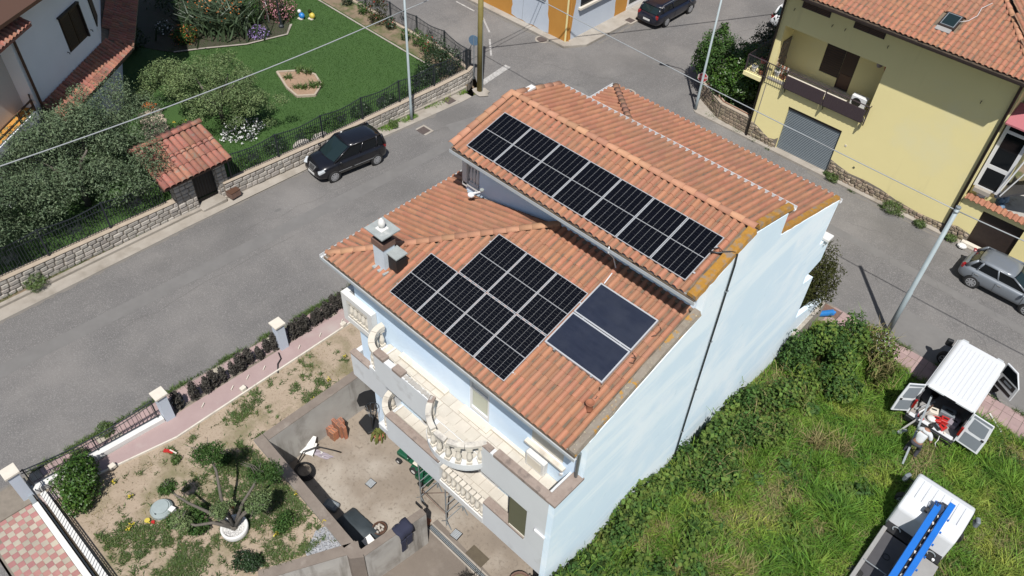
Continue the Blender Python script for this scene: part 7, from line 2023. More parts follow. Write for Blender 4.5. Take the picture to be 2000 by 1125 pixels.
tree('olive_tree', 'dark olive tree at the left edge of the picture behind the fence', -17.4, -13.4, lz(-13), lim(2.8), crown(0, 2.3, 1.2, 3.9, 30, .8, 14), 22000, .12, M['leaf_olive'], 132, .15, aspect=2.8, shell=.45, up=.7)
tree('olive_tree', 'lighter silvery olive tree on the lawn behind the tiled gate', -20.3, .4, lz(0), lim(2.4), crown(0, 2.1, 1.2, 3.3, 32, .68, 7) + sh(crown(0, 1.6, 1.2, 3.1, 20, .6, 9), -2.3, -.9, .1) + sh(crown(0, 1.5, 1.0, 2.5, 16, .5, 10), 2.0, .9, -.1) + sh(crown(0, 1.1, 1.2, 2.6, 9, .5, 12), -1.6, 1.7, .1), 34000, .105, M['leaf_olive_grey'], 133, .13, aspect=2.8, shell=.4, up=.7)

# ------------------------------------------------------------------ front garden of the blue house
GZ = lambda y: gz(y) + .12
# clipped dark hedge plants
hp = [(-5.57, -10.83), (-5.57, -10.17), (-5.50, -9.70), (-5.61, -9.36), (-5.59, -8.99), (-5.62, -8.55), (-5.59, -8.22), (-5.71, -7.81), (-5.61, -7.39), (-5.74, -6.97), (-5.67, -6.64), (-5.62, -5.85), (-5.62, -5.55), (-5.64, -5.20), (-5.66, -4.77), (-5.68, -4.54), (-5.70, -4.15), (-5.73, -3.76), (-5.74, -3.40), (-5.76, -3.05), (-5.78, -2.7), (-5.8, -2.35)]
hv = leaf_verts([(0, 0, .36, .19, .17, .38), (0, 0, .62, .12, .11, .22)], 620, .085, aspect=1.8, seed=140, shell=.6)
hm_ = []
for s in range(3):
    hv = leaf_verts([(0, 0, .34, .20, .18, .38), (.02, 0, .64, .13, .12, .22)], 700, .08, aspect=1.8, seed=140 + s, shell=.55)
    o_ = arrays_mesh('foliage', hv, 4, M['leaf_hedge']); hm_.append(o_.data); bpy.data.objects.remove(o_)
hs = MB().tube([(0, 0, -.1), (0, 0, .5)], .03, 5).mesh('stem'); hs.materials.append(M['bark'])
rh = random.Random(5)
ordn = ['first', 'second', 'third', 'fourth', 'fifth', 'sixth', 'seventh', 'eighth', 'ninth', 'tenth', 'eleventh', 'twelfth']
def hedge_label(i):
    if i < 11: return '%s dark conical hedge plant from the railing end, before the middle pillar' % ordn[i]
    return '%s dark conical hedge plant from the middle pillar towards the house' % ordn[i - 11]
for i, (x, y) in enumerate(hp):
    t = thing('hedge_plant', hedge_label(i), 'hedge plant', (x, y, gz(y) + .08), rh.uniform(0, 6), 'row of dark hedge plants along the pink path')
    s_ = rh.uniform(.85, 1.15) * (1 if y < -6 else 1.05)
    t.scale = (s_, s_, s_ * rh.uniform(.9, 1.1))
    inst('foliage', hm_[i % 3], t, (0, 0, 0)); inst('stem', hs, t, (0, 0, 0))
# gate pillars with cream caps
for i, (x, y) in enumerate([(-5.50, -6.42), (-5.42, -11.33), (-5.72, -16.2)]):
    z = gz(y)
    t = thing('gate_pillar', ['pale square pillar with cream cap in the middle of the hedge row', 'pale square pillar with cream cap at the end of the hedge row', 'pale square pillar with cream cap at the corner of the checkered paving'][i], 'pillar', (x, y, z), 0, 'garden pillars along the street')
    MB().box(x - .17, x + .17, y - .17, y + .17, z - .3, z + 1.48).build('shaft', M['paleblue'], t)
    MB().box(x - .23, x + .23, y - .23, y + .23, z + 1.48, z + 1.55).prism([(x - .23, y - .23), (x + .23, y - .23), (x + .23, y + .23), (x - .23, y + .23)], 'z', z + 1.55, z + 1.56).build('cap', M['cream'], t, bev=.01)
# white wall bands with black railings
lw1 = thing('garden_wall', 'low white wall band with a curved black railing along the street', 'wall', (-5.45, -13.7, gz(-13.7)))
mb = MB(); seg_wall(mb, [(-5.45, -11.52), (-5.66, -16.0)], .34, .28, zb=-.3, step=5); mb.build('wall', M['white_paint'], lw1)
def low_rail(label, pts, h0, h, seed, dip=.25, zf=gz):
    t = thing('railing', label, 'railing', (*pts[0], zf(pts[0][1])))
    (x0, y0), (x1, y1) = pts
    L_ = math.hypot(x1 - x0, y1 - y0); n = int(L_ / .14)
    def Q(u, z): yy = y0 + (y1 - y0) * u; return (x0 + (x1 - x0) * u, yy, zf(yy) + h0 + z)
    top = lambda u: h - dip * math.sin(PI * u)
    MB().tube([Q(i / 20, top(i / 20)) for i in range(21)], .024, 6).tube([Q(i / 20, top(i / 20) - .14) for i in range(21)], .016, 5).build('top_rail', M['iron'], t)
    MB().tube([Q(0, .08), Q(1, .08)], .02, 5).build('bottom_rail', M['iron'], t)
    b_ = MB()
    for i in range(1, n): p, q = Q(i / n, .06), Q(i / n, top(i / n)); b_.tube([p, q], .011, 4)
    b_.build('bars', M['iron'], t)
    for u in (0.02, .5, .98): p, q = Q(u, 0), Q(u, top(u) + .05); MB().box(p[0] - .022, p[0] + .022, p[1] - .022, p[1] + .022, p[2] - .02, q[2]).build('post', M['iron'], t)
low_rail('black railing on the white wall band between two garden pillars', [(-5.50, -11.56), (-5.72, -15.98)], .34, .95, 1)
lw2 = thing('garden_wall', 'low white wall running from the corner pillar along the checkered paving', 'wall', (-2, -16.1, gz(-16)))
MB().box(-4.95, 6, -16.24, -16.06, .9, 2.02).build('wall', M['white_paint'], lw2)
MB().box(-5.55, -4.953, -16.22, -16.08, .9, 1.75).build('stub', M['galv'], lw2)
MB().box(-5.3, 6, -15.90, -15.72, .9, 1.86).build('inner_wall', M['white_paint'], lw2)
low_rail('black railing between the double white wall beside the checkered paving', [(-5.5, -15.99), (6, -15.99)], .42, .75, 2, dip=0.0)
# small things on the path
for i, (x, y) in enumerate([(-5.02, -10.2), (-5.0, -9.0), (-5.02, -7.6), (-5.0, -6.0), (-4.98, -5.0), (-5.0, -3.9), (-5.05, -8.3)]):
    t = thing('path_spike', '%s small pipe stub on the pink path, counted from the railing end' % ordn[[0, 1, 3, 4, 5, 6, 2][i]], 'stub', (x, y, gz(y) + .16), 0, 'pipe stubs on the pink path'); MB().obox((x, y, gz(y) + .20), (.03, .20, .06), .6).build('stub', M['cream'], t)
for i, (x, y) in enumerate([(-4.75, -13.75), (-4.66, -8.75), (-4.78, -4.0)]):
    t = thing('path_light', ['small cream box light at the path edge near the round bush', 'small cream box light in the middle of the path edge', 'small cream box light at the path edge close to the house'][i], 'light', (x, y, gz(y) + .18), 0, 'box lights on the path edge'); MB().obox((x, y, gz(y) + .27), (.18, .22, .16), .1).build('box', M['cream'], t, bev=.02)
cord('garden_hose', 'black hose lying across the path at the middle pillar', [(-5.3, -6.75, gz(-6.7) + .2), (-5.0, -6.85, gz(-6.8) + .19), (-4.85, -7.1, gz(-7) + .20), (-4.5, -7.35, gz(-7) + .18)], .03, M['black_plastic'], 'hose')
o_ = thing('red_tool', 'small dark red tool lying on the soil beside the path edge', 'tool', (-4.1, -12.1, GZ(-12))); MB().obox((-4.1, -12.1, GZ(-12) + .05), (.34, .12, .06), .6).build('blade', M['red'], o_); MB().obox((-3.95, -12.0, GZ(-12) + .08), (.3, .04, .04), .3).build('handle', M['cream'], o_)

# retaining wall of the courtyard
rwt = thing('retaining_wall', 'grey concrete retaining wall round the sunken courtyard', 'wall', (-2.4, -9.5, CF))
WT = 1.45
def cwall(name, a, b, th, m='concrete_old', z1=WT, side=1):
    a, b = Vector(a), Vector(b); d = (b - a).normalized(); n = Vector((d.y, -d.x)) * th * side
    p = [a, b, b + n, a + n]
    MB().hexa([(q.x, q.y, CF - .3) for q in p] + [(q.x, q.y, z1) for q in p]).build(name, M[m], rwt)
    MB().hexa([(q.x, q.y, z1) for q in p] + [(q.x, q.y, z1 + .025) for q in p]).build('wall_top', M['coping'], rwt)
cwall('wall_left', (-2.07, -9.41), (-2.03, -4.6), .36, side=-1)
cwall('wall_front', (-2.43, -9.42), (3.10, -9.74), .36, side=1)
cwall('wall_stub', (3.42, -9.78), (3.72, -7.42), .27, side=1)
cwall('wall_drive', (3.45, -9.80), (2.0, -12.6), .36, side=1)
MB().prism([(3.05, -9.7), (3.45, -9.75), (3.70, -9.85), (3.42, -10.2), (3.0, -10.15)], 'z', CF - .3, WT + .028).build('corner', M['coping'], rwt)
MB().box(3.44, 3.76, -7.44, -7.40, WT - .02, WT + .12).build('end_slab', M['black'], rwt)

# pruned pom-pom olive in a white round pot
px_, py_ = .05, -12.15; pzz = GZ(-12.15)
pt_ = thing('white_planter', 'large round white planter filled with pale pebbles', 'planter', (px_, py_, pzz))
MB().lathe([(.40, -.02), (.43, .10), (.44, .26), (.42, .30), (.36, .30), (.34, .22), (.0, .21)], (px_, py_, pzz), 28).build('bowl', M['white_paint'], pt_, smooth=True)
pv = np.random.default_rng(3)
pb_ = MB()
for k in range(150):
    a = pv.uniform(0, 6.28); q = .32 * math.sqrt(pv.random()); pb_.ball((px_ + q * math.cos(a), py_ + q * math.sin(a), pzz + .225), (.028, .024, .018), 5, 4)
stuff(pb_.build('pebbles', M['pebble'], pt_))
pom = [((-1.45, .55, 2.45), .44), ((-.05, 1.42, 1.95), .46), ((-1.62, -.95, 1.75), .30), ((-.02, -.05, 1.55), .33), ((.62, .65, 1.5), .38), ((-1.0, -1.15, .85), .36), ((-1.35, -.45, .8), .0), ((.35, 1.0, 1.3), .30)]
po = thing('pompom_olive_tree', 'pruned olive tree with leaves in round clumps growing out of the white planter', 'tree', (px_, py_, pzz + .2))
rpm = random.Random(31)
for (c, r_) in pom:
    if r_ == 0: continue
    r_ *= 1.15
    a = Vector((px_, py_, pzz + .2)); b = Vector((px_ + c[0], py_ + c[1], pzz + c[2]))
    mid1 = a.lerp(b, .35) + Vector((rpm.uniform(-.08, .08), rpm.uniform(-.08, .08), .18)); mid2 = a.lerp(b, .7) + Vector((rpm.uniform(-.12, .12), rpm.uniform(-.12, .12), .1))
    tb_ = MB().tube([a, mid1, mid2, b], [.075, .052, .042, .022], 7)
    for q in range(9):
        e = b + Vector((rpm.uniform(-1, 1), rpm.uniform(-1, 1), rpm.uniform(-.5, .9))) * r_ * .95
        tb_.tube([mid2.lerp(b, rpm.uniform(.4, 1)), b.lerp(e, .5) + Vector((0, 0, .03)), e], [.02, .013, .006], 4)
    tb_.build('branch', M['bark'], po, smooth=True)
    bl_ = [(b.x + rpm.uniform(-.5, .5) * r_, b.y + rpm.uniform(-.5, .5) * r_, b.z + rpm.uniform(-.3, .4) * r_, r_ * k_, r_ * k_, r_ * k_ * .8) for k_ in (.75, .6, .5, .45, .4)]
    leaves('leaf_clump', bl_, int(2000 * r_ / .4), .078, M['leaf_mid'] if c[2] > 1.6 else M['leaf_olive_grey'], po, seed=int(r_ * 1000 + c[0] * 10 + 60), shell=.25, aspect=3)
MB().tube([(px_, py_, pzz + .1), (px_, py_, pzz + .35)], [.14, .11], 9).build('trunk', M['bark'], po)
# ground shrubs in the garden
for i, (x, y, r_, n, lab, m) in enumerate([(-1.35, -13.35, .36, 1300, 'round dark shrub on the soil between the grey lid and the planter', 'leaf_mid'), (-.85, -12.85, .46, 1900, 'larger round shrub just left of the white planter', 'leaf_mid'),
        (1.35, -12.45, .45, 1700, 'spreading dark shrub at the bottom of the garden below the planter', 'leaf_dark'), (.9, -11.0, .40, 1200, 'low shrub between the planter and the retaining wall', 'leaf_mid'), (-2.4, -10.9, .40, 1000, 'loose leafy shrub at the top of the pom-pom tree', 'leaf_mid'), (-3.6, -12.1, .22, 320, 'small tuft of weeds near the red tool', 'grass_weed')]):
    plant('garden_shrub', lab, 'shrub', x, y, GZ(y), [(random.uniform(-.45, .45) * r_, random.uniform(-.45, .45) * r_, r_ * random.uniform(.35, .8), r_ * k_, r_ * k_, r_ * k_ * .8) for k_ in (.75, .6, .5, .42)], n, .085, M[m], 150 + i, 'shrubs in the front garden')
plant('corner_bush', 'big bright green bush beside the corner pillar and the white rail', 'bush', -4.5, -14.85, GZ(-14.7), [(0, 0, .8, .68, .66, .75), (-.3, .3, .7, .5, .45, .6), (.4, -.3, .5, .45, .45, .5)], 6000, .11, M['leaf_citrus'], 160)
# septic lid, toys
sc_ = thing('septic_lid', 'round grey plastic tank lid in the garden soil', 'lid', (-2.2, -13.42, GZ(-13.4)))
MB().lathe([(.36, -.02), (.36, .14), (.30, .22), (.26, .22), (.25, .26), (.0, .27)], (-2.2, -13.42, GZ(-13.4)), 24).build('lid', M['cap_grey'], sc_, smooth=False)
MB().obox((-2.1, -13.65, GZ(-13.4) + .235), (.06, .06, .03), .4).build('latch', M['iron'], sc_)
def toy(label, x, y, m, s=.09):
    t = thing('toy', label, 'toy', (x, y, GZ(y)), 0, 'plastic toys on the garden soil'); MB().lathe([(s * .6, 0), (s, s * 1.2), (s * .8, s * 1.2)], (x, y, GZ(y)), 9).build('cup', M[m], t); MB().obox((x + s, y, GZ(y) + s * .6), (s, .03, .04), .4).build('handle', M[m], t)
toy('yellow toy cup in front of the grey tank lid', -2.15, -13.95, 'yellow_plastic'); toy('red toy cup close to the yellow one', -2.0, -13.85, 'red', .06)
toy('red toy cup right of the grey tank lid', -1.75, -13.3, 'red', .08); toy('smaller dull red toy right of the grey tank lid', -1.85, -13.4, 'terracotta', .06); toy('red toy on the weeds near the leaning branch', -.75, -11.75, 'red', .06)
t = thing('white_box', 'small white box beside the grey tank lid', 'box', (-1.9, -13.2, GZ(-13))); MB().obox((-1.9, -13.2, GZ(-13) + .12), (.16, .16, .22), .3).build('box', M['white_paint'], t); MB().obox((-1.9, -13.2, GZ(-13) + .24), (.18, .18, .02), .3).build('lid', M['white_paint'], t)
for i, (x, y) in enumerate([(-3.35, -13.9), (-2.35, -14.35), (-2.3, -14.5), (-4.2, -14.0), (1.1, -11.3), (-2.9, -6.2), (-2.5, -7.2), (-3.4, -5.0), (.3, -10.0), (1.8, -9.95)]):
    spiky('yellow_flower', 'small yellow flowering weed ' + ['between the round bush and the grey lid', 'just below the grey tank lid', 'at the bottom of the garden below the toys', 'in the shade edge of the round bush', 'right of the pom-pom tree', 'on the soil strip near the path by the house', 'on the soil by the top of the retaining wall', 'near the column of the house', 'near the inner corner of the retaining wall', 'at the edge of the gravel patch'][i], 'flower', x, y, GZ(y), 20, .18, .05, M['grass_weed'], 170 + i, 'yellow flowers on the garden soil', (M['fl_yellow'], 14, .06), w=.012)
# patchy weeds over the garden soil
gpoly = [(-4.35, -15.3), (-4.3, -11.6), (-4.6, -5), (-2.5, -5), (-2.5, -9.9), (2.6, -10.1), (1.6, -12.9), (2.2, -15.6)]
def gden(x, y): return np.clip((vnoise(x, y, .8, 3) * .5 + vnoise(x, y, .20, 4) * .5 + vnoise(x, y, .09, 6) * .25 - .68 + .12 * np.clip(x + 2.8, -.9, 1.3) + .10 * np.exp(-((x + 3) ** 2 + (y + 9.5) ** 2) / 6)) * 5, 0, 1)
turf('weeds', gpoly, 85000, GZ, .10, .012, M['grass_weed'], 21, gden, 1.3)
turf('dry_grass', gpoly, 9000, GZ, .08, .008, M['grass_dry'], 22, lambda x, y: np.clip((vnoise(x, y, .7, 8) - .5) * 3, 0, .8), 1.4)
# weeds along kerbs
def kerb_weeds(name, a, b, w, n, h, seed, m='grass_weed', zf=gz, dens=.42):
    d = Vector((b[0] - a[0], b[1] - a[1])); nn = Vector((-d.y, d.x)).normalized() * w
    poly = [(a[0] - nn.x, a[1] - nn.y), (b[0] - nn.x, b[1] - nn.y), (b[0] + nn.x, b[1] + nn.y), (a[0] + nn.x, a[1] + nn.y)]
    return turf(name, poly, n, zf, h, .014, M[m], seed, lambda x, y: np.clip((vnoise(x, y, .55, seed) - dens) * 5, 0, 1), 1.0)
kerb_weeds('kerb_weeds', (-6.42, -2.2), (-6.48, -16.5), .13, 9000, .16, 31, dens=.34)
kerb_weeds('kerb_weeds', (-15.25, -13.5), (-15.4, -5.5), .12, 2500, .16, 32, dens=.5)
kerb_weeds('kerb_weeds', (-15.0, 6.5), (-15.2, 13), .35, 4500, .16, 33, 'grass', dens=.42)
kerb_weeds('kerb_weeds', (-3.8, 21.35), (.6, 21.1), .22, 2500, .14, 34, dens=.5)
kerb_weeds('kerb_weeds', (4.2, 20.95), (13, 20.9), .12, 1500, .12, 35, dens=.55)
kerb_weeds('kerb_weeds', (9.6, 12.62), (20, 12.62), .10, 2600, .18, 36, dens=.40)
kerb_weeds('kerb_weeds', (9.6, 11.35), (18, 11.2), .22, 5200, .2, 37, 'grass', zf=lot_z, dens=.35)
for i, (x, y, r_, lab) in enumerate([(4.3, 21.0, .35, 'green weed clump on the pavement right of the garage shutter'), (3.95, 21.15, .22, 'smaller weed clump close to the garage shutter'), (7.7, 20.85, .55, 'largest weed clump on the pavement under the yellow wall'), (9.2, 20.8, .3, 'weed clump on the kerb left of the right pole'), (10.75, 20.9, .28, 'weed clump beside the white stone near the dark garage'),
        (-15.1, -11.7, .55, 'bushy weed at the foot of the stone wall on the left'), (-5.85, -14.3, .4, 'leafy weed growing through the black railing'), (-14.85, 7.3, .3, 'weed clump at the kerb behind the people carrier'), (-6.35, -13.2, .35, 'weed clump at the street edge beside the railing')]):
    plant('weed_clump', lab, 'weeds', x, y, gz(y) + .08, [(0, 0, r_ * .45, r_, r_ * .8, r_ * .55)], int(700 * r_ / .35), .13, M['grass_weed'], 200 + i, 'weed clumps along the kerbs', aspect=5)
t = thing('white_stone', 'white painted stone on the pavement by the grey hatchback', 'stone', (11.35, 20.75, .1)); MB().ball((11.35, 20.8, .14), (.24, .20, .12), 7, 5).build('stone', M['white_paint'], t)

# ------------------------------------------------------------------ citrus bushes beside the yellow house
plant('citrus_bush', 'big bright green citrus bush against the yellow house corner', 'bush', -2.9, 22.75, .75, [(0, 0, 1.5, 1.4, 1.2, 1.5), (-.7, -.3, 1.0, 1.0, .9, 1.0), (.8, .3, 1.6, .9, 1.2, 1.3), (-.2, .5, 2.3, 1.2, 1.1, 1.0)], 14000, .16, M['leaf_citrus'], 181, up=.8)
plant('dark_bush', 'darker green bush left of the citrus behind the stop sign', 'bush', -5.0, 23.5, .35, [(0, 0, 1.6, 1.2, 1.1, 1.7), (-.5, .6, 2.2, .9, .9, 1.0), (-.9, .4, 1.4, .8, .8, 1.0), (-.5, .9, 3.2, .3, .3, .4)], 9000, .15, M['leaf_mid'], 182, up=.6)
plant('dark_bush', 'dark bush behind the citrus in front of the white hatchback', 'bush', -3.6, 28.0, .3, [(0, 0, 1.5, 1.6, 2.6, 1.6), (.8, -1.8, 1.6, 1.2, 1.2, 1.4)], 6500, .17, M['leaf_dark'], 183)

# ------------------------------------------------------------------ courtyard things
bh = thing('basketball_hoop', 'portable basketball hoop with black board and black base in the courtyard', 'basketball hoop', (-1.25, -5.8, CF))
MB().prism([(-1.62, -6.0), (-.95, -6.08), (-.78, -5.62), (-.95, -5.4), (-1.5, -5.35), (-1.72, -5.55)], 'z', CF, CF + .14).build('base', M['black_plastic'], bh, bev=.03)
MB().tube([(-.98, -5.8, CF + .1), (-.98, -5.78, CF + 1.7)], .035, 8).tube([(-1.25, -5.6, CF + .12), (-.98, -5.75, CF + .9)], .02, 6).build('pole', M['black_plastic'], bh)
bp_ = MB().prism([(-.42, 0), (.42, 0), (.48, .3), (.36, .58), (.15, .66), (-.15, .66), (-.36, .58), (-.48, .3)], 'y', -.02, .02).build('backboard', M['black_plastic'], bh, world=False)
bp_.location = (.18, .12, 1.55); bp_.rotation_euler = (R(-12), 0, R(62))
MB().tube([(.25 * math.cos(2 * PI * k / 16), -.3 + .25 * math.sin(2 * PI * k / 16), .10) for k in range(17)], .014, 5).build('ring', M['iron'], bp_, world=False)
nt = MB()
for k in range(8):
    a = 2 * PI * k / 8; nt.tube([(.25 * math.cos(a), -.3 + .25 * math.sin(a), .1), (.13 * math.cos(a + .4), -.3 + .13 * math.sin(a + .4), -.32)], .007, 4)
nt.build('net', M['door_grey'], bp_, world=False)
# stack of hollow bricks
rb_ = random.Random(2)
bk_ = MB()
bk_.box(-.125, .125, -.06, .06, 0, .25)
bkm = bk_.mesh('brick'); bkm.materials.append(M['brick'])
hol = MB()
for i in range(3):
    for j in range(4): hol.box(-.10 + i * .072, -.045 + i * .072, -.062, -.058, .02 + j * .058, .065 + j * .058)
hom = hol.mesh('hollow'); hom.materials.append(M['rust_brown'])
ht2 = MB()
for i in range(4): ht2.box(-.1 + i * .055, -.06 + i * .055, -.04, .04, .249, .252)
htm = ht2.mesh('hollow'); htm.materials.append(M['rust_brown'])
kk = 0
places = [('left block, first from the wall', 0), ('left block, second', 1), ('left block, third', 2), ('left block, fourth', 3)]
for blk, (bx, by, nx, nz, rot) in enumerate([(-2.02, -7.12, 4, 2, .15), (-1.78, -6.75, 3, 3, -.1), (-1.92, -6.85, 2, 3, .0)]):
    for i in range(nx):
        for j in range(nz):
            t = thing('hollow_brick', ['orange hollow clay brick in the lower, left block of the brick stack', 'orange hollow clay brick in the taller middle block of the brick stack', 'orange hollow clay brick at the wall side of the brick stack'][blk], 'brick', (bx + i * .128 * math.cos(rot + PI / 2) * -1 + (0 if blk < 2 else -.0), by + i * .0 + (i - 1) * .13 * .3, CF + j * .252), rot, 'stack of hollow bricks in the courtyard')
            t.location.x = bx + (i % 2) * .26; t.location.y = by + (i // 2) * .125 + blk * .01
            if blk == 2: t.location.z += 0.0
            inst('brick', bkm, t, (0, 0, 0)); inst('hollow', hom, t, (0, 0, 0)); inst('hollow', htm, t, (0, 0, 0))
# white plastic chair, lilac sheet, hose coil
wc_ = thing('plastic_chair', 'white plastic chair lying tipped against the courtyard wall', 'chair', (-1.95, -8.1, CF), .5)
MB().obox((0, 0, .24), (.52, .50, .05), Matrix.Rotation(.3, 3, 'X')).build('seat', M['white_paint'], wc_, world=False, bev=.01)
MB().obox((-.05, .22, .42), (.50, .05, .40), Matrix.Rotation(-.9, 3, 'X')).build('backrest', M['white_paint'], wc_, world=False, bev=.01)
for s in (-1, 1):
    for q in (-1, 1): MB().beam((s * .2, q * .18, .2), (s * .21, q * .19, .02), .035, .035).build('leg', M['white_paint'], wc_, world=False)
ls = thing('plastic_sheet', 'lilac grey plastic sheet with small stones on it in the courtyard', 'sheet', (-1.45, -7.85, CF))
sv = []; sfc = []
for i in range(9):
    for j in range(7):
        u, w_ = i / 8, j / 6; sv.append((-1.9 + .75 * u + .12 * w_ - .05, -8.15 + .35 * u + .3 * w_ - .1 * u, CF + .02 + .05 * rb_.random()))
for i in range(8):
    for j in range(6): sfc.append((i * 7 + j, (i + 1) * 7 + j, (i + 1) * 7 + j + 1, i * 7 + j + 1))
MB().add(sv, sfc).build('sheet', M['lilac_sheet'], ls)
st_ = MB()
for k in range(5): st_.ball((-1.45 + rb_.uniform(-.2, .2), -7.9 + rb_.uniform(-.1, .1), CF + .09), .025, 6, 4)
st_.build('stones', M['white_paint'], ls)
cord('hose_end', 'black hose arching out of the shade onto the lilac sheet', [(-1.75, -8.75, CF + .2), (-1.8, -8.4, CF + .5), (-1.6, -7.9, CF + .5), (-1.2, -7.5, CF + .25), (-1.05, -7.3, CF + .05)], .028, M['black_plastic'], 'hose')
hc = thing('hose_coil', 'big coil of black hose lying in the shade of the retaining wall', 'hose', (-1.35, -8.75, CF))
for q in range(4):
    MB().tube([(-1.35 + (.42 - q * .04) * math.cos(2 * PI * k / 20), -8.75 + (.36 - q * .03) * math.sin(2 * PI * k / 20), CF + .04 + .035 * q) for k in range(21)], .025, 6).build('loop', M['black_plastic'], hc)
# cactus pot
pot_t = thing('cactus_pot', 'terracotta pot with a drooping yellow green cactus beside the hoop base', 'pot', (-.55, -5.85, CF))
MB().lathe([(.15, 0), (.21, .26), (.23, .26), (.23, .32), (.19, .32), (.17, .24)], (-.55, -5.85, CF), 14).build('pot', M['terracotta'], pot_t)
cc_ = MB()
for k in range(16):
    a = 2 * PI * k / 16 + .2; ex, ey = .28 * math.cos(a) * (1 if k % 2 else .7), .28 * math.sin(a) * (1 if k % 3 else .6)
    cc_.tube([(-.55, -5.85, CF + .3), (-.55 + ex * .6, -5.85 + ey * .6, CF + .46), (-.55 + ex, -5.85 + ey - .05, CF + .22), (-.55 + ex * 1.05, -5.85 + ey - .08, CF + .08)], .028, 5)
cc_.tube([(-.5, -5.8, CF + .3), (-.45, -5.75, CF + .85)], .05, 6)
cc_.build('cactus', M['cactus'], pot_t)
# toy tractor with trailer
tt = thing('toy_tractor', 'green pedal tractor with cream seat and black wheels in the courtyard', 'toy tractor', (1.2, -5.75, CF), R(-172))
MB().box(.05, .62, -.13, .13, .22, .44).build('bonnet', M['green_toy'], tt, world=False, bev=.05, seg=2)
MB().box(-.45, .1, -.09, .09, .16, .26).build('frame', M['green_toy'], tt, world=False, bev=.02)
for s in (-1, 1):
    MB().box(-.52, -.18, s * .20 - .07, s * .20 + .07, .30, .37).build('mudguard', M['green_toy'], tt, world=False, bev=.03)
MB().obox((-.30, 0, .40), (.26, .28, .05)).obox((-.42, 0, .48), (.05, .28, .16)).build('seat', M['cream'], tt, world=False, bev=.02)
MB().lathe([(.12, .54), (.12, .56)], (.04, 0, 0), 12).build('steering_wheel', M['black_plastic'], tt, world=False)
MB().tube([(.12, 0, .4), (.04, 0, .55)], .015, 5).build('column', M['black_plastic'], tt, world=False)
for x, y, r_ in ((.42, .24, .13), (.42, -.24, .13), (-.34, .26, .19), (-.34, -.26, .19)):
    w_ = MB().lathe([(r_ * .5, -.05), (r_, -.05), (r_, .05), (r_ * .5, .05)], (0, 0, 0), 16, axis='y').build('wheel', M['tyre'], tt, world=False); w_.location = (x, y, r_)
    MB().lathe([(r_ * .5, -.052), (r_ * .5, .052)], (0, 0, 0), 12, axis='y').build('hub', M['plate'], w_, world=False)
tl3 = thing('toy_trailer', 'dark green toy trailer hitched behind the pedal tractor', 'toy trailer', (2.08, -5.86, CF), R(-172))
MB().box(-.32, .28, -.24, .24, .20, .23).box(-.32, .28, -.24, -.22, .23, .40).box(-.32, .28, .22, .24, .23, .40).box(-.32, -.30, -.22, .22, .23, .40).box(.26, .28, -.22, .22, .23, .40).build('tub', M['green_toy'], tl3, world=False)
MB().tube([(.28, 0, .2), (.55, 0, .22)], .018, 5).build('drawbar', M['iron'], tl3, world=False)
for s in (-1, 1):
    w_ = MB().lathe([(.05, -.04), (.13, -.04), (.13, .04), (.05, .04)], (0, 0, 0), 14, axis='y').build('wheel', M['tyre'], tl3, world=False); w_.location = (-.02, s * .29, .13)
# steel trestles (folding scaffold frames) under the balcony
def trestle(x, y, label, rz):
    t = thing('scaffold_trestle', label, 'trestle', (x, y, CF), rz, 'steel trestles under the lower balcony')
    H_ = 2.6
    for s in (0, 1):
        MB().tube([(0, s * .8, 0), (0, s * .8, H_)], .024, 6).build('upright', M['galv'], t, world=False)
        MB().tube([(-.25, s * .8, .0), (0, s * .8, .35), (.25, s * .8, 0)], .018, 5).build('foot', M['galv'], t, world=False)
    for k in range(5): MB().tube([(0, 0, .4 + k * .5), (0, .8, .4 + k * .5)], .016, 5).build('rung', M['galv'], t, world=False)
trestle(2.62, -6.55, 'steel trestle frame under the lower balcony beside the toy trailer', 0)
trestle(3.95, -6.55, 'steel trestle frame under the lower balcony by the channel drain', 0)
cord('brace', 'upper thin diagonal brace between the two steel trestles', [(2.62, -6.55, CF + .6), (3.95, -6.0, CF + 1.6)], .013, M['rust_brown'], 'brace')
cord('brace', 'lower thin diagonal brace between the two steel trestles', [(2.62, -6.5, CF + .75), (3.95, -6.5, CF + .65)], .013, M['rust_brown'], 'brace')
# drains, mats
def grate(label, x, y, s, rz, m='gutter'):
    t = thing('drain_grate', label, 'drain', (x, y, CF + .004), rz)
    MB().box(-s, s, -s, s, -.02, .008).build('frame', M['black'], t, world=False)
    for k in range(7): MB().box(-s + .02 + k * (2 * s - .04) / 7, -s + .02 + (k + .62) * (2 * s - .04) / 7, -s + .02, s - .02, .008, .02).build('bar', M[m], t, world=False)
grate('pale square drain grate in the middle of the courtyard floor', .75, -7.35, .16, .1)
grate('pale square drain grate beside the balcony edge and the channel drain', 4.45, -6.55, .17, .1)
tm_ = thing('door_mat', 'brown doormat on the courtyard floor below the balcony', 'mat', (5.6, -6.55, CF)); MB().obox((5.55, -6.6, CF + .015), (.75, .42, .03), .0).build('mat', M['mat_brown'], tm_)
cd_ = thing('channel_drain', 'long channel drain with bars across the edge of the driveway', 'drain', (5, -6.9, CF))
MB().box(3.55, 6.9, -7.06, -6.90, CF - .05, CF + .006).build('channel', M['black'], cd_)
cbm = MB().box(-.014, .014, -.075, .075, 0, .016).mesh('bar'); cbm.materials.append(M['galv'])
for k in range(66): inst('bar', cbm, cd_, Vector((3.6 + k * .05, -6.98, CF + .006)) - world_loc(cd_))
MB().box(3.5, 6.95, -7.12, -7.07, CF, CF + .012).box(3.5, 6.95, -6.89, -6.84, CF, CF + .012).build('edge', M['concrete'], cd_)
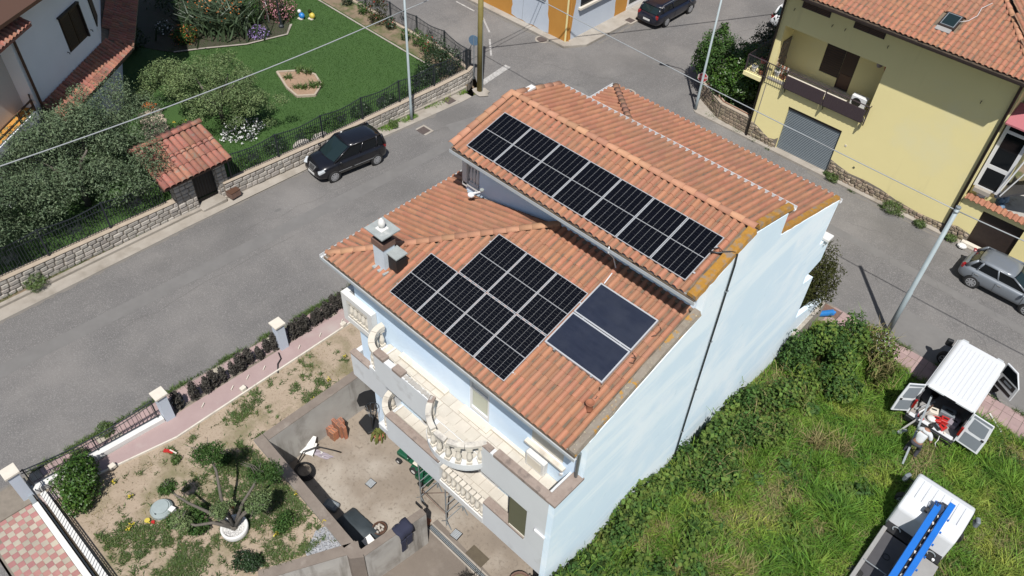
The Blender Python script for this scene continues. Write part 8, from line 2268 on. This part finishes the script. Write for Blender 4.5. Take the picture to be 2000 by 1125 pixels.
t = thing('brown_stone', 'brown stone block at the end of the channel drain', 'stone', (3.4, -6.9, CF)); MB().obox((3.38, -6.95, CF + .07), (.22, .22, .14), .3).build('block', M['terracotta'], t, bev=.02)
# dark tarp over materials in the shade, grey bag, basket, white sheet, work clothes on the wall
tp = thing('covered_pile', 'pile covered by a dark blue grey tarpaulin against the front courtyard wall', 'pile', (1.8, -8.8, CF))
tv = []; tf = []
for i in range(15):
    for j in range(9):
        u, w_ = i / 14, j / 8; h_ = .55 * math.sin(PI * min(1, max(0, u * 1.0))) ** .5 * math.sin(PI * (.12 + .78 * w_)) ** .7
        tv.append((1.05 + 1.6 * u, -9.38 + .95 * w_, CF + .02 + h_ * (0.8 + .3 * math.sin(5 * u + 3 * w_)) + .04 * rb_.random()))
for i in range(14):
    for j in range(8): tf.append((i * 9 + j, (i + 1) * 9 + j, (i + 1) * 9 + j + 1, i * 9 + j + 1))
MB().add(tv, tf).build('tarpaulin', M['tarp'], tp, smooth=True)
t = thing('grey_bag', 'grey cement bag lying in the shade left of the covered pile', 'bag', (.5, -8.95, CF)); MB().obox((.5, -8.95, CF + .12), (.55, .38, .22), .3).build('bag', M['door_grey'], t, bev=.08, seg=3); MB().obox((.5, -8.95, CF + .235), (.3, .2, .01), .3).build('label_patch', M['slab_grey'], t)
bk2 = thing('basket', 'wicker basket of rubble at the end of the covered pile', 'basket', (2.45, -8.35, CF))
MB().lathe([(.18, 0), (.25, .24), (.26, .26), (.22, .26), (.18, .12)], (2.45, -8.35, CF), 14).build('basket', M['wood'], bk2)
cb2 = MB()
for k in range(14): cb2.ball((2.45 + rb_.uniform(-.14, .14), -8.35 + rb_.uniform(-.14, .14), CF + .22), (.06, .05, .05), 6, 4)
cb2.build('rubble', M['stone'], bk2)
t = thing('white_board', 'bent white board lying on the end of the tarpaulin', 'board', (2.75, -9.0, CF + .3)); MB().obox((2.70, -9.0, CF + .52), (.36, .36, .02), Matrix.Rotation(.4, 3, 'Y')).obox((2.9, -8.9, CF + .5), (.2, .36, .02), Matrix.Rotation(-.5, 3, 'Y')).build('board', M['white_paint'], t)
cl = thing('work_clothes', 'dark navy work overall hung over the end of the concrete wall', 'clothes', (3.8, -8.3, WT))
cvs, cfs = [], []
prof = [(3.50, -.42), (3.52, -.2), (3.56, .02), (3.70, .06), (3.86, .055), (3.97, .03), (4.01, -.16), (4.03, -.36)]
for i, (xx, dz) in enumerate(prof):
    for q in range(7): cvs.append((xx + .02 * math.sin(q * 1.9 + i), -8.62 + q * .10 + .025 * math.sin(i * 1.3), WT + dz * (1 + .12 * math.sin(q * 2.1)) + .012 * math.sin(3 * q + i)))
for i in range(7):
    for q in range(6): cfs.append((i * 7 + q, (i + 1) * 7 + q, (i + 1) * 7 + q + 1, i * 7 + q + 1))
o_ = MB().add(cvs, cfs).build('overall', M['navy_cloth'], cl, smooth=True)
so_ = o_.modifiers.new('thick', 'SOLIDIFY'); so_.thickness = .025
for y0, y1, dz in ((-8.62, -8.42, -.95), (-8.38, -8.16, -.78)):
    lg_ = MB()
    for k in range(4): lg_.add([(4.045 + .012 * (k % 2), y0 + .02 * math.sin(k), WT - .3 + (dz + .3) * k / 3), (4.06, y1 + .02 * math.sin(k + 2), WT - .3 + (dz + .3) * k / 3)], [])
    lg_.f = [(2 * k, 2 * k + 1, 2 * k + 3, 2 * k + 2) for k in range(3)]; lg_.m = [0] * 3
    lo_ = lg_.build('trouser_leg', M['navy_cloth'], cl); q_ = lo_.modifiers.new('thick', 'SOLIDIFY'); q_.thickness = .04
# planter with dark plant at the bottom edge of the driveway
rpt = thing('round_planter', 'round rusty planter at the foot of the balcony by the driveway', 'planter', (7.35, -6.4, CF)); MB().lathe([(.26, 0), (.36, .4), (.38, .44), (.33, .44), (.31, .36), (0, .35)], (7.35, -6.4, CF), 18).build('bowl', M['rust_brown'], rpt)
MB().lathe([(.31, .37), (0, .38)], (7.35, -6.4, CF), 14).build('soil', M['earth'], rpt)
MB().box(7.55, 8.1, -6.6, -6.2, CF, CF + .5).build('red_box', M['terracotta'], thing('red_crate', 'dark red crate right of the round planter', 'crate', (7.8, -6.4, CF)))
for i, x in enumerate((5.9, 6.35, 6.75)):
    spiky('dark_plant', ['dark reddish plant at the bottom edge, left one of three', 'dark reddish plant at the bottom edge, middle one of three', 'dark reddish plant at the bottom edge, right one of three'][i], 'plant', x, -7.45, CF, 90, .45, .12, M['leaf_hedge'], 220 + i, 'dark plants by the driveway', w=.02)

# ------------------------------------------------------------------ the rough lot on the right: grass, brambles
def lz2(y): return lot_z(y)
lot = [(8.62, -8), (8.62, 11.1), (21, 11.1), (21, -4), (14, -8)]
def keepout(x, y):
    k = np.ones(len(x), bool)
    k &= ~((x > 13.65) & (x < 15.75) & (y > 8.7) & (y < 14))
    k &= ~((x > 15.15) & (x < 17.25) & (y > -.5) & (y < 6.1))
    return k
def dryn(x, y): return vnoise(x, y, 1.5, 41) * .6 + vnoise(x, y, .5, 42) * .4
turf('lot_grass', lot, 120000, lz2, .34, .016, M['grass'], 41, lambda x, y: keepout(x, y) * np.clip(1.15 - np.clip((dryn(x, y) - .56) * 7, 0, .85), 0, 1), 1.3, lambda x, y: .35 + 1.0 * vnoise(x, y, 1.0, 43) * vnoise(x, y, .4, 44) * 2)
turf('lot_grass_dry', lot, 42000, lz2, .26, .012, M['grass_dry'], 45, lambda x, y: keepout(x, y) * np.clip((dryn(x, y) - .47) * 4.5, .03, .9), 1.6)
turf('lot_weeds', lot, 30000, lz2, .22, .04, M['leaf_ivy'], 46, lambda x, y: keepout(x, y) * np.clip((vnoise(x, y, 1.1, 47) - .52) * 5, 0, .9), 1.3)
def thicket(name, label, pts, n, size, m, seed, zf=lz2, **k):
    t = thing(name, label, 'thicket', (pts[0][0], pts[0][1], zf(pts[0][1])))
    r = random.Random(seed); bl = []
    for (x, y, w_, h_) in pts:
        for q in range(5):
            hv_ = h_ * r.choice((.7, .9, 1.1, 1.55))
            bl.append((x + r.uniform(-w_, w_) * .6, y + r.uniform(-.5, .5), zf(y) + hv_ * r.uniform(.25, .75), w_ * r.uniform(.4, .8), r.uniform(.4, .7), h_ * r.uniform(.3, .5)))
    leaves('foliage', bl, n, size, m, t, seed=seed, aspect=1.5, shell=.3, up=.8, **k)
    sub_ = [b_ for b_ in bl if r.random() < .45]
    leaves('pale_leaves', [(b_[0], b_[1], b_[2] + .06, b_[3], b_[4], b_[5]) for b_ in sub_], n // 4, size * 1.25, M['leaf_light'], t, seed=seed + 3, aspect=1.3, shell=.75, up=1.0)
    g_ = np.random.default_rng(seed); ii = g_.integers(0, len(bl), 420); bb = np.array(bl)[ii]
    v = blade_verts(bb[:, 0] + g_.normal(0, .3, 420), bb[:, 1] + g_.normal(0, .3, 420), bb[:, 2] + bb[:, 5] * .5, g_.uniform(.2, .6, 420), np.full(420, .012), .9, seed)
    arrays_mesh('shoots', v - np.array(t.location), 4, M['grass'] if seed % 2 else M['grass_dry'], t)
    return t
thicket('bramble_thicket', 'leafy bramble thicket climbing along the foot of the tall gable', [(9.1, y, .6, 1.0 + .4 * math.sin(y * 1.7)) for y in np.arange(-7.2, 4.2, .7)], 15000, .13, M['leaf_ivy'], 231)
thicket('bramble_thicket', 'wider ivy covered thicket on the lot in front of the middle of the gable', [(9.9 + .35 * math.sin(y * 2), y, .7, .85 + .35 * math.sin(y * 2.3 + 1)) for y in np.arange(.2, 7.5, .8)], 12000, .12, M['leaf_ivy'], 232)
thicket('dark_thicket', 'tall dark green thicket between the gable and the right pole', [(9.5, 8.2, .9, 1.5), (10.2, 9.2, .9, 1.7), (10.6, 10.2, .8, 1.5), (9.3, 9.8, .7, 1.3), (11.0, 9.0, .7, 1.2), (11.4, 8.0, .6, .9), (10.4, 7.4, .7, 1.0)], 13000, .12, M['leaf_mid'], 233)
thicket('bramble_thicket', 'flowering scrub at the foot of the right pole', [(11.3, 11.2, .6, 1.3), (11.8, 10.7, .6, 1.0), (11.0, 11.6, .5, 1.0), (12.1, 10.0, .5, .8)], 5200, .10, M['leaf_brown'], 234)
for i in range(26):
    x, y = random.Random(300 + i).uniform(9.8, 14.6), random.Random(500 + i).uniform(-4.5, 8)
    spiky('tussock', 'tall grass tussock on the rough lot', 'grass', x, y, lz2(y), 170, random.Random(i).uniform(.45, .8), .17, M['grass' if i % 3 else 'grass_dry'], 320 + i, 'grass tussocks on the lot', w=.014)
for i in range(22):
    x, y = random.Random(700 + i).uniform(9.6, 14.8), random.Random(900 + i).uniform(-5, 8)
    plant('broadleaf_weed', 'broad leaved weed on the rough lot', 'weed', x, y, lz2(y), [(0, 0, .18, .3, .28, .18)], 110, .17, M['leaf_light' if i % 2 else 'leaf_mid'], 360 + i, 'broad leaved weeds on the lot', aspect=1.6, up=1.0)
thicket('bramble_thicket', 'low leafy weeds at the bottom of the lot beside the gable base', [(9.6, -5.5, .8, .6), (10.6, -4.2, .7, .5), (11.3, -2.6, .6, .5), (10.6, -1.6, .6, .5)], 6000, .14, M['leaf_ivy'], 235)
leaves('scrub_blossom', [(11.4, 11.1, lot_z(11) + .9, .6, .5, .5)], 240, .05, M['fl_white'], bpy.data.objects['bramble_thicket.002'] if 'bramble_thicket.002' in bpy.data.objects else None, seed=9)
# front garden behind the gable: clipped dark bush, blue tank, lid
plant('rear_bush', 'dense dark olive bush behind the stepped rear edge of the gable', 'bush', 7.95, 10.5, .2, [(0, 0, 2.3, .85, 1.1, 1.9), (.25, 1.0, 1.6, .65, .8, 1.3), (-.2, -.6, 2.6, .7, .8, 1.6)], 9000, .11, M['leaf_brown'], 241)
bc = thing('blue_canister', 'bright blue plastic canister leaning by the garden wall end', 'canister', (8.85, 11.75, .1))
MB().lathe([(.0, -.32), (.13, -.30), (.14, .28), (.06, .33), (.05, .38), (0, .38)], (0, 0, 0), 14).build('drum', M['blue_plastic'], bc, world=False).matrix_local = Matrix.Translation((0, 0, .22)) @ Matrix.Rotation(R(62), 4, Vector((-.5, 1, 0)))
t = thing('blue_bucket', 'small blue bucket in the weeds below the canister', 'bucket', (9.3, 11.25, .1)); MB().lathe([(.09, 0), (.12, .22), (.10, .22), (.08, .03)], (9.3, 11.25, .12), 12).build('bucket', M['blue_plastic'], t)
t = thing('access_cover', 'flat rust brown cover plate in the pavement behind the gable', 'cover', (8.95, 12.25, .07)); MB().box(8.5, 9.25, 11.95, 12.5, .05, .085).build('plate', M['rust_brown'], t); MB().box(8.46, 8.5, 11.9, 12.55, .05, .09).box(9.25, 9.29, 11.9, 12.55, .05, .09).build('frame', M['iron_cover'], t)
